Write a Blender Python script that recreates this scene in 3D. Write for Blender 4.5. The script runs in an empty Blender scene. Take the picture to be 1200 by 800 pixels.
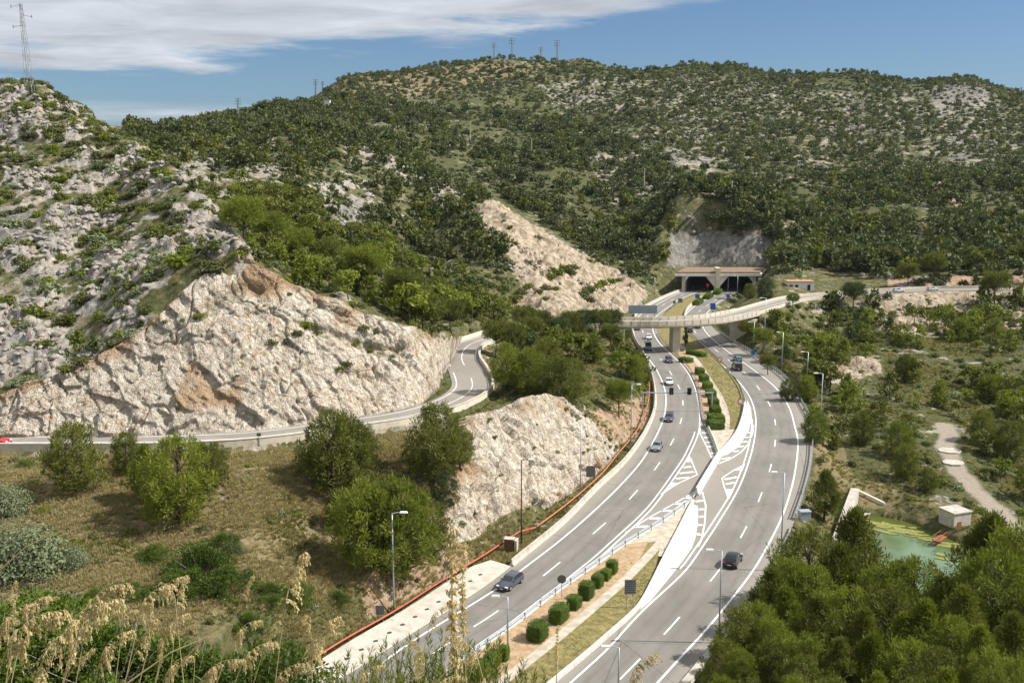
import bpy, math, random
import numpy as np
from mathutils import Vector, Matrix

# ------------------------------------------------------------------ camera, world, sun
SC = bpy.context.scene
PITCH = math.radians(9.73); FOC = 1167.0; CAMZ = 52.0
cam = bpy.data.cameras.new('camera'); camo = bpy.data.objects.new('camera', cam)
SC.collection.objects.link(camo); SC.camera = camo
cam.sensor_width = 36.0; cam.lens = FOC * 36.0 / 1200.0
cam.clip_start = 0.1; cam.clip_end = 12000
camo.location = (0, 0, CAMZ); camo.rotation_euler = (math.pi / 2 - PITCH, 0, 0)

SUN_EL = math.radians(47.0); SUN_AZ = math.radians(93.0)      # azimuth from +Y towards +X
sdir = Vector((math.sin(SUN_AZ) * math.cos(SUN_EL), math.cos(SUN_AZ) * math.cos(SUN_EL), math.sin(SUN_EL)))
sun = bpy.data.lights.new('sun', 'SUN'); suno = bpy.data.objects.new('sun', sun); SC.collection.objects.link(suno)
sun.energy = 5.0; sun.angle = math.radians(0.55); sun.color = (1.0, 0.95, 0.87)
suno.rotation_euler = sdir.to_track_quat('Z', 'Y').to_euler(); suno.location = (200, 0, 300)

SC.view_settings.view_transform = 'Standard'; SC.view_settings.look = 'None'
SC.view_settings.gamma = 1.0; SC.view_settings.exposure = 0.42
SC.cycles.max_bounces = 5; SC.cycles.transparent_max_bounces = 8; SC.cycles.volume_bounces = 0

world = bpy.data.worlds.new('World'); SC.world = world; world.use_nodes = True
def build_world():
    nt = world.node_tree; nt.nodes.clear(); N = nt.nodes; L = nt.links
    out = N.new('ShaderNodeOutputWorld'); bg = N.new('ShaderNodeBackground'); bg.inputs['Strength'].default_value = 0.074
    sky = N.new('ShaderNodeTexSky'); sky.sky_type = 'NISHITA'; sky.sun_disc = False
    sky.sun_elevation = SUN_EL; sky.sun_rotation = SUN_AZ; sky.air_density = 1.0; sky.dust_density = 0.9; sky.ozone_density = 2.2; sky.altitude = 300
    hs = N.new('ShaderNodeMix'); hs.data_type = 'RGBA'; hs.blend_type = 'MULTIPLY'; hs.inputs['Factor'].default_value = 1.0
    L.new(sky.outputs[0], hs.inputs['A']); hs.inputs['B'].default_value = (0.61, 0.78, 0.97, 1)
    geo = N.new('ShaderNodeTexCoord'); sep = N.new('ShaderNodeSeparateXYZ'); L.new(geo.outputs['Generated'], sep.inputs[0])
    def m(op, a, b=None, c=None, clamp=False):
        n = N.new('ShaderNodeMath'); n.operation = op; n.use_clamp = clamp
        for i, v in enumerate((a, b, c)):
            if v is None: continue
            if isinstance(v, (int, float)): n.inputs[i].default_value = v
            else: L.new(v, n.inputs[i])
        return n.outputs[0]
    zc = m('MAXIMUM', m('ADD', sep.outputs['Z'], 0.05), 0.02)
    px = m('DIVIDE', sep.outputs['X'], zc); py = m('DIVIDE', sep.outputs['Y'], zc)
    comb = N.new('ShaderNodeCombineXYZ'); L.new(px, comb.inputs[0]); L.new(py, comb.inputs[1])
    def noise(scale, detail, rough, dist=0.0, vec=None):
        n = N.new('ShaderNodeTexNoise'); n.inputs['Scale'].default_value = scale; n.inputs['Detail'].default_value = detail
        n.inputs['Roughness'].default_value = rough; n.inputs['Distortion'].default_value = dist
        L.new(vec if vec else comb.outputs[0], n.inputs['Vector']); return n.outputs['Fac']
    mp = N.new('ShaderNodeMapping'); mp.inputs['Scale'].default_value = (0.75, 1.0, 1.0); mp.inputs['Rotation'].default_value = (0, 0, 0.25)
    L.new(comb.outputs[0], mp.inputs['Vector'])
    n1 = noise(0.55, 9, 0.62, 0.5, mp.outputs[0]); n2 = noise(1.7, 7, 0.6, 0.3, mp.outputs[0])
    # lower edge of the cloud sheet rises from the left to the right
    edge = m('MULTIPLY_ADD', sep.outputs['X'], 0.115, 0.133)
    t = m('MULTIPLY', m('SUBTRACT', sep.outputs['Z'], edge), 30.0)
    t = m('MINIMUM', t, 0.75)
    dens = m('ADD', m('ADD', t, m('MULTIPLY', m('SUBTRACT', n1, 0.5), 2.6)), m('MULTIPLY', m('SUBTRACT', n2, 0.5), 1.7))
    mask = N.new('ShaderNodeMapRange'); mask.interpolation_type = 'SMOOTHSTEP'
    L.new(dens, mask.inputs['Value']); mask.inputs['From Min'].default_value = -0.15; mask.inputs['From Max'].default_value = 0.55
    # low far cloud bank close to the horizon on the left
    lowz = m('SUBTRACT', 1.0, m('MULTIPLY', m('ABSOLUTE', m('SUBTRACT', sep.outputs['Z'], 0.052)), 85.0), clamp=True)
    leftw = m('MULTIPLY', m('SUBTRACT', -0.12, sep.outputs['X']), 8.0, clamp=True)
    low = m('MULTIPLY', m('MULTIPLY', lowz, leftw), m('MULTIPLY', n2, 1.5), clamp=True)
    allm = m('MAXIMUM', m('MULTIPLY', mask.outputs[0], 0.93), m('MULTIPLY', low, 0.7))
    shade = m('MULTIPLY_ADD', noise(1.5, 8, 0.62, 0.4, mp.outputs[0]), 13.0, 2.9)
    cc = N.new('ShaderNodeMix'); cc.data_type = 'RGBA'; cc.blend_type = 'MULTIPLY'; cc.inputs['Factor'].default_value = 1.0
    cb = N.new('ShaderNodeCombineXYZ'); [L.new(shade, cb.inputs[i]) for i in range(3)]
    L.new(cb.outputs[0], cc.inputs['A']); cc.inputs['B'].default_value = (0.70, 0.735, 0.79, 1)
    mix = N.new('ShaderNodeMix'); mix.data_type = 'RGBA'
    L.new(allm, mix.inputs['Factor']); L.new(hs.outputs['Result'], mix.inputs['A']); L.new(cc.outputs['Result'], mix.inputs['B'])
    L.new(mix.outputs['Result'], bg.inputs[0]); L.new(bg.outputs[0], out.inputs[0])
build_world()

# ------------------------------------------------------------------ helpers
rng = np.random.default_rng(7); R = random.Random(11)
cp, sp = math.cos(PITCH), math.sin(PITCH)
def ray(px, py):                       # slopes u = X/Y and t = (Z-52)/Y of the line of sight through a photo pixel
    a = (px - 600) / FOC; b = -(py - 400) / FOC
    dy = cp + b * sp; dz = -sp + b * cp
    return a / dy, dz / dy
def G(px, py, z=0.0):                  # point at height z
    u, t = ray(px, py); Y = (z - CAMZ) / t
    return Vector((u * Y, Y, z))
def P(px, py, Y):                      # point at distance Y
    u, t = ray(px, py); return Vector((u * Y, Y, CAMZ + t * Y))
def proj(X, Y, Z):
    dz = Z - CAMZ; d = Y * cp - dz * sp; v = Y * sp + dz * cp
    return 600 + FOC * X / d, 400 - FOC * v / d

def _h(ix, iy, iz, s):
    n = (ix.astype(np.int64) * 374761393 + iy.astype(np.int64) * 668265263 + iz.astype(np.int64) * 2147483647 + s * 1274126177) & 0xffffffff
    n = ((n ^ (n >> 13)) * 1274126177) & 0xffffffff
    n = ((n ^ (n >> 16)) * 2246822519) & 0xffffffff
    return ((n ^ (n >> 15)) & 0xffffff) / float(0xffffff)
def vnoise(x, y, z=None, s=0):
    if z is None: z = np.zeros_like(x)
    fx, fy, fz = np.floor(x), np.floor(y), np.floor(z); ix, iy, iz = fx.astype(np.int64), fy.astype(np.int64), fz.astype(np.int64)
    x = x - fx; y = y - fy; z = z - fz
    x = x * x * (3 - 2 * x); y = y * y * (3 - 2 * y); z = z * z * (3 - 2 * z)
    r = 0
    for a in (0, 1):
        for b in (0, 1):
            for c in (0, 1):
                if c == 1 and not np.any(z): continue
                w = (x if a else 1 - x) * (y if b else 1 - y) * (z if c else 1 - z)
                r = r + w * _h(ix + a, iy + b, iz + c, s)
    return r * 2 - 1
def fbm(x, y, z=None, o=4, s=0, gain=0.5):
    r = 0; a = 1.0; f = 1.0; tot = 0
    for i in range(o):
        r = r + a * vnoise(x * f + 17.3 * i, y * f + 5.1 * i, None if z is None else z * f, s + i); tot += a; a *= gain; f *= 2.03
    return r / tot
def ridge(x, y, z=None, o=4, s=0):
    r = 0; a = 1.0; f = 1.0; tot = 0
    for i in range(o):
        r = r + a * (1 - 2 * np.abs(vnoise(x * f + 9.7 * i, y * f, None if z is None else z * f, s + i))); tot += a; a *= 0.5; f *= 2.07
    return r / tot
def cell(x, y, z, s=0):                # voronoi: random value of nearest cell, and F2-F1
    ix, iy, iz = np.floor(x).astype(np.int64), np.floor(y).astype(np.int64), np.floor(z).astype(np.int64)
    d1 = np.full(x.shape, 9.0); d2 = np.full(x.shape, 9.0); v = np.zeros(x.shape)
    for a in (-1, 0, 1):
        for b in (-1, 0, 1):
            for c in (-1, 0, 1):
                jx, jy, jz = ix + a, iy + b, iz + c
                qx = jx + _h(jx, jy, jz, s + 1); qy = jy + _h(jx, jy, jz, s + 2); qz = jz + _h(jx, jy, jz, s + 3)
                d = (qx - x) ** 2 + (qy - y) ** 2 + (qz - z) ** 2
                k = d < d1
                d2 = np.where(k, d1, np.minimum(d2, d)); v = np.where(k, _h(jx, jy, jz, s + 4), v); d1 = np.where(k, d, d1)
    return v, np.sqrt(d2) - np.sqrt(d1)
def facets(x, y, z, s=0):              # voronoi blocks, each with its own offset and tilted plane
    ix, iy, iz = np.floor(x).astype(np.int64), np.floor(y).astype(np.int64), np.floor(z).astype(np.int64)
    d1 = np.full(x.shape, 9.0); r = np.zeros(x.shape)
    for a in (-1, 0, 1):
        for b in (-1, 0, 1):
            for c in (-1, 0, 1):
                jx, jy, jz = ix + a, iy + b, iz + c
                dx = jx + _h(jx, jy, jz, s + 1) - x; dy = jy + _h(jx, jy, jz, s + 2) - y; dz = jz + _h(jx, jy, jz, s + 3) - z
                d = dx * dx + dy * dy + dz * dz; k = d < d1
                v = _h(jx, jy, jz, s + 4) - .5 + dx * (_h(jx, jy, jz, s + 5) - .5) * 1.8 + dz * (_h(jx, jy, jz, s + 6) - .4) * 1.6
                r = np.where(k, v, r); d1 = np.where(k, d, d1)
    return r
def sstep(a, b, x):
    t = np.clip((x - a) / (b - a), 0, 1); return t * t * (3 - 2 * t)

def resample(pts, step=2.0):
    p = [np.array(q, float) for q in pts]
    p = [2 * p[0] - p[1]] + p + [2 * p[-1] - p[-2]]
    out = []
    for i in range(1, len(p) - 2):
        a, b, c, d = p[i - 1], p[i], p[i + 1], p[i + 2]
        n = max(2, int(np.linalg.norm(c - b) / step) + 1)
        for k in range(n):
            t = k / n
            out.append(0.5 * ((2 * b) + (-a + c) * t + (2 * a - 5 * b + 4 * c - d) * t * t + (-a + 3 * b - 3 * c + d) * t ** 3))
    out.append(p[-2])
    q = np.array(out)                                  # light smoothing of traced wobble
    for _ in range(2): q[1:-1] = (q[:-2] + 2 * q[1:-1] + q[2:]) / 4
    L = np.r_[0, np.cumsum(np.linalg.norm(np.diff(q, axis=0), axis=1))]
    n = max(2, int(L[-1] / step) + 1); s = np.linspace(0, L[-1], n)
    return np.stack([np.interp(s, L, q[:, k]) for k in range(3)], 1)
def line(pxs, z=0.0, step=2.0, ext=0.0, extend_end=0.0):
    pts = [G(p[0], p[1], p[2] if len(p) > 2 else z) for p in pxs]
    if ext:
        d = (pts[0] - pts[1]).normalized(); pts.insert(0, pts[0] + d * ext)
    if extend_end:
        d = (pts[-1] - pts[-2]).normalized(); pts.append(pts[-1] + d * extend_end)
    return resample(pts, step)
def inpoly(x, y, poly):
    r = np.zeros(np.shape(x), bool); n = len(poly); j = n - 1
    for i in range(n):
        xi, yi = poly[i][0], poly[i][1]; xj, yj = poly[j][0], poly[j][1]
        c = ((yi > y) != (yj > y)) & (x < (xj - xi) * (y - yi) / ((yj - yi) + 1e-12) + xi)
        r ^= c; j = i
    return r
def polydist(x, y, pl, closed=False, val=None):
    best = np.full(np.shape(x), 1e9); bv = np.zeros(np.shape(x)); n = len(pl)
    for i in range(n if closed else n - 1):
        a = pl[i]; b = pl[(i + 1) % n]; dx, dy = b[0] - a[0], b[1] - a[1]; l2 = dx * dx + dy * dy + 1e-12
        t = np.clip(((x - a[0]) * dx + (y - a[1]) * dy) / l2, 0, 1)
        d = np.hypot(x - a[0] - t * dx, y - a[1] - t * dy); k = d < best; best = np.where(k, d, best)
        if val is not None: bv = np.where(k, val[i] + t * (val[(i + 1) % n] - val[i]), bv)
    return (best, bv) if val is not None else best

# ------------------------------------------------------------------ node materials
class NT:
    def __init__(s, name, rough=0.8, spec=0.3):
        s.m = bpy.data.materials.new(name); s.m.use_nodes = True; s.t = s.m.node_tree; s.N = s.t.nodes; s.L = s.t.links
        s.b = s.N['Principled BSDF']; s.b.inputs['Roughness'].default_value = rough; s.b.inputs['Specular IOR Level'].default_value = spec
        s._g = None
    def pos(s):
        if s._g is None: s._g = s.N.new('ShaderNodeNewGeometry')
        return s._g.outputs['Position']
    def obj(s):
        return s.N.new('ShaderNodeTexCoord').outputs['Object']
    def noise(s, scale, detail=4, rough=0.55, vec=None, dist=0.0):
        n = s.N.new('ShaderNodeTexNoise'); n.inputs['Scale'].default_value = scale; n.inputs['Detail'].default_value = detail
        n.inputs['Roughness'].default_value = rough; n.inputs['Distortion'].default_value = dist; s.L.new(vec or s.pos(), n.inputs['Vector']); return n.outputs['Fac']
    def voro(s, scale, vec=None, feat='F1', out='Distance'):
        n = s.N.new('ShaderNodeTexVoronoi'); n.feature = feat; n.inputs['Scale'].default_value = scale; s.L.new(vec or s.pos(), n.inputs['Vector']); return n.outputs[out]
    def mapv(s, scale=(1, 1, 1), rot=(0, 0, 0), vec=None):
        n = s.N.new('ShaderNodeMapping'); n.inputs['Scale'].default_value = scale; n.inputs['Rotation'].default_value = rot; s.L.new(vec or s.pos(), n.inputs['Vector']); return n.outputs[0]
    def math(s, op, a, b=0.0, c=0.0, clamp=False):
        n = s.N.new('ShaderNodeMath'); n.operation = op; n.use_clamp = clamp
        for i, v in enumerate((a, b, c)):
            if isinstance(v, (int, float)): n.inputs[i].default_value = v
            else: s.L.new(v, n.inputs[i])
        return n.outputs[0]
    def rng(s, v, a, b, c=0.0, d=1.0, smooth=True):
        n = s.N.new('ShaderNodeMapRange'); n.interpolation_type = 'SMOOTHSTEP' if smooth else 'LINEAR'; s.L.new(v, n.inputs['Value'])
        for k, q in zip(('From Min', 'From Max', 'To Min', 'To Max'), (a, b, c, d)): n.inputs[k].default_value = q
        return n.outputs[0]
    def mix(s, f, a, b, mode='MIX'):
        n = s.N.new('ShaderNodeMix'); n.data_type = 'RGBA'; n.blend_type = mode
        for k, v in (('Factor', f), ('A', a), ('B', b)):
            if isinstance(v, (int, float)): n.inputs[k].default_value = v if k == 'Factor' else (v, v, v, 1)
            elif isinstance(v, tuple): n.inputs[k].default_value = (*v[:3], 1)
            else: s.L.new(v, n.inputs[k])
        return n.outputs['Result']
    def attr(s, name):
        n = s.N.new('ShaderNodeAttribute'); n.attribute_name = name; sep = s.N.new('ShaderNodeSeparateColor'); s.L.new(n.outputs['Color'], sep.inputs[0]); return sep.outputs
    def bump(s, h, dist=0.1, strength=0.7):
        n = s.N.new('ShaderNodeBump'); n.inputs['Strength'].default_value = strength; n.inputs['Distance'].default_value = dist; s.L.new(h, n.inputs['Height']); s.L.new(n.outputs[0], s.b.inputs['Normal'])
    def col(s, c):
        if isinstance(c, tuple): s.b.inputs['Base Color'].default_value = (*c[:3], 1)
        else: s.L.new(c, s.b.inputs['Base Color'])
        return s.m
    def wear(s, base, var=0.15, scale=2.0, dirt=None, dscale=0.7, damt=0.5):   # colour with grain and grime
        f = s.noise(scale, 5, 0.6); c = s.mix(s.rng(f, 0.3, 0.7), tuple(v * (1 - var) for v in base), tuple(min(1, v * (1 + var)) for v in base))
        if dirt: c = s.mix(s.math('MULTIPLY', s.rng(s.noise(dscale, 6, 0.65), 0.5, 0.75), damt), c, dirt)
        return s.col(c)
    def randobj(s): return s.N.new('ShaderNodeObjectInfo').outputs['Random']

M = {}
def simple(name, base, rough=0.6, metal=0.0, var=0.12, scale=3.0, dirt=None, damt=0.4, spec=0.4, bump=0):
    n = NT(name, rough, spec); n.b.inputs['Metallic'].default_value = metal; n.wear(base, var, scale, dirt, damt=damt)
    if bump: n.bump(n.noise(scale * 4, 5), bump, 0.6)
    M[name] = n.m; return n.m

def rock_color(n, warm=0.5):
    v1 = n.noise(0.12, 5, 0.6); v2 = n.noise(0.9, 6, 0.65)
    st = n.noise(1.0, 6, 0.7, n.mapv((1.6, 1.6, 0.35), (0.25, 0.15, 0.3)))
    pale = n.mix(n.rng(v2, 0.3, 0.7), (0.42, 0.355, 0.275), (0.78, 0.72, 0.61))
    grey = n.mix(n.rng(v2, 0.3, 0.7), (0.165, 0.158, 0.145), (0.37, 0.355, 0.325))
    c = n.mix(n.rng(v1, 0.35, 0.65, 0.0, warm), grey, n.mix(0.35, pale, (0.36, 0.31, 0.25))) if warm < 0.9 else pale
    ochre = n.mix(n.rng(v2, 0.3, 0.7), (0.34, 0.17, 0.07), (0.50, 0.30, 0.15))
    fo = n.math('MULTIPLY', n.rng(st, 0.51, 0.66), n.rng(n.noise(0.09, 3), 0.40, 0.62, 0.05, 1.0 * warm + 0.1), clamp=True)
    c = n.mix(fo, c, ochre)
    crack = n.voro(0.55, n.mapv((1.0, 1.0, 0.30), (0.2, 0.45, 0.1), None), 'DISTANCE_TO_EDGE')
    c = n.mix(n.math('MULTIPLY', n.rng(n.math('ADD', crack, n.math('MULTIPLY', n.noise(2.0, 5), 0.05)), 0.02, 0.07, 0.7, 0.0), n.rng(n.noise(0.25, 3), 0.4, 0.6)), c, (0.14, 0.10, 0.07))
    ck2 = n.voro(1.5, n.mapv((1.0, 1.0, 0.5), (0.5, 0.1, 0.4), None), 'DISTANCE_TO_EDGE'); c = n.mix(n.math('MULTIPLY', n.rng(n.math('ADD', ck2, n.math('MULTIPLY', n.noise(5.0, 5), 0.09)), 0.035, 0.09, 0.75, 0.0), n.rng(n.noise(0.4, 4), 0.38, 0.56)), c, (0.14, 0.105, 0.07))
    vs = n.noise(0.8, 7, 0.75, n.mapv((1.6, 1.6, 0.16), (0.1, 0.3, 0.2))); c = n.mix(n.rng(vs, 0.56, 0.68, 0, 0.5), c, (0.25, 0.19, 0.13))
    c = n.mix(n.rng(n.noise(2.6, 6, 0.7), 0.56, 0.72, 0, 0.55), c, (0.22, 0.19, 0.15))
    return c
def mat_rock():
    n = NT('cut_limestone', 0.92, 0.15); c = rock_color(n, 1.0)
    a = n.attr('mask'); c = n.mix(n.math('MULTIPLY', a[0], 0.75), c, (0.38, 0.235, 0.12))
    up = n.N.new('ShaderNodeSeparateXYZ'); n.L.new(n._g.outputs['Normal'], up.inputs[0])
    veg = n.math('MULTIPLY', n.rng(up.outputs[2], 0.78, 0.95), n.rng(n.noise(0.6, 5), 0.4, 0.62))
    c = n.mix(veg, c, (0.15, 0.14, 0.07)); c = n.mix(n.math('MULTIPLY', a[1], 0.9), c, n.mix(n.noise(1.5, 4), (0.13, 0.13, 0.055), (0.26, 0.2, 0.11)))
    h = n.math('ADD', n.noise(2.2, 8, 0.7), n.math('MULTIPLY', n.rng(n.voro(1.4, n.mapv((1, 1, 0.45), (0.2, 0.3, 0)), 'DISTANCE_TO_EDGE'), 0, 0.12), 0.18))
    n.bump(h, 0.6, 1.0); M['cut_rock'] = n.col(c)
def mat_terrain():
    n = NT('hillside', 0.95, 0.1); a = n.attr('mask'); b = n.attr('mask2')
    rock = rock_color(n, 0.45)
    dry = n.mix(n.rng(n.noise(0.8, 6, 0.7), 0.3, 0.7), (0.17, 0.135, 0.072), (0.31, 0.25, 0.145))
    dry = n.mix(n.rng(n.noise(3.1, 6, 0.7), 0.35, 0.65, 0, 0.6), dry, (0.13, 0.12, 0.05))
    green = n.mix(n.rng(n.noise(1.1, 6, 0.7), 0.3, 0.7), (0.045, 0.055, 0.022), (0.125, 0.125, 0.052))
    soil = n.mix(n.rng(n.noise(0.7, 6, 0.7), 0.3, 0.7), (0.25, 0.16, 0.10), (0.44, 0.33, 0.23))
    g = n.mix(n.rng(n.math('ADD', a[2], n.math('MULTIPLY', n.math('SUBTRACT', n.noise(0.35, 6, 0.7), 0.5), 1.6)), 0.35, 0.65), green, dry)
    g = n.mix(n.rng(n.math('ADD', a[1], n.math('MULTIPLY', n.math('SUBTRACT', n.noise(0.8, 6, 0.7), 0.5), 0.9)), 0.4, 0.62), g, soil)
    nr = n.math('ADD', n.math('MULTIPLY', n.math('SUBTRACT', n.noise(0.22, 7, 0.72), 0.5), 2.2), n.math('MULTIPLY', n.math('SUBTRACT', n.noise(0.045, 4, 0.6), 0.5), 1.2))
    c = n.mix(n.rng(n.math('ADD', a[0], nr), 0.42, 0.6), g, rock)
    wr = n.mix(n.rng(n.noise(0.5, 6, 0.7, n.mapv((1, 1, .35), (.5, .3, 0))), 0.38, 0.62), (0.22, 0.165, 0.11), (0.46, 0.39, 0.30)); wr = n.mix(n.rng(n.noise(1.6, 6, 0.7), .52, .7, 0, .6), wr, (0.16, 0.14, 0.08)); c = n.mix(n.rng(n.math('ADD', b[1], n.math('MULTIPLY', n.math('SUBTRACT', n.noise(0.3, 6, 0.7), 0.5), 1.2)), 0.45, 0.62), c, wr)
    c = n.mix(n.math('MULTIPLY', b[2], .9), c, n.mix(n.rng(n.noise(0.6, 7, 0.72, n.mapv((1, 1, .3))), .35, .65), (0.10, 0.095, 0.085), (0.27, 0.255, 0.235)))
    c = n.mix(b[0], c, n.mix(n.noise(1.2, 5), (0.27, 0.23, 0.18), (0.40, 0.35, 0.285)))
    n.bump(n.noise(1.3, 8, 0.72), 0.5, 0.8); M['terrain'] = n.col(c)
def mat_foliage(name, dark, light, yellow=None, trans=0.25):
    n = NT(name, 0.62, 0.25)
    r = n.randobj(); p = n.noise(0.8, 3, 0.6)
    f = n.math('ADD', n.math('MULTIPLY', r, 0.55), n.math('MULTIPLY', p, 0.55), clamp=True)
    c = n.mix(f, dark, light)
    if yellow: c = n.mix(n.rng(n.noise(2.4, 3, 0.6), 0.55, 0.75, 0, 0.6), c, yellow)
    n.col(c)
    tr = n.N.new('ShaderNodeBsdfTranslucent'); n.L.new(n.mix(1.0, c, (1.0, 1.15, 0.45), 'MULTIPLY'), tr.inputs[0])
    ms = n.N.new('ShaderNodeMixShader'); ms.inputs[0].default_value = trans
    n.L.new(n.b.outputs[0], ms.inputs[1]); n.L.new(tr.outputs[0], ms.inputs[2]); n.L.new(ms.outputs[0], n.N['Material Output'].inputs[0])
    M[name] = n.m
mat_rock(); mat_terrain()
mat_foliage('pine_foliage', (0.072, 0.086, 0.018), (0.185, 0.192, 0.038), (0.29, 0.26, 0.065), 0.32)
mat_foliage('bright_pine_foliage', (0.095, 0.128, 0.018), (0.235, 0.255, 0.038), (0.36, 0.34, 0.065), 0.36)
mat_foliage('dark_pine_foliage', (0.042, 0.062, 0.022), (0.105, 0.13, 0.042), None, 0.22)
mat_foliage('shrub_foliage', (0.064, 0.07, 0.026), (0.145, 0.155, 0.05), (0.22, 0.2, 0.08))
mat_foliage('olive_foliage', (0.15, 0.175, 0.095), (0.28, 0.31, 0.185), None, 0.3)
mat_foliage('fresh_foliage', (0.042, 0.075, 0.010), (0.12, 0.175, 0.022), (0.22, 0.25, 0.045), 0.28)
mat_foliage('far_foliage', (0.050, 0.066, 0.025), (0.135, 0.148, 0.052), (0.20, 0.19, 0.075), 0.22)
mat_foliage('far_scrub_foliage', (0.066, 0.076, 0.036), (0.155, 0.16, 0.075), (0.22, 0.2, 0.11), 0.22)
mat_foliage('hedge_foliage', (0.055, 0.10, 0.012), (0.13, 0.20, 0.024), (0.20, 0.27, 0.04), 0.2)
mat_foliage('dry_grass', (0.25, 0.20, 0.10), (0.46, 0.38, 0.21), (0.56, 0.48, 0.29), 0.3)
mat_foliage('green_grass', (0.08, 0.10, 0.022), (0.2, 0.2, 0.05), (0.32, 0.27, 0.1), 0.25)
mat_foliage('plume_straw', (0.52, 0.39, 0.21), (0.76, 0.62, 0.39), (0.82, 0.72, 0.52), 0.35)
simple('lattice_steel', (0.26, 0.27, 0.28), 0.6, 0.3); simple('bark', (0.10, 0.07, 0.05), 0.9, var=0.35, scale=8); simple('grey_twig', (0.27, 0.25, 0.22), 0.9, var=0.3, scale=9)
def mat_asphalt(name, c0, c1):
    n = NT(name, 0.82, 0.25)
    big = n.noise(0.07, 4, 0.6); fine = n.noise(14, 3, 0.7); mid = n.noise(0.9, 5, 0.65, n.mapv((1, .35, 1), (0, 0, -0.45)))
    c = n.mix(n.rng(big, 0.35, 0.65), c0, c1); c = n.mix(n.rng(mid, 0.45, 0.75, 0, 0.32), c, tuple(v * 0.72 for v in c0))
    c = n.mix(n.rng(fine, 0.3, 0.7, 0, 0.18), c, (0.32, 0.30, 0.27)); wa_ = n.attr('mask'); c = n.mix(n.math('MULTIPLY', wa_[0], n.rng(n.noise(.3, 5, .6, n.mapv((1, .25, 1), (0, 0, -.45))), .3, .7, .12, .42)), c, (0.085, 0.08, 0.075)); c = n.mix(n.math('MULTIPLY', wa_[1], .55), c, (0.30, 0.275, 0.235))
    crack = n.voro(0.055, n.mapv((1, 1, 1), (0, 0, 0.3)), 'DISTANCE_TO_EDGE'); w = n.noise(0.5, 4)
    c = n.mix(n.rng(n.math('ADD', crack, n.math('MULTIPLY', w, 0.012)), 0.006, 0.010, 0.55, 0), c, (0.06, 0.055, 0.05))
    n.bump(n.noise(25, 3), 0.02, 0.4); M[name] = n.col(c)
mat_asphalt('asphalt', (0.18, 0.168, 0.152), (0.23, 0.215, 0.195)); mat_asphalt('pale_asphalt', (0.235, 0.215, 0.185), (0.285, 0.262, 0.23))
simple('concrete', (0.50, 0.46, 0.39), 0.88, var=0.15, scale=1.2, dirt=(0.25, 0.21, 0.16), bump=0.03)
simple('pale_concrete', (0.47, 0.43, 0.365), 0.88, var=0.14, scale=1.0, dirt=(0.26, 0.22, 0.165), damt=0.65, bump=0.02)
simple('sand_concrete', (0.62, 0.56, 0.45), 0.88, var=0.12, scale=0.8, dirt=(0.33, 0.26, 0.17), bump=0.02)
simple('white_paint', (0.78, 0.77, 0.74), 0.7, var=0.06, scale=2.5, dirt=(0.42, 0.40, 0.36), damt=0.55)
simple('white_area', (0.60, 0.585, 0.55), 0.7, var=0.05, scale=1.5, dirt=(0.36, 0.34, 0.30), damt=0.6)
simple('galvanised', (0.42, 0.45, 0.49), 0.45, 0.6, var=0.15, scale=4); simple('dark_metal', (0.09, 0.09, 0.10), 0.5, 0.3)
simple('blue_steel', (0.36, 0.40, 0.46), 0.5, 0.3, var=0.12, scale=3)
simple('red_paint', (0.42, 0.10, 0.06), 0.5, var=0.2, scale=1.5, dirt=(0.45, 0.22, 0.10)); simple('orange_paint', (0.46, 0.17, 0.07), 0.5, var=0.2, scale=1.5)
simple('sign_back', (0.15, 0.15, 0.15), 0.6, 0.3); simple('sign_red', (0.55, 0.03, 0.03), 0.5); simple('sign_white', (0.75, 0.75, 0.75), 0.5); simple('sign_blue', (0.03, 0.13, 0.42), 0.5)
simple('black_plastic', (0.015, 0.015, 0.016), 0.5); simple('tyre_rubber', (0.02, 0.02, 0.02), 0.85); simple('alloy', (0.6, 0.6, 0.62), 0.35, 0.8)
simple('rust', (0.28, 0.10, 0.05), 0.85, var=0.3, scale=5); simple('brown_board', (0.17, 0.085, 0.055), 0.8); simple('tan_path', (0.47, 0.41, 0.33), 0.9, var=0.2, scale=0.9, dirt=(0.3, 0.24, 0.15))
simple('plaster', (0.72, 0.70, 0.66), 0.85, dirt=(0.4, 0.36, 0.3)); simple('roof_tile', (0.42, 0.24, 0.14), 0.9, var=0.25); simple('portal_top', (0.23, 0.16, 0.11), 0.9, var=0.25, scale=0.8)
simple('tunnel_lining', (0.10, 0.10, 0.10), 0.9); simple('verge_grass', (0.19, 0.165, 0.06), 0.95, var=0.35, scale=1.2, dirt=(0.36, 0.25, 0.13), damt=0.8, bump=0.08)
simple('bare_earth', (0.40, 0.28, 0.17), 0.95, var=0.2, scale=1.0, dirt=(0.22, 0.2, 0.08), damt=0.6, bump=0.05); simple('lamp_glass', (0.7, 0.72, 0.75), 0.3)
def mat_glass():
    n = NT('dark_glass', 0.05, 0.8); M['dark_glass'] = n.col((0.02, 0.025, 0.03))
    n = NT('pond_water', 0.08, 0.5); v = n.rng(n.noise(0.12, 3), 0.4, 0.6); c = n.mix(v, (0.10, 0.165, 0.085), (0.135, 0.205, 0.115))
    a = n.attr('mask'); c = n.mix(a[0], c, (0.075, 0.095, 0.02)); n.bump(n.noise(3, 3), 0.01, 0.3); M['pond_water'] = n.col(c)
    simple('algae', (0.21, 0.21, 0.055), 0.9, var=0.3, scale=2)
mat_glass()
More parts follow.
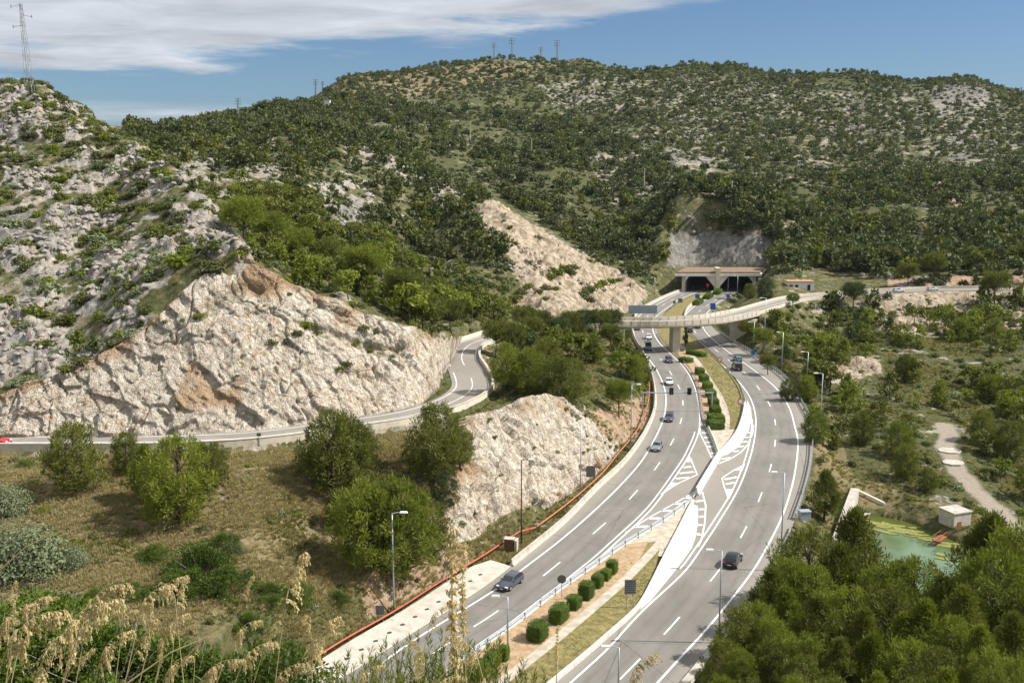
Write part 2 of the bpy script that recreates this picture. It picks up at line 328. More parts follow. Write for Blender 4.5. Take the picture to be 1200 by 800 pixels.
def paint(name, c, metal=0.4):
    n = NT(name, 0.28, 0.5); n.b.inputs['Metallic'].default_value = metal; n.b.inputs['Coat Weight'].default_value = 0.6; n.b.inputs['Coat Roughness'].default_value = 0.08
    n.wear(c, 0.05, 1.0, (0.25, 0.22, 0.18), damt=0.12); M[name] = n.m

# ------------------------------------------------------------------ mesh building and object records
class MB:
    def __init__(s): s.v = []; s.f = []; s.mi = []
    def add(s, vs, fs, mi=0):
        o = len(s.v); s.v += [tuple(q) for q in vs]; s.f += [tuple(i + o for i in q) for q in fs]; s.mi += [mi] * len(fs); return s
    def box(s, c, d, rz=0.0, mi=0, top=1.0):
        x, y, z = d[0] / 2, d[1] / 2, d[2] / 2; cs, sn = math.cos(rz), math.sin(rz); vs = []
        for k in (-1, 1):
            q = top if k > 0 else 1.0
            for a, b in ((-1, -1), (1, -1), (1, 1), (-1, 1)):
                X, Y = a * x * q, b * y * q; vs.append((c[0] + X * cs - Y * sn, c[1] + X * sn + Y * cs, c[2] + k * z))
        return s.add(vs, [(0, 3, 2, 1), (4, 5, 6, 7), (0, 1, 5, 4), (1, 2, 6, 5), (2, 3, 7, 6), (3, 0, 4, 7)], mi)
    def tube(s, pts, r, n=6, mi=0, cap=True):
        pts = [Vector(p) for p in pts]; rs = r if isinstance(r, (list, tuple)) else [r] * len(pts); o = len(s.v); up = Vector((0.01, 0.02, 1))
        for i, p in enumerate(pts):
            d = (pts[min(i + 1, len(pts) - 1)] - pts[max(i - 1, 0)]).normalized()
            a = d.cross(up if abs(d.z) < 0.95 else Vector((1, 0, 0))).normalized(); b = d.cross(a)
            for k in range(n):
                t = 2 * math.pi * k / n; s.v.append(tuple(p + (a * math.cos(t) + b * math.sin(t)) * rs[i]))
        for i in range(len(pts) - 1):
            for k in range(n):
                s.f.append((o + i * n + k, o + i * n + (k + 1) % n, o + (i + 1) * n + (k + 1) % n, o + (i + 1) * n + k)); s.mi.append(mi)
        if cap:
            s.f.append(tuple(o + k for k in range(n))[::-1]); s.f.append(tuple(o + (len(pts) - 1) * n + k for k in range(n))); s.mi += [mi, mi]
        return s
    def sweep(s, pl, prof, mi=0, closed=True, caps=True):      # profile (offset to the left of travel, height) along a polyline
        pl = np.asarray(pl, float); o = len(s.v); n = len(prof); d = np.gradient(pl[:, :2], axis=0); d /= np.linalg.norm(d, axis=1)[:, None] + 1e-9
        for i in range(len(pl)):
            nx, ny = -d[i, 1], d[i, 0]
            for a, h in prof: s.v.append((pl[i, 0] + nx * a, pl[i, 1] + ny * a, pl[i, 2] + h))
        m_ = n if closed else n - 1
        for i in range(len(pl) - 1):
            for k in range(m_):
                s.f.append((o + i * n + k, o + i * n + (k + 1) % n, o + (i + 1) * n + (k + 1) % n, o + (i + 1) * n + k)); s.mi.append(mi)
        if closed and caps:
            s.f.append(tuple(o + k for k in range(n))[::-1]); s.f.append(tuple(o + (len(pl) - 1) * n + k for k in range(n))); s.mi += [mi, mi]
        return s
    def disc(s, c, r, axis, n=16, t=0.02, mi=0):
        a = Vector(axis).normalized(); return s.tube([Vector(c) - a * t / 2, Vector(c) + a * t / 2], r, n, mi)
    def prism(s, poly, z0, z1, mi=0):
        n = len(poly); vs = [(p[0], p[1], z0) for p in poly] + [(p[0], p[1], z1) for p in poly]
        return s.add(vs, [tuple(range(n))[::-1], tuple(range(n, 2 * n))] + [(i, (i + 1) % n, n + (i + 1) % n, n + i) for i in range(n)], mi)
    def sheet(s, poly, z, mi=0):
        return s.add([(p[0], p[1], z) for p in poly], [tuple(range(len(poly)))], mi)
    def mesh(s, name, mats, smooth=False):
        me = bpy.data.meshes.new(name); me.from_pydata(s.v, [], s.f); me.validate()
        for m_ in (mats if isinstance(mats, (list, tuple)) else [mats]): me.materials.append(M[m_] if isinstance(m_, str) else m_)
        if len(me.materials) > 1 and len(me.polygons) == len(s.mi): me.polygons.foreach_set('material_index', s.mi)
        if smooth: me.polygons.foreach_set('use_smooth', [True] * len(me.polygons))
        return me
def put(name, me, parent=None, loc=None, rz=0.0, scale=None):
    o = bpy.data.objects.new(name, me); SC.collection.objects.link(o)
    if parent: o.parent = parent
    if loc is not None: o.location = loc
    if rz: o.rotation_euler = (0, 0, rz)
    if scale is not None: o.scale = (scale,) * 3 if isinstance(scale, (int, float)) else scale
    return o
def obj(name, mb, mats, parent=None, loc=None, rz=0.0, smooth=False): return put(name, mb.mesh(name, mats, smooth), parent, loc, rz)
def tag(o, label=None, cat=None, group=None, kind=None):
    if label: o['label'] = label
    if cat: o['category'] = cat
    if group: o['group'] = group
    if kind: o['kind'] = kind
    return o
def thing(name, label, cat, loc=(0, 0, 0), rz=0.0, group=None): return tag(put(name, None, None, loc, rz), label, cat, group)
def clone(root, loc, rz=0.0, label=None, scale=None):
    r = root.copy(); SC.collection.objects.link(r); r.location = loc; r.rotation_euler = (0, 0, rz)
    if scale is not None: r.scale = (scale,) * 3
    if label: r['label'] = label
    for ch in list(root.children):
        c = ch.copy(); SC.collection.objects.link(c); c.parent = r
        for g in ch.children:
            d = g.copy(); SC.collection.objects.link(d); d.parent = c
    return r
def npmesh(name, V, F, mats, attrs=None, smooth=False):
    me = bpy.data.meshes.new(name); me.vertices.add(len(V)); me.vertices.foreach_set('co', np.ascontiguousarray(V, dtype=np.float32).ravel())
    k = F.shape[1]; me.loops.add(F.size); me.loops.foreach_set('vertex_index', np.ascontiguousarray(F, dtype=np.int32).ravel())
    me.polygons.add(len(F)); me.polygons.foreach_set('loop_start', np.arange(len(F), dtype=np.int32) * k); me.polygons.foreach_set('loop_total', np.full(len(F), k, np.int32))
    for m_ in mats: me.materials.append(M[m_])
    for an, a in (attrs or {}).items():
        at = me.attributes.new(an, 'FLOAT_COLOR', 'POINT'); c = np.zeros((len(V), 4), np.float32); c[:, :a.shape[1]] = a; c[:, 3] = 1; at.data.foreach_set('color', c.ravel())
    me.update(calc_edges=True)
    if smooth: me.polygons.foreach_set('use_smooth', np.ones(len(F), bool))
    return me
def gridfaces(nr, nc):
    i = np.arange(nr - 1)[:, None] * nc + np.arange(nc - 1)[None, :]; i = i.ravel()
    return np.stack([i, i + 1, i + nc + 1, i + nc], 1)
# ------------------------------------------------------------------ lines traced on the ground
L_LEFT = [(396, 798), (480, 744), (570, 686), (615, 650), (660, 613), (698, 574), (730, 544), (751, 516), (762, 495), (767, 479), (767.5, 462), (765, 445), (760, 428), (752, 412), (745, 400), (741, 388), (742, 376), (750, 364), (780, 348), (805, 339)]
L_RIGHT = [(543, 775), (570, 754), (600, 734), (647, 697), (690, 667), (733, 637), (783, 606), (818, 577), (842, 534), (830, 502), (824, 486), (822, 470), (818, 452), (809, 435), (796, 420), (783, 408), (774, 396), (770, 384), (776, 370), (790, 357), (826, 339)]
R_LEFT = [(648, 800), (690, 765), (717, 741), (747, 714), (764, 684), (780, 651), (796, 620), (810, 592), (819, 576), (843, 535), (863, 509), (871, 488), (873, 470), (866, 450), (845, 424), (820, 402), (808, 388), (802, 376), (806, 362), (822, 350), (845, 339)]
R_RIGHT = [(807, 798), (850, 745), (888, 693), (912, 650), (931, 610), (946, 565), (952, 530), (950, 495), (941, 477), (931, 458), (916, 441), (898, 428), (878, 413), (856, 400), (840, 388), (832, 377), (836, 362), (863, 343)]
lL = line(L_LEFT, ext=45, extend_end=20); lLr = line(L_RIGHT, ext=50, extend_end=20)
lR = line(R_LEFT, ext=50, extend_end=20); lRr = line(R_RIGHT, ext=40, extend_end=20)
CORR = np.vstack([lL[:, :2], lRr[::-1, :2]])
SROAD = [(-260, 519, 13), (-120, 518, 13), (0, 518, 13), (100, 518, 13), (200, 517, 13), (300, 512, 13), (400, 499, 13), (480, 487, 13), (528, 472, 12.8), (553, 455, 12.5), (549, 436, 12), (541, 420, 11.8), (547, 406, 11.5), (568, 397, 11), (605, 386, 9.8), (655, 379, 8.9), (735, 378, 8.5), (770, 378, 8.5), (800, 377, 8.5), (830, 375, 8.5), (855, 371, 8.5), (875, 366.5, 8.6), (893, 361, 8.7), (912, 355.5, 8.8), (930, 351, 9), (950, 348.5, 9), (975, 346.5, 9.2), (1000, 344.5, 9.5), (1030, 342.5, 9.8), (1060, 341, 10), (1100, 339.5, 10), (1140, 339, 10.2), (1200, 338, 10.5), (1300, 338, 11)]
sr = line(SROAD, step=2.0)
srpx = proj(sr[:, 0], sr[:, 1], sr[:, 2])[0]
BR0 = int(np.argmin(np.abs(srpx - 728))); BR1 = int(np.argmin(np.abs(srpx - 868)))
SR_W = 3.9
def _off(pl, d):
    t = np.gradient(pl[:, :2], axis=0); t /= np.linalg.norm(t, axis=1)[:, None]; q = pl.copy(); q[:, 0] -= t[:, 1] * d; q[:, 1] += t[:, 0] * d; return q
SRL, SRR = _off(sr, SR_W)[::2], _off(sr, -SR_W)[::2]
# ground control points: photo x, photo y, distance
CT = []
def c_(px, *rows):
    for Y, y in rows: CT.append(('p', px, y, Y))
def w_(u, *rows):
    for Y, z in rows: CT.append(('w', u, Y, z))
for u in (-0.75, -0.5, -0.35, -0.2): w_(u, (2.5, 49.8), (6, 47), (10, 44.5), (20, 37.5), (35, 28), (50, 19), (62, 13.5))
for u in (-0.05, 0.12, 0.3, 0.5, 0.75): w_(u, (2.5, 49), (6, 45.5), (10, 42.5), (20, 34), (35, 24))
w_(-0.05, (50, 12), (62, 5)); w_(0.12, (50, 12), (62, 7), (80, 3)); w_(0.24, (50, 17), (65, 11), (80, 7), (95, 3)); w_(0.36, (50, 16), (65, 8.5), (80, 5), (98, 1), (115, -4), (130, -7), (150, -8))
w_(0.5, (50, 17), (65, 10), (80, 7), (100, 2), (120, -3), (140, -6), (160, -7)); w_(0.75, (50, 18), (80, 9), (120, 0), (160, -3), (220, 0), (300, 6), (400, 16), (600, 45), (900, 100), (1100, 130))
w_(-0.75, (80, 12), (110, 12), (140, 13), (160, 25), (200, 42), (300, 80), (400, 75), (600, 80), (900, 100))
for x in (-60, 100): c_(x, (84, 762), (100, 682), (117, 600), (131, 545), (140, 518))
c_(200, (88, 762), (103, 680), (118, 600), (132, 543), (140, 518)); c_(300, (90, 765), (103, 680), (118, 600), (133, 540), (143, 512))
c_(400, (107, 702), (120, 630), (135, 545)); c_(450, (113, 662), (122, 600), (140, 530)); c_(500, (132, 580), (147, 497)); c_(512, (124, 640))
BIG = [((-160, 511), (-160, 460, 150)), ((-60, 511), (-60, 468, 149)), ((0, 511), (0, 465, 149)), ((60, 511), (60, 445, 150)), ((130, 511), (125, 412, 153)), ((180, 510), (185, 372, 156)), ((230, 508), (230, 328, 160)), ((285, 505), (285, 300, 164)), ((330, 500), (335, 330, 164)), ((375, 495), (390, 352, 166)), ((420, 488), (440, 372, 169)), ((460, 481), (475, 384, 172)), ((492, 472), (503, 394, 178)), ((513, 455), (520, 398, 188)), ((520, 438), (530, 400, 202)), ((530, 418), (536, 400, 217)), ((539, 403), (542, 395, 233))]
FRONT = [((500, 686), (500, 600, 128)), ((530, 665), (528, 520, 143)), ((560, 648), (545, 492, 150)), ((590, 624), (575, 480, 155)), ((628, 600), (605, 470, 160)), ((660, 581), (635, 464, 166)), ((690, 560), (665, 470, 168)), ((705, 548), (690, 490, 172)), ((716, 538), (708, 512, 177)), ((726, 527), (724, 521, 184))]
for b, t in BIG[1:]: c_(t[0], (t[2] + 1, t[1]))
for b, t in FRONT[1:-1]: c_(t[0], (t[2], t[1]))
c_(-60, (200, 290), (250, 195), (300, 120), (400, 140)); c_(0, (165, 410), (200, 290), (250, 190), (300, 105), (400, 135)); c_(40, (300, 100), (400, 135)); c_(100, (165, 385), (195, 300), (240, 200), (285, 135), (360, 165)); c_(150, (195, 280), (235, 205), (255, 166), (330, 205))
c_(200, (175, 300), (205, 240), (232, 193), (290, 225), (350, 208), (450, 172), (600, 158), (750, 165)); c_(240, (180, 285), (207, 238), (260, 262)); c_(270, (178, 285), (195, 275), (240, 290)); c_(250, (300, 232), (420, 182), (560, 158), (700, 146), (850, 160))
c_(300, (172, 306), (220, 292), (300, 242), (400, 186), (520, 160), (640, 150), (800, 134), (950, 150)); c_(350, (170, 345), (215, 325), (280, 262), (380, 200), (520, 152), (620, 150), (850, 124), (1000, 140))
c_(400, (230, 332), (300, 282), (400, 222), (520, 162), (610, 158), (800, 130), (1050, 96), (1200, 110)); c_(450, (240, 350), (300, 300), (400, 240), (500, 178), (600, 176), (750, 140), (920, 115), (1080, 87), (1250, 110))
c_(500, (250, 372), (320, 330), (400, 272), (500, 205), (600, 203), (700, 175), (900, 130), (1100, 81), (1300, 110)); c_(560, (255, 378), (310, 340), (380, 262), (430, 232), (520, 236), (700, 190), (900, 130), (1110, 74), (1300, 110))
c_(600, (205, 440), (225, 420), (285, 383), (305, 368), (345, 300), (395, 253), (470, 262), (560, 238), (750, 180), (950, 120), (1120, 74), (1300, 110)); c_(620, (172, 455)); c_(640, (235, 420), (300, 372), (345, 318), (400, 282), (470, 285))
c_(680, (205, 450), (245, 420), (290, 382), (330, 355), (375, 312), (420, 305), (500, 285), (600, 240), (720, 195), (950, 130), (1140, 72), (1300, 110)); c_(660, (275, 392)); c_(720, (190, 492), (275, 395), (340, 362), (390, 335), (450, 306), (560, 258)); c_(740, (203, 485)); c_(755, (380, 355), (410, 338), (460, 303), (560, 255), (700, 205))
c_(800, (452, 311), (462, 276), (560, 248), (680, 200), (900, 140), (1150, 79), (1300, 110)); c_(860, (452, 311), (464, 274), (560, 248), (700, 196), (900, 140), (1140, 83), (1300, 110)); c_(900, (365, 338), (420, 322), (452, 311), (466, 276), (570, 244), (720, 190), (920, 138), (1120, 88), (1300, 110))
c_(950, (215, 478), (318, 382), (360, 345), (380, 331), (430, 310), (540, 262), (720, 195), (920, 138), (1110, 89), (1300, 110)); c_(960, (205, 502)); c_(985, (178, 555)); c_(1000, (188, 532), (235, 452), (290, 402), (335, 366), (362, 341), (385, 327), (430, 302), (560, 250), (720, 195), (900, 146), (1100, 88), (1300, 110))
c_(1100, (178, 560), (195, 520), (222, 480), (260, 432), (315, 382), (352, 350), (375, 327), (450, 292), (560, 244), (720, 190), (900, 142), (1080, 95), (1300, 120)); c_(1130, (1070, 92)); c_(1165, (1050, 103))
c_(1200, (170, 600), (200, 520), (255, 442), (325, 370), (350, 348), (378, 322), (450, 284), (580, 234), (720, 186), (880, 150), (1050, 112), (1300, 130)); c_(1300, (170, 600), (255, 442), (350, 345), (450, 280), (600, 230), (800, 170), (1050, 120))
for x, y in ((-100, 165), (0, 160), (100, 156), (150, 152), (178, 147), (200, 152), (300, 155), (500, 150), (800, 150), (1000, 150), (1200, 150)): c_(x, (2000, y))
for x in (0, 300, 600, 900, 1200): c_(x, (2800, 175))
_u = []; _v = []; _e = []
KV = 0.35
for c in CT:
    if c[0] == 'p':
        u, t = ray(c[1], c[2]); _u.append(u); _v.append(math.log(c[3]) * KV); _e.append(t)
    else: _u.append(c[1]); _v.append(math.log(c[2]) * KV); _e.append((c[3] - CAMZ) / c[2])
_u = np.array(_u); _v = np.array(_v); _e = np.array(_e); EPS = 0.02
_A = np.sqrt((_u[:, None] - _u) ** 2 + (_v[:, None] - _v) ** 2 + EPS ** 2)
_W = np.linalg.solve(_A + 1e-4 * np.eye(len(_u)), _e)
def natural(X, Y):
    Yc = np.maximum(Y, 2.5); u = np.clip(X / Yc, -0.8, 0.8); v = np.log(Yc) * KV; e = np.zeros_like(u)
    for i in range(len(_u)): e += _W[i] * np.sqrt((u - _u[i]) ** 2 + (v - _v[i]) ** 2 + EPS ** 2)
    z = CAMZ + e * Yc
    s = np.clip(Yc / 300.0, 0.15, 3.0); fade = sstep(40, 200, Yc)
    z = z + fade * s * (1.8 * fbm(X / (26 * s) + 3, Y / (26 * s), o=3, s=3) + 0.9 * (ridge(X / (15 * s), Y / (15 * s) + 7, o=3, s=9) - 0.2))
    return z
# natural terrain plus cuts and fills for the roads
POND = [(1004, 604), (1030, 604), (1060, 610), (1095, 622), (1120, 634), (1150, 644), (1165, 668), (1150, 700), (1090, 705), (1030, 690), (1008, 650)]
PONDW = [tuple(G(a, b, -8.0))[:2] for a, b in POND]
PATH = line([(1106, 497, -2.5), (1112, 512, -2.8), (1108, 522, -3), (1116, 540, -3.6), (1128, 558, -4.6), (1146, 577, -6), (1180, 606, -8), (1230, 640, -9)], step=2)
def terrain(X, Y):
    z = natural(X, Y); rock = np.zeros_like(z)
    m = (Y < 480) & (Y > 40) & (np.abs(X / np.maximum(Y, 1)) < 1.0)
    x, y, zz = X[m], Y[m], z[m]
    keep = np.ones(len(sr), bool); keep[BR0:BR1] = False
    a, av = polydist(x, y, sr[:BR0 + 1], val=sr[:BR0 + 1, 2]); b, bv = polydist(x, y, sr[BR1:], val=sr[BR1:, 2])
    d = np.minimum(a, b); zr = np.where(a < b, av, bv); ds = np.maximum(0, d - SR_W - 0.4)
    lo = zr - 0.12 - ds * 0.75; hi = zr - 0.12 + np.maximum(0, ds - 1.2) * 2.6
    near_side = (polydist(x, y, SRR) < polydist(x, y, SRL)) & (y < 175) & (ds > 0) & (ds < 14); hi = np.where(near_side, np.minimum(hi, zr - 0.85 - ds * 0.02 + np.maximum(0, ds - 8) * .3), hi)
    zz = np.clip(zz, np.where(near_side, lo - .8, lo), hi)
    ins = inpoly(x, y, CORR); dm = np.where(ins, 0, polydist(x, y, CORR, closed=True)); near = y < 445
    cut = np.where(x < 30, 1.7, 1.2); lo = -0.15 - dm * 0.6 - (dm > 1.5) * 0.0; hi = -0.15 + np.maximum(0, dm - np.where(x < 14, 4.6, np.where(x < 34, 3.2, 1.6))) * cut
    zm = np.clip(zz, lo, hi); fz = 0.0
    zz = zm
    ip = inpoly(x, y, PONDW); dp = np.where(ip, 0, polydist(x, y, PONDW, closed=True))
    zz = np.where(ip, -9.0, np.minimum(zz, -7.7 + dp * 0.55)); zz = np.where((dp > 0) & (dp < 6), np.maximum(zz, -7.75), zz)
    pd, pz = polydist(x, y, PATH, val=PATH[:, 2]); w = 1 - sstep(2.0, 6.0, pd); zz = zz * (1 - w) + (pz - 0.1) * w
    z[m] = zz
    return z

# front grid: fine inside the view, coarse outside it
us = np.r_[np.linspace(-0.8, -0.57, 24)[:-1], np.arange(-0.57, 0.57, 0.00176), np.linspace(0.57, 0.8, 24)]
ys = np.r_[np.geomspace(2.5, 60, 90)[:-1], np.geomspace(60, 130, 150)[:-1], np.geomspace(130, 600, 470)[:-1], np.geomspace(600, 1200, 230)[:-1], np.geomspace(1200, 2900, 70)]
nr, nc = len(ys), len(us)
GX = us[None, :] * ys[:, None]; GY = np.repeat(ys[:, None], nc, 1)
GZ = terrain(GX.ravel(), GY.ravel()).reshape(nr, nc)
EG = (GZ - CAMZ) / GY
RUN = np.maximum.accumulate(EG, axis=0)
lys = np.log(ys)
def H(x, y):                            # terrain height, bilinear
    x = np.atleast_1d(np.asarray(x, float)); y = np.atleast_1d(np.asarray(y, float))
    ui = np.clip(np.interp(x / y, us, np.arange(nc)), 0, nc - 1.001); yi = np.clip(np.interp(np.log(y), lys, np.arange(nr)), 0, nr - 1.001)
    a = ui.astype(int); b = yi.astype(int); fu = ui - a; fy = yi - b
    return (GZ[b, a] * (1 - fu) + GZ[b, a + 1] * fu) * (1 - fy) + (GZ[b + 1, a] * (1 - fu) + GZ[b + 1, a + 1] * fu) * fy
def Hs(x, y): return float(H(x, y)[0])
def visible(x, y, ztop):
    ui = np.clip(np.round(np.interp(x / y, us, np.arange(nc))).astype(int), 0, nc - 1); yi = np.clip(np.interp(np.log(y), lys, np.arange(nr)).astype(int) - 1, 0, nr - 1)
    return (ztop - CAMZ) / y > RUN[yi, ui] - 0.0005
def hit(px, py, ymin=60.0):             # where the line of sight meets the ground
    u, t = ray(px, py); ui = int(round(float(np.interp(u, us, np.arange(nc)))))
    col = EG[:, ui]; k = np.where((col >= t) & (ys > ymin))[0]
    if len(k) == 0: return Vector((u * 900, 900, CAMZ + 900 * t))
    k = k[0]; a, b = col[k - 1], col[k]; f = (t - a) / (b - a + 1e-9) if b > a else 0
    Y = ys[k - 1] + (ys[k] - ys[k - 1]) * min(max(f, 0), 1)
    return Vector((u * Y, Y, Hs(u * Y, Y)))

# rock faces cut beside the roads: fine sheets, the ground under them dug away
def spline_rows(pts, n):
    q = np.array(pts, float); L = np.r_[0, np.cumsum(np.linalg.norm(np.diff(q, axis=0), axis=1))]; s = np.linspace(0, L[-1], n)
    out = np.stack([np.interp(s, L, q[:, k]) for k in range(3)], 1)
    for _ in range(6): out[1:-1] = (out[:-2] + out[1:-1] * 2 + out[2:]) / 4
    return out
def face(name, pairs, zb, ns, nt, amp, seed, benches=()):
    base = [G(b[0], b[1], zb(b) if callable(zb) else zb) for b, t in pairs]; top = [P(*t) for b, t in pairs]
    k = np.linspace(0, len(base) - 1, ns)
    def it(a):
        q = np.array(a, float); o = np.stack([np.interp(k, np.arange(len(q)), q[:, j]) for j in range(3)], 1)
        for _ in range(8): o[1:-1] = (o[:-2] + o[1:-1] * 2 + o[2:]) / 4
        return o
    B, T = it(base), it(top); B[:, 2] -= 0.5
    t = np.linspace(0, 1.12, nt)[None, :]; tt = np.minimum(t, 1.0)
    D = T - B; tang = np.gradient(B, axis=0); tang /= np.linalg.norm(tang, axis=1)[:, None]
    Hn = np.stack([tang[:, 1], -tang[:, 0], np.zeros(ns)], 1)             # horizontal, towards the road
    prof_h = tt ** 1.12 ; prof_v = tt
    X = B[:, None, 0] + D[:, None, 0] * prof_h; Y = B[:, None, 1] + D[:, None, 1] * prof_h; Z = B[:, None, 2] + D[:, None, 2] * prof_v
    over = t - tt; hor = np.hypot(D[:, 0], D[:, 1])[:, None]
    X = X - Hn[:, None, 0] * over * (hor * 2 + 10); Y = Y - Hn[:, None, 1] * over * (hor * 2 + 10)
    # displacement along the outward normal
    sl = np.sqrt(hor ** 2 + D[:, 2:3] ** 2) + 1e-6; nv = hor / sl; nh = np.abs(D[:, 2:3]) / sl
    x, y, z = X, Y, Z; q = x * 0.35 + z * 0.5
    f = 1.5 * fbm(x / 9, y / 9, z / 13, 3, seed) + 0.35 * ridge((x + z * .45) / 4.2, (y - z * .2) / 4.2, z / 12, 3, seed + 5)
    wx = 0.7 * vnoise(x / 2.5, y / 2.5, z / 2.5, 4)
    v0 = facets((x + z * .4 + wx * 2) / 7.5, y / 7.5, z / 10.0, seed + 50); v1 = facets((x + z * .45 + wx) / 2.9, y / 2.9, z / 4.6, seed + 9); v2 = facets((x + z * .3) / 1.15, y / 1.15, (z + .5 * wx) / 1.7, seed + 21)
    f = f + 1.7 * v0 + 1.05 * v1 + 0.5 * v2 + 0.14 * fbm(x / .6, y / .6, z / .8, 3, seed + 2)
    gl = vnoise(x / 6, y / 6, z / 30, seed + 70); f = f - 0.9 * (1 - sstep(0, .07, np.abs(gl + .25 * vnoise(x / 1.5, y / 1.5, z / 3, seed + 71))))
    edge = sstep(0, 0.05, t) * (1 - sstep(1.0, 1.10, t)) * sstep(0, 0.03, np.linspace(0, 1, ns))[:, None] * (1 - sstep(0.975, 1, np.linspace(0, 1, ns)))[:, None]
    f = amp * f * (0.15 + 0.85 * edge) + 0.3
    off = np.zeros_like(f); msk = np.zeros(f.shape + (3,))
    S = np.linspace(0, len(pairs) - 1, ns)[:, None]
    for s0, s1, ta, tb, depth in benches:
        tl = ta + (tb - ta) * np.clip((S - s0) / (s1 - s0), 0, 1); w = sstep(s0 - .3, s0 + .3, S) * (1 - sstep(s1 - .3, s1 + .3, S))
        off = off + w * depth * (sstep(tl - 0.012, tl + 0.012, t) - 1) * -1 * sstep(1.0, tl + 0.02, t) if False else off + w * depth * np.exp(-((t - tl) / 0.05) ** 2)
        msk[..., 1] = np.maximum(msk[..., 1], w * np.exp(-((t - tl - .01) / 0.028) ** 2) * (0.5 + 0.5 * vnoise(x, y, z, 5)))
    msk[..., 0] = np.clip(sstep(0.15, 0.6, fbm(x / 7 + 3, y / 7, z / 9, 3, seed + 31) + 0.35 * sstep(0.72, 0.95, t) ), 0, 1)
    msk[..., 1] = np.maximum(msk[..., 1], sstep(1.0, 1.05, t))
    X = X + Hn[:, None, 0] * nh * (f - off); Y = Y + Hn[:, None, 1] * nh * (f - off); Z = Z + nv * (f - off * 0.2)
    hz = H(X.ravel(), Y.ravel()).reshape(X.shape); w = sstep(1.0, 1.10, t); Z = Z * (1 - w) + (hz - 0.6 * sstep(1.02, 1.12, t) + 0.25 * (1 - sstep(1.0, 1.06, t))) * w
    V = np.stack([X, Y, Z], -1).reshape(-1, 3)
    me = npmesh(name, V, gridfaces(ns, nt), ['cut_rock'], {'mask': msk.reshape(-1, 3)})
    o = put(name, me); tag(o, kind='structure')
    foot = np.vstack([B[:, :2] + Hn[:, :2] * 0.0, (T[:, :2] - Hn[:, :2] * 0.5)[::-1]])
    return foot, (X, Y, Z)
foot1, big = face('rock_face', BIG, 13.0, 640, 230, 0.56, 3, [(8.3, 11.2, 0.72, 0.70, 1.6), (6.0, 7.6, 0.76, 0.86, 1.6)])
foot2, fro = face('rock_face', FRONT, 0.2, 300, 170, 0.6, 40)
CUTT = [((790, 312), (782, 290, 470)), ((800, 311), (795, 278, 478)), ((830, 311), (830, 274, 482)), ((870, 311), (868, 274, 483)), ((900, 311), (903, 280, 482)), ((912, 312), (916, 300, 472))]
# ground mask attributes
gx, gy = GX.ravel(), GY.ravel(); gz0 = GZ.ravel().copy(); gpx, gpy = proj(gx, gy, gz0)
for ft in (foot1, foot2):
    k = (gy < 260) & (gy > 100); ii = np.where(k)[0]; ins = inpoly(gx[ii], gy[ii], ft); dd = polydist(gx[ii], gy[ii], ft[::3], closed=True)
    gz0[ii] -= np.where(ins, 7.0 * sstep(0, 2.2, dd), 0)
def blob(px, py, poly, soft=14, y0=0, y1=1e9):
    r = np.zeros_like(px); b = (px > min(p[0] for p in poly) - soft) & (px < max(p[0] for p in poly) + soft) & (py > min(p[1] for p in poly) - soft) & (py < max(p[1] for p in poly) + soft) & (gy > y0) & (gy < y1)
    ii = np.where(b)[0]
    if len(ii) == 0: return r
    d = polydist(px[ii], py[ii], poly, closed=True); d = np.where(inpoly(px[ii], py[ii], poly), d, -d); r[ii] = sstep(-soft, soft, d); return r
rockm = 0.24 + 0 * gpx; soilm = 0 * gpx; drym = 0.40 - .2 * sstep(400, 700, gy); conc = 0 * gpx
LH = [(-200, 80), (40, 95), (110, 130), (160, 155), (245, 230), (300, 300), (280, 330), (200, 365), (120, 420), (60, 450), (-200, 470)]
rockm = np.maximum(rockm, 0.72 * blob(gpx, gpy, LH, 8, 140, 320))
ROCKS = [([(556, 236), (585, 232), (625, 262), (668, 290), (725, 318), (760, 345), (740, 362), (700, 374), (640, 376), (600, 370), (612, 330), (585, 300), (572, 270)], 1.1, 250, 520),
         ([(786, 278), (900, 278), (912, 306), (786, 310)], 0.95, 440, 520), ([(350, 215), (440, 205), (430, 285), (370, 280)], 0.65, 260, 520), ([(200, 160), (330, 158), (330, 230), (230, 240), (200, 190)], 0.5, 280, 640),
         ([(400, 160), (480, 180), (560, 232), (545, 262), (470, 215), (400, 190)], 0.55, 380, 620), ([(700, 80), (1200, 110), (1200, 250), (1000, 200), (820, 190), (700, 120)], 0.42, 650, 1300),
         ([(620, 95), (700, 90), (760, 140), (650, 130)], 0.5, 700, 1300), ([(700, 150), (820, 140), (900, 190), (720, 250), (690, 200)], 0.5, 480, 1000), ([(945, 425), (1030, 418), (1035, 440), (960, 452)], 0.9, 200, 300),
         ([(1040, 340), (1200, 335), (1200, 385), (1050, 395), (1000, 372)], 0.62, 280, 352), ([(1085, 95), (1160, 100), (1165, 140), (1120, 190), (1090, 130)], 0.6, 700, 1300), ([(430, 500), (530, 480), (530, 620), (450, 600)], 0.5, 110, 160)]
for poly, v, a, b in ROCKS: rockm = np.maximum(rockm, v * blob(gpx, gpy, poly, 10, a, b))
for poly, v, a, b in [([(330, 110), (420, 84), (560, 74), (660, 76), (560, 100), (420, 130)], 1.0, 700, 1400), ([(100, 530), (430, 525), (520, 600), (400, 700), (0, 760), (0, 600)], 0.8, 60, 142), ([(860, 255), (950, 270), (900, 310)], .7, 400, 560), ([(950, 500), (1030, 480), (1040, 540), (1060, 600), (960, 590)], 1.0, 140, 230), ([(840, 360), (900, 380), (860, 395)], 1.0, 250, 360)]:
    drym = np.maximum(drym, v * blob(gpx, gpy, poly, 14, a, b))
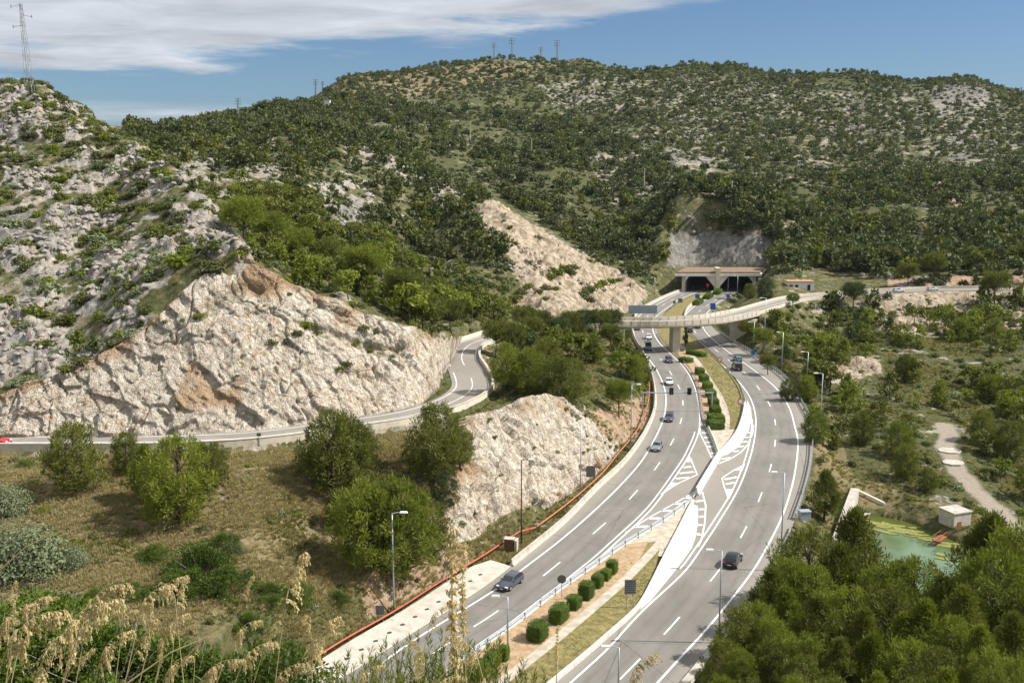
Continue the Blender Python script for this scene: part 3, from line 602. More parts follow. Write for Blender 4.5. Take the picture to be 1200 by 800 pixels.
for poly, v, a, b in [([(690, 480), (760, 460), (765, 500), (700, 540)], 0.6, 160, 240), ([(150, 560), (380, 540), (420, 620), (200, 660)], 0.42, 100, 140), ([(400, 620), (520, 600), (560, 660), (430, 730)], 0.6, 100, 135), ([(1005, 190), (1030, 195), (1035, 220), (1010, 225)], 1.0, 500, 1200), ([(1100, 208), (1125, 225), (1150, 262), (1140, 265), (1112, 235), (1095, 212)], 1.0, 400, 1200), ([(1180, 200), (1210, 208), (1210, 222), (1185, 212)], 1.0, 500, 1200), ([(1040, 325), (1200, 322), (1200, 332), (1040, 336)], 1.0, 350, 400), ([(1080, 420), (1200, 400), (1200, 470), (1080, 480)], 0.35, 200, 300)]:
    soilm = np.maximum(soilm, v * blob(gpx, gpy, poly, 5, a, b))
for poly, v in [([(520, 440), (700, 420), (760, 440), (650, 500), (440, 520)], .25), ([(950, 400), (1200, 370), (1200, 600), (1000, 560)], .2)]:
    drym = np.where(blob(gpx, gpy, poly, 10, 120, 320) > 0.5, v, drym)
pd = polydist(gx, gy, PATH); conc = np.where(pd < 6, 1 - sstep(1.3, 2.3, pd + 0.5 * vnoise(gx / 2, gy / 2)), 0)
k = gy < 60; rockm = np.where(k, 0.1, rockm)
warm = 1.0 * blob(gpx, gpy, ROCKS[0][0], 6, 250, 520)
for q_ in (8, 9): warm = np.maximum(warm, blob(gpx, gpy, ROCKS[q_][0], 6, 200, 356) * .75)
warm = np.maximum(warm, .8 * blob(gpx, gpy, [(596, 355), (700, 352), (720, 376), (600, 376)], 6, 280, 400))
# karst relief on the rocky slopes
w = sstep(0.35, 0.7, rockm) * sstep(120, 150, gy) * (1 - sstep(500, 900, gy)); ii = np.where(w > 0.02)[0]
x, y, z = gx[ii], gy[ii], gz0[ii]
v1, e1 = cell(x / 2.6 + 0.4 * vnoise(x, y), y / 3.4, z / 2.2, 60); v2, e2 = cell(x / 1.2, y / 1.3, z / 1.2, 70); cl = sstep(-0.25, 0.3, fbm(x / 7, y / 7, o=3, s=77))
inroad = np.minimum(polydist(x, y, sr), 1e9); rr = sstep(5.0, 8.0, inroad) * sstep(1, 3, np.where(inpoly(x, y, CORR), 0, polydist(x, y, CORR[::2], closed=True)))
dz = cl * (1.6 * v1 - 0.7 * (1 - sstep(0, .2, e1)) + 0.6 * v2) - 0.3
gz0[ii] += w[ii] * dz * rr
rockm[ii] = np.clip(rockm[ii] + w[ii] * (cl - 0.5) * 0.7, 0, 1.2)
ii = np.where(warm > .02)[0]; x, y, z = gx[ii], gy[ii], gz0[ii]; dg = x * .8 + y * .6
rr = sstep(5.0, 9.0, polydist(x, y, sr)) * sstep(1, 4, np.where(inpoly(x, y, CORR), 0, polydist(x, y, CORR[::2], closed=True)))
v1, e1 = cell(dg / 3.2, (y - x * .5) / 7, z / 5, 90); gz0[ii] += warm[ii] * rr * (2.2 * ridge(dg / 9, (y - x * .6) / 26, o=4, s=93) - .6 + 1.4 * v1 - .7)
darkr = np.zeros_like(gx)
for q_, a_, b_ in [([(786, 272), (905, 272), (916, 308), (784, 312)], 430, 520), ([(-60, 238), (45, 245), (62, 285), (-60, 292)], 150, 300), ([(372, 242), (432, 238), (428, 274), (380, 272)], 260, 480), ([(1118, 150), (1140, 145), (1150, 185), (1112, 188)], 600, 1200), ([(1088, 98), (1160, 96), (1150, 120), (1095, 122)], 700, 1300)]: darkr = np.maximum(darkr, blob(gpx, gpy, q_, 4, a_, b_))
V = np.stack([gx, gy, gz0], 1)
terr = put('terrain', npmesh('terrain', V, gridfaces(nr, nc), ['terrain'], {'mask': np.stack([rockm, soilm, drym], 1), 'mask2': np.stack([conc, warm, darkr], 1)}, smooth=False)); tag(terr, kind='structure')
# land beside and behind the viewpoint
bx, by = np.meshgrid(np.linspace(-3200, 3200, 90), np.linspace(-3200, 3200, 90)); bz = natural(bx.ravel(), np.maximum(by.ravel(), 2.5)).reshape(bx.shape)
rb = np.hypot(bx, by); bz = np.where(by < 3, 48 - 20 * sstep(20, 400, rb) + 60 * sstep(600, 2500, rb), bz)
inside = (by > 0) & (np.abs(bx) < np.maximum(by, 1) * 0.8 + 40); bz = np.where(inside, np.minimum(bz, H(np.clip(bx, -0.8 * np.maximum(by, 3), 0.8 * np.maximum(by, 3)).ravel(), np.clip(by, 3, 2900).ravel()).reshape(bx.shape)) - 45, bz)
o = put('distant_land', npmesh('distant_land', np.stack([bx, by, bz], -1).reshape(-1, 3), gridfaces(90, 90), ['terrain'], {'mask': np.tile([0.3, 0, 0.5], (8100, 1)), 'mask2': np.zeros((8100, 3))})); tag(o, kind='structure')
# ------------------------------------------------------------------ roads
def offs(pl, d, dz=0.0):
    pl = np.asarray(pl, float); t = np.gradient(pl[:, :2], axis=0); t /= np.linalg.norm(t, axis=1)[:, None] + 1e-9
    q = pl.copy(); q[:, 0] -= t[:, 1] * d; q[:, 1] += t[:, 0] * d; q[:, 2] += dz; return q
def ribbon(a, b, n=None):
    n = n or max(len(a), len(b)); f = np.linspace(0, 1, n)
    def s(p):
        L = np.r_[0, np.cumsum(np.linalg.norm(np.diff(p, axis=0), axis=1))]; return np.stack([np.interp(f * L[-1], L, p[:, k]) for k in range(3)], 1)
    A, B = s(np.asarray(a)), s(np.asarray(b)); m = MB(); m.add(np.vstack([A, B]), [(i, n + i, n + i + 1, i + 1) for i in range(n - 1)]); return m
def sub(pl, px0, px1, by='y'):           # piece of a polyline between two photo rows / columns
    q = proj(pl[:, 0], pl[:, 1], pl[:, 2])[1 if by == 'y' else 0]; k = (q >= min(px0, px1)) & (q <= max(px0, px1)) & (pl[:, 1] > 40); i = np.where(k)[0]; return pl[i[0]:i[-1] + 1]
def st(name, mb, mat, **k): return tag(obj(name, mb, mat, **k), kind='structure')

def stroke(mb, pl, w, z):
    a, b = offs(pl, w / 2), offs(pl, -w / 2); a[:, 2] += z; b[:, 2] += z; n = len(a)
    mb.add(np.vstack([a, b]), [(i, n + i, n + i + 1, i + 1) for i in range(n - 1)])
def dashes(mb, pl, w, z, on=5.2, per=17.0, start=0.0):
    L = np.r_[0, np.cumsum(np.linalg.norm(np.diff(pl, axis=0), axis=1))]; s = start
    while s + on < L[-1]:
        q = np.linspace(s, s + on, 4); stroke(mb, np.stack([np.interp(q, L, pl[:, k]) for k in range(3)], 1), w, z); s += per
EXT = dict(ext=30)
L1 = [(417, 800), (483, 751), (580, 691), (613, 666), (660, 630), (704, 591), (735, 560), (756, 534), (774, 500), (780, 478), (779, 456), (770, 434), (760, 420), (750, 406), (745, 397), (742, 384), (746, 373), (758, 364), (786, 348), (808, 339)]
L2 = [(510, 800), (555, 768), (626, 716), (661, 687), (703, 653), (717, 640), (760, 600), (781, 573), (790, 560), (803, 541), (809, 530), (818, 509), (820, 494), (819, 475), (815, 456), (807, 438), (796, 424), (779, 408), (770, 398), (765, 386), (766, 374), (780, 362), (800, 349), (826, 339)]
R1 = [(668, 800), (713, 759), (751, 717), (800, 672), (818, 648), (845, 607), (866, 571), (879, 536), (885, 508), (885, 484), (877, 462), (861, 442), (841, 422), (815, 402), (803, 388), (799, 376), (808, 364), (820, 355), (850, 340)]
R2 = [(771, 799), (800, 767), (833, 731), (877, 676), (897, 644), (917, 604), (929, 566), (934, 536), (935, 515), (931, 498), (926, 480), (915, 461), (900, 446), (880, 431), (860, 417), (843, 404), (828, 390), (823, 378), (829, 366), (842, 354), (862, 342)]
mk = MB()
l1, l2, r1, r2 = line(L1, **EXT), line(L2, **EXT), line(R1, **EXT), line(R2, **EXT)
for q in (l1, r2): stroke(mk, q, 0.26, 0.012)
for q in (l2, r1): stroke(mk, q, 0.24, 0.012)
stroke(mk, offs(sub(l2, 505, 690), 0.75), 0.22, 0.012); stroke(mk, offs(sub(r1, 490, 668), 0.8), 0.22, 0.012)
DL = [(555, 734), (583, 716), (633, 677), (652, 662), (688, 631), (702, 619), (730, 594), (738, 584), (758, 562), (777, 536), (790, 513), (798, 493), (800.5, 477), (799, 462), (794, 450), (782, 431), (768, 413), (757, 398), (753, 386), (756, 374), (768, 363), (792, 349), (815, 339)]
DR = [(778, 743), (797, 722), (832, 681), (843, 667), (866, 633), (873, 620), (886, 594), (899, 560), (906, 535), (909, 510), (908, 491), (902, 474), (893, 460), (883, 447), (872, 436), (849, 418), (836, 408), (822, 397), (813, 386), (812, 374), (824, 361), (856, 341)]
dl = line(DL); dr = line(DR); 
def carriage(a, b, dash, nc_=30):
    n = max(len(a), len(b)); f = np.linspace(0, 1, n)
    def s(p_):
        L = np.r_[0, np.cumsum(np.linalg.norm(np.diff(p_, axis=0), axis=1))]; return np.stack([np.interp(f * L[-1], L, p_[:, k]) for k in range(3)], 1)
    A, B = s(a), s(b); t = np.linspace(0, 1, nc_)[None, :, None]; V = A[:, None, :] * (1 - t) + B[:, None, :] * t; V = V.reshape(-1, 3); d = polydist(V[:, 0], V[:, 1], dash)
    w = np.exp(-((d - 1.05) / .38) ** 2) + np.exp(-((d - 2.75) / .38) ** 2) + .6 * np.exp(-((d - 1.9) / .3) ** 2); sh = sstep(3.9, 4.6, d)
    o = put('motorway_carriageway', npmesh('motorway_carriageway', V, gridfaces(n, nc_)[:, ::-1], ['asphalt'], {'mask': np.stack([w, sh, w * 0], 1)})); tag(o, kind='structure')
carriage(lL, lLr, line(DL, ext=60)); carriage(lR, lRr, line([(724, 798)] + DR, ext=50))
dashes(mk, dl, 0.2, 0.012); dashes(mk, dr, 0.2, 0.012)
dashes(mk, line([(500, 770), (555, 734)], ext=0, step=1), 0.2, 0.012, start=1.0); dashes(mk, line([(724, 798), (778, 743)], step=1), 0.2, 0.012, start=0.5, per=50)
def pline(pts, w=0.24): stroke(mk, np.array([tuple(G(*p)) for p in pts]), w, 0.013)
def ppoly(mb, pts, z): mb.sheet([tuple(G(*p))[:2] for p in pts], z)
# hatched islands, traced corner by corner
pline([(821, 497), (820, 507), (828, 523), (836, 541)], .22)                                # by the north tip, left
for a, b in (((822, 507), (829, 507)), ((825, 512.5), (831, 512.5)), ((827, 518), (833, 518)), ((829, 523), (836, 523)), ((832, 531), (838, 530.5)), ((835, 537), (841, 536.5))): pline([a, b], 0.75)
pline([(883, 498), (882, 507), (877, 520), (868, 530), (855, 538), (842, 543)], .26)         # by the north tip, right
for a, b in (((876, 507), (881, 506)), ((873, 512.5), (880, 512)), ((868, 518), (876, 517)), ((863, 523.5), (872, 522.5)), ((859, 529), (866, 528)), ((846, 537.5), (857, 536))): pline([a, b], 0.7)
pline([(783, 573), (797, 565), (817, 556), (809, 536), (806, 536)], .24); ppoly(mk, [(808, 533), (809.5, 541), (802, 541)], 0.014); ppoly(mk, [(788, 565), (795, 566), (779, 577), (773, 580)], 0.014)
for a, b in (((800, 547.5), (810, 546.5)), ((796, 554.5), (813, 552.5)), ((792, 560.5), (808, 559))): pline([a, b], 0.75)
pline([(873, 544), (861, 550), (846, 560), (849, 571), (854, 584), (857, 577)], .24); ppoly(mk, [(873, 543), (870, 551), (861, 551)], 0.014); ppoly(mk, [(851, 573), (860, 573), (854, 585)], 0.014)
for a, b in (((849, 561.5), (864, 558.5)), ((851, 567), (861, 565))): pline([a, b], 0.7)
pline([(733, 624), (760, 606.5), (787, 591.5), (816, 575)], .24)                                 # south tip, left
for a, b in (((744, 617), (760, 616.3)), ((760, 607), (774, 607)), ((775, 598), (787, 598)), ((790, 590), (800, 589.5)), ((802, 583), (810, 582.5))): pline([a, b], 0.75)
pline([(823, 576), (827, 592), (826, 612), (822, 632), (818, 640)], .24)
for a, b in (((815, 587.5), (824, 586)), ((819, 597), (825, 596)), ((819, 605.5), (825, 604.5)), ((817, 615), (823, 614.5)), ((816, 626), (821, 625.5))): pline([a, b], 0.75)
tag(obj('road_markings', mk, 'white_paint'), kind='structure')
wa = MB(); ppoly(wa, [(811, 590), (818, 593), (818, 612), (815, 630), (811, 641), (803, 653), (790, 670), (762, 704), (750, 714), (765, 684), (781, 651), (797, 620)], 0.007)
ppoly(wa, [(845, 535), (853, 532), (866, 523), (878, 503), (881, 489), (880, 478), (876, 469), (872, 487), (864, 510)], 0.007); st('painted_median_area', wa, 'white_area')
# central reservation
def between(a, b, y0, y1):
    A, B = sub(a, y0, y1), sub(b, y0, y1); return ribbon(A, B)
def lift(mb, z): mb.v = [(x, y, zz + z) for x, y, zz in mb.v]; return mb
mpath = [(560, 822), (587, 800), (628, 768), (672, 732), (700, 708), (729, 683), (762, 649), (790, 618)]
pathS = line(mpath, step=2)
south = [(540, 777)] + [(p[0], p[1]) for p in L_RIGHT[1:6]] + [(733, 638), (775, 634), (764, 684), (747, 714), (717, 741), (690, 765), (648, 800), (600, 840), (470, 840)]
g = MB(); ppoly(g, south, 0.03); st('median_verge', g, 'verge_grass')
g = MB(); ppoly(g, [(543, 776), (570, 755), (600, 735), (647, 698), (690, 668), (733, 638), (760, 634), (745, 664), (700, 706), (672, 730), (628, 766), (570, 812), (500, 812)], 0.05); st('median_verge', g, 'bare_earth')
g = MB(); ppoly(g, [(733, 638), (783, 607), (814, 581), (809, 590), (796, 621), (778, 652), (758, 650)], 0.02); st('median_apron', g, 'tan_path')
g = MB(); stroke(g, pathS, 1.3, 0.07); st('median_path', g, 'tan_path')
north = [(829, 503), (823, 486), (821, 470), (817, 452), (808, 435), (795, 420), (782, 408), (773, 396), (769, 384), (774, 372), (788, 360), (800, 352), (826, 340), (845, 340), (821, 351), (806, 362), (801, 376), (807, 388), (819, 402), (844, 424), (865, 450), (872, 470), (870, 488), (864, 503)]
g = MB(); ppoly(g, north, 0.03); st('median_verge', g, 'verge_grass')
g = MB(); ppoly(g, [(830, 502), (866, 502), (858, 519), (842, 534)], 0.02); st('median_apron', g, 'tan_path')
g = MB(); ppoly(g, [(795, 405), (812, 419), (822, 433), (832, 449), (842, 466), (848, 487), (847, 503), (829, 503), (823, 486), (821, 470), (817, 452), (808, 435), (795, 420)], 0.05); st('median_verge', g, 'bare_earth')
g = MB(); stroke(g, line([(843, 533), (849, 508), (851, 488), (844, 466), (834, 450), (824, 434), (812, 418), (798, 406), (791, 400), (788, 390)], step=2), 1.5, 0.07); st('median_path', g, 'tan_path')
# the old coast road
sl, srr = offs(sr, SR_W), offs(sr, -SR_W); st('hill_road', ribbon(sl, srr, len(sr)), 'pale_asphalt')
mk2 = MB(); k0 = 4
for d, w in ((3.0, .2), (-3.0, .2), (0, .18)): stroke(mk2, offs(sr[:BR1 + 30], d), w, 0.01)
tag(obj('road_markings', mk2, 'white_paint'), kind='structure')
def srseg(x0, x1, o, dz=0):
    i = np.where((srpx >= x0) & (srpx <= x1))[0]; return offs(sr, o, dz)[i[0]:i[-1] + 1]
def wall(name, label, pl, w, h, mat, cat='wall', z0=-0.5, coping=None):
    t = thing(name, label, cat, tuple(pl[len(pl) // 2])); base = np.array(pl) - np.array(pl[len(pl) // 2])
    obj('wall_body', MB().sweep(base, [(-w / 2, z0), (w / 2, z0), (w / 2, h), (-w / 2, h)]), mat, t)
    if coping: obj('coping', MB().sweep(base, [(-w / 2 - .05, h), (w / 2 + .05, h), (w / 2 + .05, h + .1), (-w / 2 - .05, h + .1)]), coping, t)
    return t
ib = int(np.argmin(np.where(sr[:, 1] < 250, np.abs(sr[:, 1] - 246), 999)))
wall('parapet_wall', 'long cream parapet wall on the outer edge of the small hill road above the dry slope', offs(sr, -SR_W)[2:ib], 0.4, 0.85, 'sand_concrete', z0=-1.2, coping='pale_concrete')
i2 = np.where((sr[:, 1] > 226) & (sr[:, 1] < 262))[0]
wall('parapet_wall', 'short cream wall behind the far bend of the small hill road under the pines', offs(sr, SR_W)[i2[0]:i2[-1]], 0.4, 0.9, 'sand_concrete')
# bridge over the motorway
mid = sr[(BR0 + BR1) // 2]
bs = sr[BR0 - 2:BR1 + 3] - mid
bt = thing('road_bridge', 'curved cream concrete overpass carrying the hill road across both carriageways', 'bridge', tuple(mid))
obj('deck', MB().sweep(bs, [(-4.3, -0.02), (-4.3, -0.55), (-2.6, -1.25), (2.6, -1.25), (4.3, -0.55), (4.3, -0.02)]), 'concrete', bt)
for sd in (-1, 1):
    pp = offs(bs, sd * 4.15); w = obj('parapet', MB().sweep(pp, [(-.13, -0.02), (.13, -0.02), (.13, 1.05), (-.13, 1.05)]), 'sand_concrete', bt)
    L = np.r_[0, np.cumsum(np.linalg.norm(np.diff(pp, axis=0), axis=1))]
    pm = MB().box((0, 0, 0.5), (0.3, 0.42, 1.14)).mesh('rib', 'concrete')
    for s in np.arange(1, L[-1], 2.6):
        q = [np.interp(s, L, pp[:, j]) for j in range(3)]; i = min(len(pp) - 2, int(np.searchsorted(L, s))); a = math.atan2(pp[i + 1][1] - pp[i][1], pp[i + 1][0] - pp[i][0]); put('rib', pm, w, q, a)
for px in (789,):
    i = int(np.argmin(np.abs(srpx - px))); q = sr[i] - mid; print('PIER', i, sr[i], BR0, BR1)
    obj('pier', MB().box((q[0], q[1], -1.25 - 3.7), (2.2, 3.6, 7.4), 0.15), 'concrete', bt)
i0 = BR0 - 1; q = sr[i0] - mid; obj('abutment', MB().box((q[0] + 1, q[1], -4.9), (3.0, 8.4, 7.3), 0.05), 'concrete', bt)
q = sr[BR1 + 1] - mid; obj('abutment', MB().box((q[0], q[1], -4.9), (3.0, 8.4, 7.3), 0.6), 'concrete', bt)
for a, b, sd, lab in ((868, 1200, 1, 'cream parapet wall on the uphill side of the hill road right of the overpass'), (868, 1010, -1, 'cream parapet wall on the downhill side of the hill road right of the overpass')):
    wall('parapet_wall', lab, srseg(a, b, sd * 4.1), 0.35, 0.8, 'sand_concrete')
# arched viaduct further right
a0 = np.where((srpx > 950) & (srpx < 1002))[0]; av = sr[a0]; am = av[len(av) // 2]
vt = thing('arch_viaduct', 'small stone arch viaduct under the hill road right of the overpass, half hidden by pines', 'viaduct', tuple(am))
d = (av[-1] - av[0]); Ld = float(np.linalg.norm(d[:2])); ang = math.atan2(d[1], d[0])
def arch_side(y):
    m = MB(); n = 14; w = 5.2; hh = Ld / 2 + 6; rad = 2.6; xs = [rad * math.cos(math.pi * k / n) * 2 for k in range(n + 1)]; zs = [-4.8 + rad * 1.25 * math.sin(math.pi * k / n) for k in range(n + 1)]
    for k in range(n): m.add([(xs[k], y, zs[k]), (xs[k + 1], y, zs[k + 1]), (xs[k + 1], y, -0.3), (xs[k], y, -0.3)], [(0, 1, 2, 3)])
    for k in range(n): m.add([(xs[k], y, zs[k]), (xs[k + 1], y, zs[k + 1]), (xs[k + 1], -y, zs[k + 1]), (xs[k], -y, zs[k])], [(0, 1, 2, 3)])
    for s in (-1, 1): m.add([(s * w, y, -10), (s * hh, y, -10), (s * hh, y, -0.3), (s * w, y, -0.3)], [(0, 1, 2, 3)])
    return m
vw = obj('arch_wall', arch_side(-4.2), 'plaster', vt); vw.rotation_euler = (0, 0, ang); vw2 = obj('arch_wall', arch_side(4.2), 'plaster', vt); vw2.rotation_euler = (0, 0, ang)
v3 = obj('coping', MB().box((0, -4.2, -0.1), (Ld + 12, 0.5, 0.35)), 'pale_concrete', vt); v3.rotation_euler = (0, 0, ang)
# tunnel portals
TX = lambda px: G(px, 341).x * 430 / G(px, 341).y
x0, xa, xb, x1 = TX(803), TX(837.5), TX(843), TX(882); y0 = 431.0; SK = 0.36; dep = 21
tp = thing('tunnel_portal', 'twin concrete tunnel portal with tan central fin and flat overhanging roof', 'tunnel portal', ((x0 + x1) / 2, y0, 0)); cx = (x0 + x1) / 2
def para(xl, xr, z0, z1, ya=0, yb=dep, m=None):
    m = m or MB(); v = [(xl - cx + ya * SK, ya, z0), (xr - cx + ya * SK, ya, z0), (xr - cx + yb * SK, yb, z0), (xl - cx + yb * SK, yb, z0)]; v += [(a, b, z1) for a, b, c in v]
    return m.add(v, [(0, 3, 2, 1), (4, 5, 6, 7), (0, 1, 5, 4), (1, 2, 6, 5), (2, 3, 7, 6), (3, 0, 4, 7)])
obj('side_wall', para(x0 - 1.4, x0, -1, 6.9), 'concrete', tp); obj('side_wall', para(x1, x1 + 1.4, -1, 6.9), 'plaster', tp); obj('central_pier', para(xa + .3, xb - .3, -1, 6.9), 'plaster', tp)
obj('roof_slab', para(x0 - 4.2, x1 + 3.8, 6.92, 8.0, -1.5), 'plaster', tp); obj('roof_cover', para(x0 - 3.6, x1 + 3.2, 8.01, 8.75, -1.0), 'portal_top', tp)
fm = MB(); v = [(xa - cx + .1, -2.6, -0.2), (xb - cx - .1, -2.6, -0.2), (xb - cx - .1, -2.6, 10.6), (xa - cx + .1, -2.6, 10.6)]; v += [(a, 2.5, c) for a, b, c in v]
fm.add(v, [(0, 1, 2, 3), (7, 6, 5, 4), (0, 4, 5, 1), (1, 5, 6, 2), (2, 6, 7, 3), (3, 7, 4, 0)]); obj('central_fin', fm, 'sand_concrete', tp)
def gusset(xs, zs):
    m = MB(); v = [(x - cx, -0.6, z) for x, z in zip(xs, zs)] + [(x - cx, 3.0, z) for x, z in zip(xs, zs)]; n = len(xs)
    return m.add(v, [tuple(range(n)), tuple(range(n, 2 * n))[::-1]] + [(i, n + i, n + (i + 1) % n, (i + 1) % n) for i in range(n)])
for xs, zs in (((xa + .28, xa - 3.9, xa + .28), (1.8, 6.9, 6.9)), ((xb - .28, xb + 3.9, xb - .28), (1.8, 6.9, 6.9)), ((x0, x0 + 1.6, x0), (4.6, 6.9, 6.9)), ((x1, x1 - 1.6, x1), (4.6, 6.9, 6.9))): obj('haunch', gusset(xs, zs), 'plaster', tp)
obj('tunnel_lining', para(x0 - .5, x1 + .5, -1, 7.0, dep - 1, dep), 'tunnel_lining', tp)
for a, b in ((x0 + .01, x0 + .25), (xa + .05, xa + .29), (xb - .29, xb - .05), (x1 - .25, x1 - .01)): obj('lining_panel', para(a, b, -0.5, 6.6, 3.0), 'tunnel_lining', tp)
# ------------------------------------------------------------------ barriers
def guardrail(label, pl, every=4.0, h=0.75, beam='galvanised', post='galvanised', double=False, flip=1):
    pl = np.array(pl); o = pl[len(pl) // 2]; t = thing('guardrail', label, 'guardrail', tuple(o)); b = pl - o
    W = [(0, -.16), (.05, -.1), (.05, -.05), (0, 0), (.05, .05), (.05, .1), (0, .16), (.03, .16), (.09, .1), (.09, -.1), (.03, -.16)]
    obj('beam', MB().sweep(b, [(a * flip, h - .16 + c) for a, c in W]), beam, t)
    if double: obj('beam', MB().sweep(b, [(-.05 * flip, h + .3), (.05 * flip, h + .3), (.05 * flip, h + .4), (-.05 * flip, h + .4)]), beam, t)
    pm = MB().box((-.06 * flip, 0, h / 2 - .1), (.1, .14, h + .25 + (.45 if double else 0))).mesh('post', post); L = np.r_[0, np.cumsum(np.linalg.norm(np.diff(b, axis=0), axis=1))]
    for s in np.arange(0.5, L[-1], every):
        i = min(len(b) - 2, int(np.searchsorted(L, s))); put('post', pm, t, [np.interp(s, L, b[:, j]) for j in range(3)], math.atan2(b[i + 1][1] - b[i][1], b[i + 1][0] - b[i][0]) + math.pi / 2)
    return t
JER = [(-.32, 0), (-.3, .12), (-.12, .35), (-.08, .85), (.08, .85), (.12, .35), (.3, .12), (.32, 0)]
def jersey(label, pl, mat, sc=1.0, cat='barrier', joint=6.0, prof=None):
    pl = np.array(pl); o = pl[len(pl) // 2]; t = thing('concrete_barrier', label, cat, tuple(o)); b = pl - o; pr = [(x * sc, z * sc) for x, z in (prof or JER)]
    L = np.r_[0, np.cumsum(np.linalg.norm(np.diff(b, axis=0), axis=1))]; s = 0.0
    while s < L[-1] - 0.5:
        e = min(s + joint - 0.05, L[-1]); q = np.linspace(s, e, max(2, int((e - s) / 1.5) + 1)); obj('barrier_unit', MB().sweep(np.stack([np.interp(q, L, b[:, k]) for k in range(3)], 1), pr), mat, t); s += joint
    return t
jersey('long cream concrete barrier along the outer edge of the left carriageway up to the overpass', offs(sub(lL, 664, 386), 0.0), 'pale_concrete', 1.15, joint=12)
jersey('pale concrete barrier on the left of the far carriageway between overpass and tunnel', sub(lL[np.where(lL[:, 1] > 330)[0]], 372, 336), 'pale_concrete', 1.3, joint=12)
jersey('white concrete barrier closing the central gap between the two median tips', line([(816, 580), (824, 566), (833, 551), (842, 536)], step=1), 'white_area', 1.5, joint=4)
jersey('white concrete barrier curving up the right side of the far median strip', offs(line([(842, 535), (852, 524), (863, 509), (870, 490), (873, 474)], step=1.5), 0), 'white_area', 1.05, joint=5)
jersey('white concrete barrier on the left side of the far median tip', line([(842, 534), (838, 522), (833, 510), (829, 501)], step=1.5), 'white_area', 1.0, joint=5)
kerbp = [(-.2, 0), (-.2, .5), (.15, .5), (.25, 0)]
jersey('white kerb wall along the right edge of the near median strip', sub(lR, 586, 830), 'white_area', 1.0, 'kerb', 8, kerbp)
jersey('white kerb strip under the steel rail on the left edge of the near median', offs(sub(lLr, 584, 790), 0.25), 'white_area', 1.0, 'kerb', 10, [(-.55, 0), (-.55, .12), (.45, .12), (.45, 0)])
jersey('pale kerb along the right edge of the right carriageway in the foreground', sub(lRr, 690, 830), 'pale_concrete', 1.0, 'kerb', 10, [(-.5, 0), (-.4, .5), (.4, .5), (.5, 0)])
jersey('pale concrete barrier on the right of the far median beside the tunnel approach', sub(lR[np.where(lR[:, 1] > 330)[0]], 374, 338), 'pale_concrete', 1.2, joint=12)
guardrail('blue-grey steel guardrail on the left edge of the near median beside the clipped bushes', offs(sub(lLr, 580, 800), -0.35), 3.9, 0.9, 'blue_steel', 'blue_steel')
guardrail('grey steel guardrail on the left edge of the far median beside the hedge', sub(lLr[np.where(lLr[:, 1] > 185)[0]], 500, 390), 4, 0.8)
guardrail('grey steel guardrail on the right edge of the far median grass', offs(sub(lR[np.where(lR[:, 1] > 205)[0]], 470, 392), 0.3), 4, 0.8)
guardrail('double steel guardrail with pale posts on the outer bend of the right carriageway', sub(lRr, 612, 392), 2.0, 0.8, 'galvanised', 'white_paint', True)
guardrail('steel guardrail on the outer edge of the right carriageway behind the pale kerb', offs(sub(lRr, 615, 700), -0.2), 4, 0.8)
def piperail(label, pl, mat, z=0.95):
    pl = np.array(pl); o = pl[len(pl) // 2].copy(); t = thing('pipe_rail', label, 'railing', tuple(o)); b = pl - o
    obj('rail', MB().tube([(p[0], p[1], z) for p in b], 0.125, 7), mat, t, smooth=True); L = np.r_[0, np.cumsum(np.linalg.norm(np.diff(b, axis=0), axis=1))]
    pm = MB().box((0, 0, z / 2 - .2), (.12, .12, z + .4)).mesh('post', 'rust')
    for s in np.arange(1, L[-1], 5.0): put('post', pm, t, [np.interp(s, L, b[:, j]) for j in range(3)])
RED = [(330, 808), (370, 779), (422, 747), (463, 725), (510, 693), (564, 660), (582, 648), (600, 635), (613, 627), (628, 625)]
ORG = [(629, 624), (653, 606), (680, 584), (707, 559), (720, 542), (735, 524), (748, 507), (755, 493), (759, 478), (761, 460), (759, 444), (752, 430)]
redl = line(RED, step=3); piperail('long red pipe rail above the pale concrete apron in the foreground', redl, 'red_paint'); piperail('orange pipe rail behind the cream barrier where the left carriageway bends', line(ORG, step=3), 'orange_paint')
ap = thing('concrete_apron', 'wide pale concrete apron sloping from the red rail down to the left carriageway', 'apron', tuple(G(470, 735)))
o_ = np.array(G(470, 735)); ol = line([(300, 826), (330, 808), (372, 783), (422, 750), (463, 728), (510, 697), (556, 667), (575, 662)], step=3); il = sub(lL, 662, 900)
rbm = ribbon(ol, il[::1], 60); n = 60
rbm.v = [(v[0] - o_[0], v[1] - o_[1], (0.75 if i < n else 0.03)) for i, v in enumerate(rbm.v)]; obj('slab', rbm, 'pale_concrete', ap)
dm_ = MB().box((0, 0, 0), (0.5, 0.3, 0.1)).mesh('drain_hole', 'dark_metal')
for i in range(8, 56, 3):
    a, b = np.array(rbm.v[i]), np.array(rbm.v[i + n]); put('drain_hole', dm_, ap, a * .5 + b * .5 + np.array([0, 0, .02]), 0.6)
stp = MB().sweep(offs(line([(560, 665), (575, 652), (590, 645)], step=1), 0), [(-.3, 0), (.3, 0), (.3, .8), (-.3, .8)])
# roadside cabinet and small red board
q = G(597, 645); cb = thing('roadside_cabinet', 'brown boxy cabinet with pale concrete side on the verge below the rock face', 'cabinet', tuple(q), -0.2)
obj('cabinet_body', MB().box((0, 0, 0.9), (1.3, 1.0, 1.8)), 'brown_board', cb); obj('side_slab', MB().box((0.95, 0.1, 0.85), (0.35, 1.3, 1.7)), 'pale_concrete', cb); obj('cabinet_lid', MB().box((0, 0, 1.84), (1.45, 1.15, .08)), 'concrete', cb)
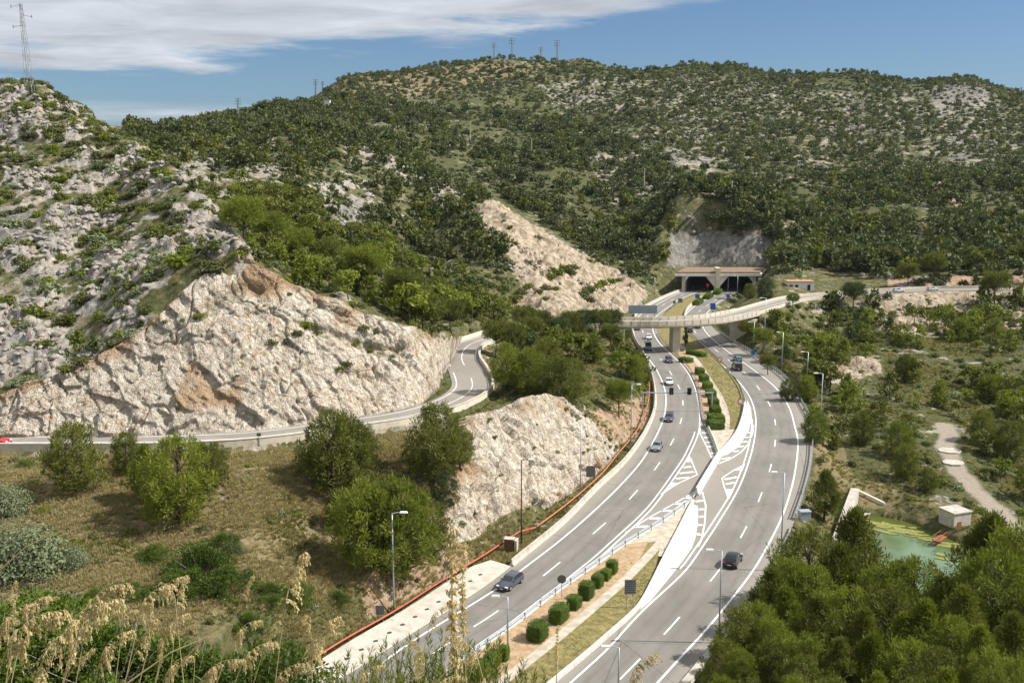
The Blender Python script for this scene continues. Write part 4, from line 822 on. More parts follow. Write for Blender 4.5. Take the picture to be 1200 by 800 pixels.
# ------------------------------------------------------------------ posts, lamps, signs
def lamp(label, base, topy, topx=None, arm=-1, cat='street lamp', z=None, mat='galvanised', grp=None, armlen=1.3):
    b = hit(*base) if z is None else G(base[0], base[1], z); t = P(topx or base[0], topy, b.y); h = max(2.5, t.z - b.z)
    r = thing('street_lamp', label, cat, tuple(b)); r_ = 0.11 if b.y < 200 else 0.14
    if grp: r['group'] = grp
    obj('pole', MB().tube([(0, 0, -0.3), (0, 0, h * .5), (0, 0, h - .1)], [r_ * 1.1, r_ * .85, r_ * .55], 8), mat, r, smooth=True); obj('base_plate', MB().box((0, 0, 0.03), (.5, .5, .1)).box((0, 0, .4), (.26, .26, .7)), mat, r)
    obj('arm', MB().tube([(0, 0, h - .15), (arm * armlen * .4, 0, h - .02), (arm * armlen * .8, 0, h)], r_ * .5, 6), mat, r)
    hd = obj('lamp_head', MB().box((arm * (armlen * .8 + .3), 0, h + .02), (.95, .36, .16), 0, 0, .8), 'white_paint', r); obj('lamp_lens', MB().box((arm * (armlen * .8 + .3), 0, h - .08), (.6, .26, .05)), 'lamp_glass', hd)
    return r
lamp('tall grey street lamp behind the red rail in front of the big pines', (462, 724), 600, 457, 1)
lamp('short street lamp beside the steel rail near the two small clipped bushes', (595, 764), 698, 590, -1, z=0.03)
lamp('street lamp at the bottom edge below the rectangular road sign', (724, 838), 757, 718, -1, z=0.03)
lamp('dark street lamp standing just left of the black car on the right carriageway', (842, 753), 644, 835, -1, z=0)
lamp('tall street lamp on the outer edge of the right carriageway above the foreground pines', (914, 668), 553, 905, -1, z=0)
lamp('thin brown lamp post in front of the rock face beside the brown cabinet', (611, 638), 538, 605, 1, mat='bark'); lamp('thin grey lamp post in front of the rock face beside the flat sign back', (680, 584), 497, 676, -1)
lamp('tall lamp post in front of the lone leaning pine', (739, 525), 450, 737, 1)
for n_, (b, ty) in enumerate((((960, 520), 437), ((945, 458), 412), ((916, 432), 389), ((883, 405), 377))):
    lamp(['street lamp right of the bend, nearest of the four pines-side lamps', 'street lamp above the rocky outcrop right of the bend', 'street lamp among pines between the blue sign and the outcrop', 'street lamp among pines just below the overpass ramp'][n_], b, ty)
lamp('very tall mast lamp rising above the overpass ramp on the right', (895, 414), 349); 
for b, ty, l in (((853, 342), 322, 'lamp post in front of the right tunnel mouth, left of two'), ((864, 343), 323, 'lamp post in front of the right tunnel mouth, right of two'), ((767, 347), 325, 'lamp post on the left verge before the tunnel'), ((697, 392), 366, 'lamp post behind the trees left of the overpass')): lamp(l, b, ty, z=0 if b[0] > 760 else None)
def sign(name, label, base, boardc, size, kind, z=None, posts=1, rz=0.0, face='sign_back'):
    b = hit(*base) if z is None else G(base[0], base[1], z); c = P(boardc[0], boardc[1], b.y); r = thing(name, label, 'sign', tuple(b), rz); h = c.z - b.z; w, hh = size
    for s in ([0] if posts == 1 else [-w * .3, w * .3]): obj('post', MB().tube([(s, 0, -.3), (s, 0, h + hh * .3)], 0.05, 6), 'galvanised', r)
    if kind == 'round': bd = obj('sign_plate', MB().disc((0, -.06, h), w / 2, (0, 1, 0), 20, .03), face, r)
    elif kind == 'tri':
        bd = obj('sign_plate', MB().add([(-w / 2, -.08, h - hh * .4), (w / 2, -.08, h - hh * .4), (0, -.08, h + hh * .5), (-w / 2, -.05, h - hh * .4), (w / 2, -.05, h - hh * .4), (0, -.05, h + hh * .5)], [(0, 1, 2), (3, 5, 4), (0, 3, 4, 1), (1, 4, 5, 2), (2, 5, 3, 0)]), face, r)
    else: bd = obj('sign_plate', MB().box((0, -.07, h), (w, .04, hh)), face, r)
    return r, bd, h
sign('road_sign', 'grey back of a round road sign beside the steel rail of the near median', (658, 702), (657, 678), (1.1, 1.1), 'round', 0)
r_, bd, h_ = sign('road_sign', 'grey back of a tall rectangular road sign on two posts in the near median', (738, 712), (738, 687), (1.35, 1.85), 'rect', 0, 2)
for k in range(-3, 4): obj('stiffener', MB().box((0, -.11, h_ + k * .27), (1.3, .03, .03)), 'galvanised', bd)
sign('road_sign', 'grey back of a round road sign behind the red rail', (524, 690), (523, 662), (1.0, 1.0), 'round')
sign('road_sign', 'grey back of a rectangular sign above the orange rail beside the rock face', (692, 572), (691, 552), (1.5, 1.9), 'rect')
sign('road_sign', 'small dark sign back on two posts behind the red rail near the tall lamp', (446, 732), (445, 714), (1.0, 1.1), 'rect', None, 2)
sign('road_sign', 'small red board beside the brown cabinet', (596, 637), (596, 627), (0.5, 0.55), 'rect', face='sign_red')
for base, bc, lab in (((867, 486), (867, 470), 'round red-ringed sign at the right edge of the far median grass'), ((843, 430), (842, 421), 'small round red-ringed sign in the far median near the blue car')):
    r_, bd, h_ = sign('road_sign', lab, base, bc, (1.25, 1.25), 'round', 0, face='sign_red'); obj('sign_disc', MB().disc((0, -.09, h_), .43, (0, 1, 0), 18, .03), 'sign_white', bd)
r_, bd, h_ = sign('road_sign', 'white square sign with a red ring beside the guardrail right of the dark van', (897, 431), (897, 419), (1.2, 1.5), 'rect', face='sign_white'); obj('sign_ring', MB().disc((0, -.1, h_ + .1), .5, (0, 1, 0), 16, .02), 'sign_red', bd); obj('sign_disc', MB().disc((0, -.12, h_ + .1), .33, (0, 1, 0), 16, .02), 'sign_white', bd)
sign('road_sign', 'plain blue square sign beside the guardrail under the pines', (882, 423), (882, 413), (1.1, 1.3), 'rect', face='sign_blue')
sign('road_sign', 'grey back of a triangular road sign beside the guardrail on the bend', (932, 466), (931, 447), (1.3, 1.3), 'tri', 0)
sign('road_sign', 'tall blue panel sign beside the right carriageway beyond the overpass', (835, 371), (835, 359), (1.9, 2.4), 'rect', 0, face='sign_blue'); sign('road_sign', 'blue panel sign in the median beyond the overpass', (817, 354), (817, 347), (1.8, 1.6), 'rect', 0, face='sign_blue'); sign('road_sign', 'blue panel sign by the right verge before the tunnel', (853, 354), (853, 347), (1.4, 1.4), 'rect', 0, face='sign_blue')
sign('road_sign', 'larger dark sign back in the median beyond the overpass', (797, 360), (797, 352), (1.7, 1.6), 'rect', 0); sign('road_sign', 'small dark sign back on the left carriageway side beyond the overpass', (790, 360), (790, 354), (1.1, 1.1), 'rect', 0)
sign('road_sign', 'round red sign between the two tunnel mouths', (829, 342), (828, 334), (1.5, 1.5), 'round', 0, face='sign_red')
sign('road_sign', 'small dark signboard on the parapet at the hill road bend', (523, 490), (523, 479), (0.9, .5), 'rect'); sign('road_sign', 'small dark signboard at the parapet of the hill road below the big cliff', (304, 522), (304, 509), (0.6, .5), 'rect')
# rear of the big sign board on the overpass
q = P(753, 376, 296); r_ = thing('signboard', 'wide grey sign board seen from behind standing on the overpass', 'sign board', (q.x, q.y, 8.5)); obj('board', MB().box((0, 0, 2.5), (8.6, .12, 2.5)), 'blue_steel', r_)
for k in range(9): obj('stiffener', MB().box((-4.1 + k * 1.025, -.1, 2.5), (.1, .1, 2.6)), 'galvanised', r_)
for s in (-3.5, 0, 3.5): obj('post', MB().box((s, .12, 1.2), (.16, .1, 3.4)), 'galvanised', r_)
# gantry with two signal heads
a, b = G(753, 482), G(834, 482); zt = P(753, 460, a.y).z
gt = thing('signal_gantry', 'thin steel gantry with two dark signal heads across the left carriageway', 'gantry', tuple((a + b) / 2)); hw = (b.x - a.x) / 2
for s, nm in ((-1, 'post'), (1, 'post')): obj(nm, MB().tube([(s * hw, 0, -.3), (s * hw, 0, zt + .1)], .16, 8), 'galvanised', gt)
obj('beam', MB().tube([(-hw - .3, 0, zt), (hw + .3, 0, zt)], .14, 8), 'galvanised', gt)
for px in (786, 807):
    x = (px - 793.5) / 40.5 * hw; hd = obj('signal_head', MB().box((x, -.1, zt + .35), (.85, .5, 1.5)), 'black_plastic', gt)
    for k in range(3): obj('signal_lens', MB().disc((x, -.37, zt + .8 - .45 * k), .15, (0, 1, 0), 12, .04), 'dark_glass', hd)
# ------------------------------------------------------------------ vehicles
def car(name, label, cat, loc, head, colr, kind='hatch', L=4.2, W=1.76, Hh=1.5):
    key = 'paint_' + colr[0]
    if key not in M: paint(key, colr[1], colr[2] if len(colr) > 2 else 0.4)
    r = thing(name, label, cat, tuple(loc), head - math.pi / 2); h = L / 2       # car points to +Y
    if kind == 'hatch': S = [(-h, .62, .75, .86, .60, .40), (-h + .08, .86, .92, .95, .80, .62), (-h + .35, .88, 1.0, 1.30, .78, .66), (-h + .75, .88, 1.02, Hh, .70, .66), (-.15, .88, .98, Hh + .02, .70, .66), (.35, .88, .96, Hh - .06, .68, .66), (h - 1.15, .88, .94, 1.02, .72, .66), (h - .75, .87, .88, .92, .74, .64), (h - .3, .84, .78, .82, .70, .60), (h, .66, .6, .66, .5, .45)]
    elif kind == 'van': S = [(-h, .85, .9, 1.6, .72, .6), (-h + .06, .9, 1.05, Hh - .1, .80, .66), (-h + .4, .9, 1.1, Hh, .80, .66), (0, .9, 1.1, Hh, .80, .66), (h - 1.5, .9, 1.08, Hh - .02, .78, .66), (h - .95, .9, 1.05, 1.15, .78, .66), (h - .5, .88, .95, 1.0, .76, .64), (h - .2, .86, .85, .9, .74, .6), (h, .7, .6, .7, .6, .45)]
    else: S = [(-h, .62, .8, .88, .62, .42), (-h + .1, .85, .94, .97, .76, .62), (-h + .55, .88, .98, 1.02, .74, .66), (-h + 1.15, .88, .97, Hh - .06, .66, .66), (-.1, .88, .96, Hh, .68, .66), (.4, .88, .95, Hh - .06, .66, .66), (h - 1.2, .88, .93, 1.0, .72, .66), (h - .75, .87, .87, .92, .74, .64), (h - .3, .84, .78, .82, .70, .60), (h, .66, .6, .66, .5, .45)]
    w = W / 2 / .9; V = []; n = 12
    for y, a, belt, top, rw, b in S:
        half = [(a * w * .9, .24), (a * w, .38), (a * w * 1.01, .62), (a * w * .98, belt), (rw * w, top - .04), (rw * w * .5, top + .02)]
        V += [(x, y, z) for x, z in half] + [(-x, y, z) for x, z in half[::-1]]
    body = MB(); glass = [MB(), MB(), MB(), MB()]; F = []
    for i in range(len(S) - 1):
        cabin = S[i][3] - S[i][2] > .12 or S[i + 1][3] - S[i + 1][2] > .12
        for k in range(n):
            q = (i * n + k, i * n + (k + 1) % n, (i + 1) * n + (k + 1) % n, (i + 1) * n + k)
            side = k in (3, 7); upper = k in (4, 5, 6); steep = abs(S[i + 1][3] - S[i][3]) > .22
            if cabin and side and S[i][3] - S[i][2] > .12 and S[i + 1][3] - S[i + 1][2] > .12: F.append((q, 2 if k == 3 else 3))
            elif cabin and upper and steep: F.append((q, 0 if S[i + 1][3] < S[i][3] else 1))
            else: F.append((q, -1))
    for q, g in F:
        pts = [Vector(V[j]) for j in q]; c = sum(pts, Vector()) / 4
        if g < 0: body.add(pts, [(0, 1, 2, 3)])
        else:
            nrm = (pts[1] - pts[0]).cross(pts[2] - pts[0]).normalized(); nrm = nrm if nrm.dot(c - Vector((0, 0, .8))) > 0 else -nrm
            ins = .90 if g > 1 else .94; body.add(pts, [(0, 1, 2, 3)]); glass[g].add([c + (p - c) * ins + nrm * .012 for p in pts], [(0, 1, 2, 3)])
    body.add(V[:n], [tuple(range(n))[::-1]]); body.add(V[-n:], [tuple(range(n))])
    bo = obj('body', body, key, r, smooth=False); me = bo.data
    import bmesh
    bm = bmesh.new(); bm.from_mesh(me); bmesh.ops.remove_doubles(bm, verts=bm.verts, dist=.001); bmesh.ops.recalc_face_normals(bm, faces=bm.faces); bm.to_mesh(me); bm.free(); me.polygons.foreach_set('use_smooth', [True] * len(me.polygons)); me.set_sharp_from_angle(angle=math.radians(38))
    for g, nm in zip(glass, ('windscreen', 'rear_window', 'side_windows', 'side_windows')):
        if g.f: obj(nm, g, 'dark_glass', r)
    wm = MB().disc((0, 0, 0), .33, (1, 0, 0), 18, .22).mesh('wheel', 'tyre_rubber'); rm = MB().disc((0, 0, 0), .21, (1, 0, 0), 12, .235).mesh('rim', 'alloy')
    for sx in (-1, 1):
        for sy in (-h + .78, h - .82): wo = put('wheel', wm, r, (sx * (W / 2 - .1), sy, .33)); put('rim', rm, wo)
    for sx in (-1, 1):
        obj('headlight', MB().box((sx * w * .62, h - .10, .66), (.36, .22, .15)), 'lamp_glass', r); obj('tail_light', MB().box((sx * w * .68, -h + .05, .84 if kind != 'van' else 1.0), (.26, .16, .22)), 'sign_red', r)
        obj('mirror', MB().box((sx * (w * .98), h - 1.55, 1.0), (.2, .12, .14)), key, r)
    obj('bumper', MB().box((0, h - .04, .42), (1.45, .14, .2)), 'black_plastic', r); obj('bumper', MB().box((0, -h + .04, .42), (1.45, .14, .2)), 'black_plastic', r); obj('number_plate', MB().box((0, -h - .03, .6), (.5, .03, .12)), 'sign_white', r); obj('number_plate', MB().box((0, h + .035, .42), (.5, .02, .12)), 'sign_white', r)
    return r
def heading(pl, p, back):
    i = int(np.argmin(np.hypot(pl[:, 0] - p[0], pl[:, 1] - p[1]))); i = min(max(i, 1), len(pl) - 2); d = pl[i + 1] - pl[i - 1]; a = math.atan2(d[1], d[0]); return a + (math.pi if back else 0)
silver, white, dark, black, blue = ('silver', (0.42, 0.43, 0.46), .7), ('white', (0.75, 0.75, 0.75), .1), ('charcoal', (0.05, 0.052, 0.06), .4), ('black', (0.015, 0.015, 0.018), .3), ('teal', (0.10, 0.22, 0.28), .4)
def onroad(px, py, pl, back, *a, **k):
    p = G(px, py); return car('car' if k.get('kind') != 'van' else 'van', a[0], a[1], (p.x, p.y, 0.01), heading(pl, p, back), a[2], **k)
slate = ('slate', (0.13, 0.14, 0.18), .6)
onroad(598, 686, l1, True, 'slate grey hatchback coming down the left carriageway in the foreground', 'car', slate, kind='hatch', L=4.4)
onroad(770, 526, dl, True, 'silver saloon on the left carriageway above the hatched island', 'car', silver, kind='saloon', L=4.5)
onroad(784, 492, l1, True, 'dark grey car just below the signal gantry', 'car', ('grey', (.09, .1, .13), .5), L=4.5)
onroad(784, 450, dl, True, 'white car just above the signal gantry', 'car', white, L=4.2); onroad(784, 424, dl, True, 'dark blue car on the left carriageway above the white one', 'car', ('navy', (.05, .07, .13), .4), L=4.1)
onroad(759, 409, dl, True, 'dark van with pale sides on the left carriageway below the overpass', 'van', ('greyvan', (.20, .23, .3), .2), kind='van', L=5.0, W=1.95, Hh=2.2); onroad(760, 397, dl, True, 'small white car in the shade line of the overpass', 'car', white); onroad(747, 386, dl, True, 'black car under the left end of the overpass', 'car', black)
onroad(859, 660, dr, False, 'black estate car with red tail lights driving away on the right carriageway', 'car', black, kind='hatch', L=4.5, W=1.82, Hh=1.6)
onroad(863, 433, dr, False, 'dark square-backed van driving away behind the blue-green car', 'van', dark, kind='van', L=4.9, W=1.95, Hh=2.1); onroad(864, 423, dr, False, 'blue-green car ahead of the dark van on the right carriageway', 'car', blue, L=4.3)
onroad(808, 389, dr, False, 'black car beneath the overpass, left of two', 'car', black, L=4.4); onroad(817.5, 384, dr, False, 'dark navy car beneath the overpass, right of two', 'car', ('navy2', (.03, .04, .08), .4), L=4.4)
def onhill(px, back, lab, colr, **k):
    i = int(np.argmin(np.abs(srpx - px))); q = offs(sr, -1.6 if not back else 1.6)[i]; return car('car', lab, 'car', (q[0], q[1], q[2] + .01), heading(sr, q, back), colr, **k)
onhill(655, True, 'black car on the hill road under the ochre rock cut left of the overpass', black); onhill(-2, False, 'red car entering the hill road at the left edge', ('red', (.5, .02, .02), .1)); onhill(1051, False, 'white car parked on the hill road, left of two by the pine', white); onhill(1090, False, 'white car on the hill road at right, right of two', white)
# ------------------------------------------------------------------ pylons and poles
def pylon(name, label, base, topy, topx=None, arms=3, wide=.085, Y=None, lean=0.0, alt=False):
    b = hit(*base) if Y is None else P(base[0], base[1], Y)
    b.z = Hs(b.x, b.y) if Y is None else b.z; t = P(topx or base[0], topy, b.y); h = t.z - b.z; r = thing(name, label, 'pylon', (b.x, b.y, b.z)); wb = h * wide; wt = h * .022; th = max(.05, b.y * .00022); sh = t.x - b.x
    for sx, sy in ((-1, -1), (1, -1), (1, 1), (-1, 1)): obj('leg', MB().tube([(sx * wb / 2, sy * wb / 2, -.8), (sx * wt / 2 + sh, sy * wt / 2, h)], th, 4), 'lattice_steel', r)
    n = 11; m = MB()
    for k in range(n):
        z0, z1 = h * k / n, h * (k + 1) / n; f0, f1 = k / n, (k + 1) / n; w0, w1 = (wb + (wt - wb) * f0) / 2, (wb + (wt - wb) * f1) / 2; s = 1 if k % 2 else -1
        for q0, q1 in (((-s * w0 + sh * f0, -w0, z0), (s * w1 + sh * f1, -w1, z1)), ((-s * w0 + sh * f0, w0, z0), (s * w1 + sh * f1, w1, z1)), ((w0 + sh * f0, -s * w0, z0), (w1 + sh * f1, s * w1, z1)), ((-w0 + sh * f0, -s * w0, z0), (-w1 + sh * f1, s * w1, z1))): m.tube([q0, q1], th * .6, 3, cap=False)
    obj('bracing', m, 'lattice_steel', r)
    for k in range(arms):
        f = .985 - k * (.12 if not alt else .11); al = h * (.11 - .0 * k); a = MB().tube([(-al + sh * f, 0, h * f), (al + sh * f, 0, h * f)] if not alt else [(sh * f, 0, h * f), ((al if k % 2 else -al) + sh * f, 0, h * f - .02 * h)], th, 4); ao = obj('cross_arm', a, 'lattice_steel', r)
        for s in ((-1, 1) if not alt else ((1,) if k % 2 else (-1,))): obj('insulator', MB().tube([(s * al + sh * f, 0, h * f), (s * al + sh * f, 0, h * f - h * .035)], th * 1.4, 5), 'dark_metal', ao)
    return r
b = hit(36, 112); b_ = (b.x, b.y); pylon('lattice_pylon', 'large lattice pylon on the rocky crest at the far left', (36, 112), 4, 24, 3, .075, None, 0, True)
for bx_, by_, ty, l in ((579, 73, 52, 'leftmost of the four lattice pylons on the summit'), (600, 73, 46, 'tall second pylon from the left on the summit'), (634, 73, 56, 'short third pylon from the left on the summit'), (653, 73, 47, 'tall rightmost pylon on the summit'), (279, 139, 114, 'lattice pylon above the wooded ridge on the left'), (370, 106, 88, 'left pylon of the pair on the grassy shoulder'), (378, 101, 91, 'smaller right pylon of the pair on the grassy shoulder'), (1197, 112, 103, 'small pylon on the crest at the right edge')):
    u, t = ray(bx_, by_); ui = int(round(float(np.interp(u, us, np.arange(nc))))); kk = int(np.argmax(np.where(ys < 1300, EG[:, ui], -9))); Y = ys[kk]; e = EG[kk, ui]; yy = float(proj(np.array(u * Y), np.array(Y), np.array(CAMZ + e * Y))[1]); pylon('lattice_pylon', l, (bx_, yy + .5), ty + (yy - by_) * .6, None, 3, .10, Y)
for k, (x, yb, yt) in enumerate(((551, 168, 143), (623, 182, 161), (755, 222, 197), (857, 240, 212), (961, 268, 248), (1156, 300, 270), (941, 320, 296))):
    b = hit(x, yb, 300); t = P(x, yt, b.y); h = t.z - b.z; r = thing('power_pole', ['pale power pole on the dark wooded slope left of centre', 'pale power pole above the rock patches in the middle of the mountain', 'thin power pole in the sunlit scrub right of the rock spur', 'thin power pole on the scrub slope above the tunnel', 'short power pole among pines right of the tunnel rocks', 'power pole among pines at the far right', 'power pole on the slope between tunnel and white house'][k], 'power pole', tuple(b)); obj('pole', MB().tube([(0, 0, -1), (0, 0, h)], [.35, .22], 6), 'concrete', r); obj('cross_arm', MB().box((0, 0, h - .6), (2.2, .2, .2)), 'galvanised', r)
# ------------------------------------------------------------------ buildings
b = P(936, 343, 366); hs = thing('white_house', 'low white roadside building with dark doors behind the hill road', 'building', (b.x, b.y, 8.4))
obj('wall', MB().box((0, 0, 1.6), (9.4, 5, 3.6)), 'plaster', hs); obj('roof', MB().box((0, 0, 3.5), (10, 5.6, .25)), 'roof_tile', hs)
for x in (-3.6, -1.6, 2.9): obj('door', MB().box((x, -2.53, 1.3), (1.1, .12, 2.1)), 'black_plastic', hs)
b = hit(384, 134, 500); hs = thing('white_tower', 'small white square tower on the ridge below the grassy shoulder', 'tower', tuple(b)); t = P(384, 119, b.y); h = t.z - b.z
obj('wall', MB().box((0, 0, h / 2), (b.y * .0055, b.y * .0055, h + 1)), 'plaster', hs); obj('roof', MB().box((0, 0, h + .7), (b.y * .0062, b.y * .0062, .5)), 'plaster', hs); obj('annex', MB().box((b.y * .006, 0, h * .25), (b.y * .008, b.y * .005, h * .5)), 'plaster', hs); obj('window', MB().box((0, -b.y * .0028, h * .72), (b.y * .0016, .1, h * .14)), 'black_plastic', hs)
# ------------------------------------------------------------------ pond
def sub_poly(poly, n): 
    P_ = [np.array(p) for p in poly]; out = []
    for i in range(len(P_)):
        for k in range(n): out.append(P_[i] + (P_[(i + 1) % len(P_)] - P_[i]) * k / n)
    return out
pp = np.array(PONDW); cxy = pp.mean(0); nx = 90; gxx, gyy = np.meshgrid(np.linspace(pp[:, 0].min() - 1, pp[:, 0].max() + 1, nx), np.linspace(pp[:, 1].min() - 1, pp[:, 1].max() + 1, nx))
ed = polydist(gxx.ravel(), gyy.ravel(), PONDW, closed=True); ppx, ppy = proj(gxx.ravel(), gyy.ravel(), np.full(nx * nx, -8.05))
al = np.clip((1 - sstep(1.5, 7, ed + 2.5 * fbm(gxx.ravel() / 4, gyy.ravel() / 4, o=3, s=5))) * (gyy.ravel() > cxy[1] - 3), 0, 1)
pw = put('pond_water', npmesh('pond_water', np.stack([gxx.ravel(), gyy.ravel(), np.full(nx * nx, -8.05)], 1), gridfaces(nx, nx), ['pond_water'], {'mask': np.stack([al, al, al], 1)})); tag(pw, kind='structure')
pm = MB(); 
for i in range(26):
    q = R.choice([(1020, 611), (1035, 614), (1050, 617), (1062, 620), (1075, 624), (1090, 630), (1045, 622), (1105, 634), (1118, 642), (1110, 652), (1125, 655)]); c = G(q[0] + R.uniform(-9, 9), q[1] + R.uniform(-3, 3), -8.0); a, b2, ph = R.uniform(.7, 2.4), R.uniform(.3, .9), R.uniform(-.8, -.2)
    if not inpoly(np.array([c.x]), np.array([c.y]), PONDW)[0]: continue
    ring = [(c.x + (a * math.cos(t) * (1 + .35 * math.sin(3 * t + i))) * math.cos(ph) - b2 * math.sin(t) * math.sin(ph), c.y + a * math.cos(t) * math.sin(ph) + b2 * math.sin(t) * (1 + .3 * math.cos(2 * t + i)) * math.cos(ph)) for t in [2 * math.pi * k / 14 for k in range(14)]]
    pm.prism(ring, -8.04, -8.0 + .002 * i)
tag(obj('pond_algae', pm, 'algae'), kind='stuff')
edge = resample([(*G(a, b, -7.9)[:2], -7.7) for a, b in [(1000, 607), (1018, 602), (1033, 601), (1060, 607), (1096, 618), (1122, 630), (1142, 636), (1165, 650)]], 2)
wall('pond_kerb', 'pale concrete rim along the far bank of the green pond', edge, .8, 0.12, 'pale_concrete', 'kerb', -1)
b = G(1118, 618, -7.5); ht = thing('pump_house', 'grey cubic concrete hut standing on the rim of the green pond', 'hut', tuple(b), 0.35); obj('wall', MB().box((0, 0, 1.5), (3.6, 3.4, 3.2)), 'concrete', ht); obj('roof', MB().box((0, 0, 3.2), (3.9, 3.7, .2)), 'pale_concrete', ht); obj('door', MB().box((-.6, -1.73, .9), (.8, .08, 1.6)), 'rust', ht)
b = G(1101, 634, -7.6); ht = thing('rusty_gangway', 'small rusty red platform reaching over the green pond beside the hut', 'platform', tuple(b), 0.8); obj('deck', MB().box((0, 0, .5), (3.4, 1.1, .12)), 'rust', ht)
for s in (-.5, .5): obj('handrail', MB().tube([(-1.6, s, 1.3), (1.6, s, 1.3)], .05, 5).tube([(-1.6, s, .5), (-1.6, s, 1.3)], .05, 5).tube([(1.6, s, .5), (1.6, s, 1.3)], .05, 5), 'rust', ht)
for s in (-1.4, 0): obj('leg', MB().tube([(s, 0, -1.5), (s, 0, .5)], .09, 5), 'rust', ht)
a, b, c = hit(975, 650), hit(1002, 575), hit(1037, 590); a.z += .35; b.z += .5; c.z += .5
wl = np.array([(a.x, a.y, -8), (b.x, b.y, -8)]); wt_ = thing('retaining_wall', 'white concrete retaining wall with a sloping top left of the green pond', 'wall', tuple(a))
def wallseg(p, q, za, zb, w=.6):
    d = (Vector((q.x, q.y, 0)) - Vector((p.x, p.y, 0))).normalized(); nn = Vector((-d.y, d.x, 0)) * w / 2; o = Vector((a.x, a.y, a.z)); A, B = Vector((p.x, p.y, 0)), Vector((q.x, q.y, 0)); v = []
    for z0, z1 in ((-9.5, -9.5), (za, zb)):
        for pt, sg, z in ((A, 1, z0), (B, 1, z1), (B, -1, z1), (A, -1, z0)): v.append(tuple(pt + nn * sg + Vector((0, 0, z)) - o))
    return MB().add(v, [(0, 1, 2, 3), (7, 6, 5, 4), (0, 4, 5, 1), (1, 5, 6, 2), (2, 6, 7, 3), (3, 7, 4, 0)])
obj('wall_body', wallseg(a, b, a.z, b.z, 1.5), 'pale_concrete', wt_); obj('return_wall', wallseg(b, c, b.z, c.z - .3), 'sand_concrete', wt_)
b = G(938, 608); tag(obj('blue_bin', MB().box((0, 0, 0), (1.6, 1.2, 1.3), .1, 0, .92).box((0, 0, .7), (1.7, 1.3, .12), .1), 'blue_steel', None, (b.x + .6, b.y, 0.62)), 'blue-grey box at the end of the guardrail above the foreground pines', 'utility box')
for px, py, rd in ((1113, 528, 1.9), (1117, 542, 1.7)):
    q = hit(px, py, 120); tag(obj('pale_slab', MB().prism([(rd * 1.25 * math.cos(t) + .1 * math.sin(3 * t), rd * 1.1 * math.sin(t)) for t in [k * math.pi / 4 + .3 for k in range(8)]], -.2, .16), 'pale_concrete', None, (q.x, q.y, q.z)), ('upper' if py < 535 else 'lower') + ' of two pale flat slabs lying on the earth track at right', 'slab')
b = hit(443, 571); ty = MB(); rr_ = []
for k in range(18):
    t = 2 * math.pi * k / 18; rr_.append((.55 * math.cos(t), 0, .55 * math.sin(t)))
tyre = obj('old_tyre', MB().tube(rr_ + [rr_[0]], .2, 7, cap=False), 'tyre_rubber', None, (b.x, b.y, b.z + .45), smooth=True); tyre.rotation_euler = (0.5, 0, .3); tag(tyre, 'old black tyre lying on the stony bank above the big pines', 'tyre')
st('water_channel', MB(), 'concrete') if False else None
# ------------------------------------------------------------------ vegetation prototypes
def diamonds(C, A, ln, wd, rg, Nn=None):
    n = len(C); A = A / (np.linalg.norm(A, axis=1)[:, None] + 1e-9); r = rg.normal(size=(n, 3)) if Nn is None else Nn + rg.normal(size=(n, 3)) * .35; S = np.cross(A, r); S /= np.linalg.norm(S, axis=1)[:, None] + 1e-9
    ln = np.broadcast_to(ln, n)[:, None]; wd = np.broadcast_to(wd, n)[:, None]
    m = C + A * ln * .5; V = np.stack([C, m + S * wd * .5, C + A * ln, m - S * wd * .5], 1).reshape(-1, 3); F = np.arange(4 * n).reshape(n, 4); return V, F
def sph(n, rg):
    v = rg.normal(size=(n, 3)); return v / np.linalg.norm(v, axis=1)[:, None]
def clumps(cs, rs, per, ln, wd, rg, up=0.35, shell=0.55, flat=0.75):
    cs = np.repeat(cs, per, 0); rs = np.repeat(rs, per); d = sph(len(cs), rg); rad = (shell + (1 - shell) * rg.random(len(cs))) ** 1.0
    off = d * (rs * rad)[:, None]; off[:, 2] *= flat; s = rg.uniform(.7, 1.25, len(cs))
    if shell > .5:
        Nn = d + np.array([0, 0, .35]); Nn /= np.linalg.norm(Nn, axis=1)[:, None]; T = rg.normal(size=d.shape); T -= Nn * (T * Nn).sum(1)[:, None] * .75; T += Nn * .25; return diamonds(cs + off, T, ln * s, wd * s * 1.15, rg, Nn)
    A = d + rg.normal(size=d.shape) * .45 + np.array([0, 0, up]); return diamonds(cs + off, A, ln * s, wd * s, rg)
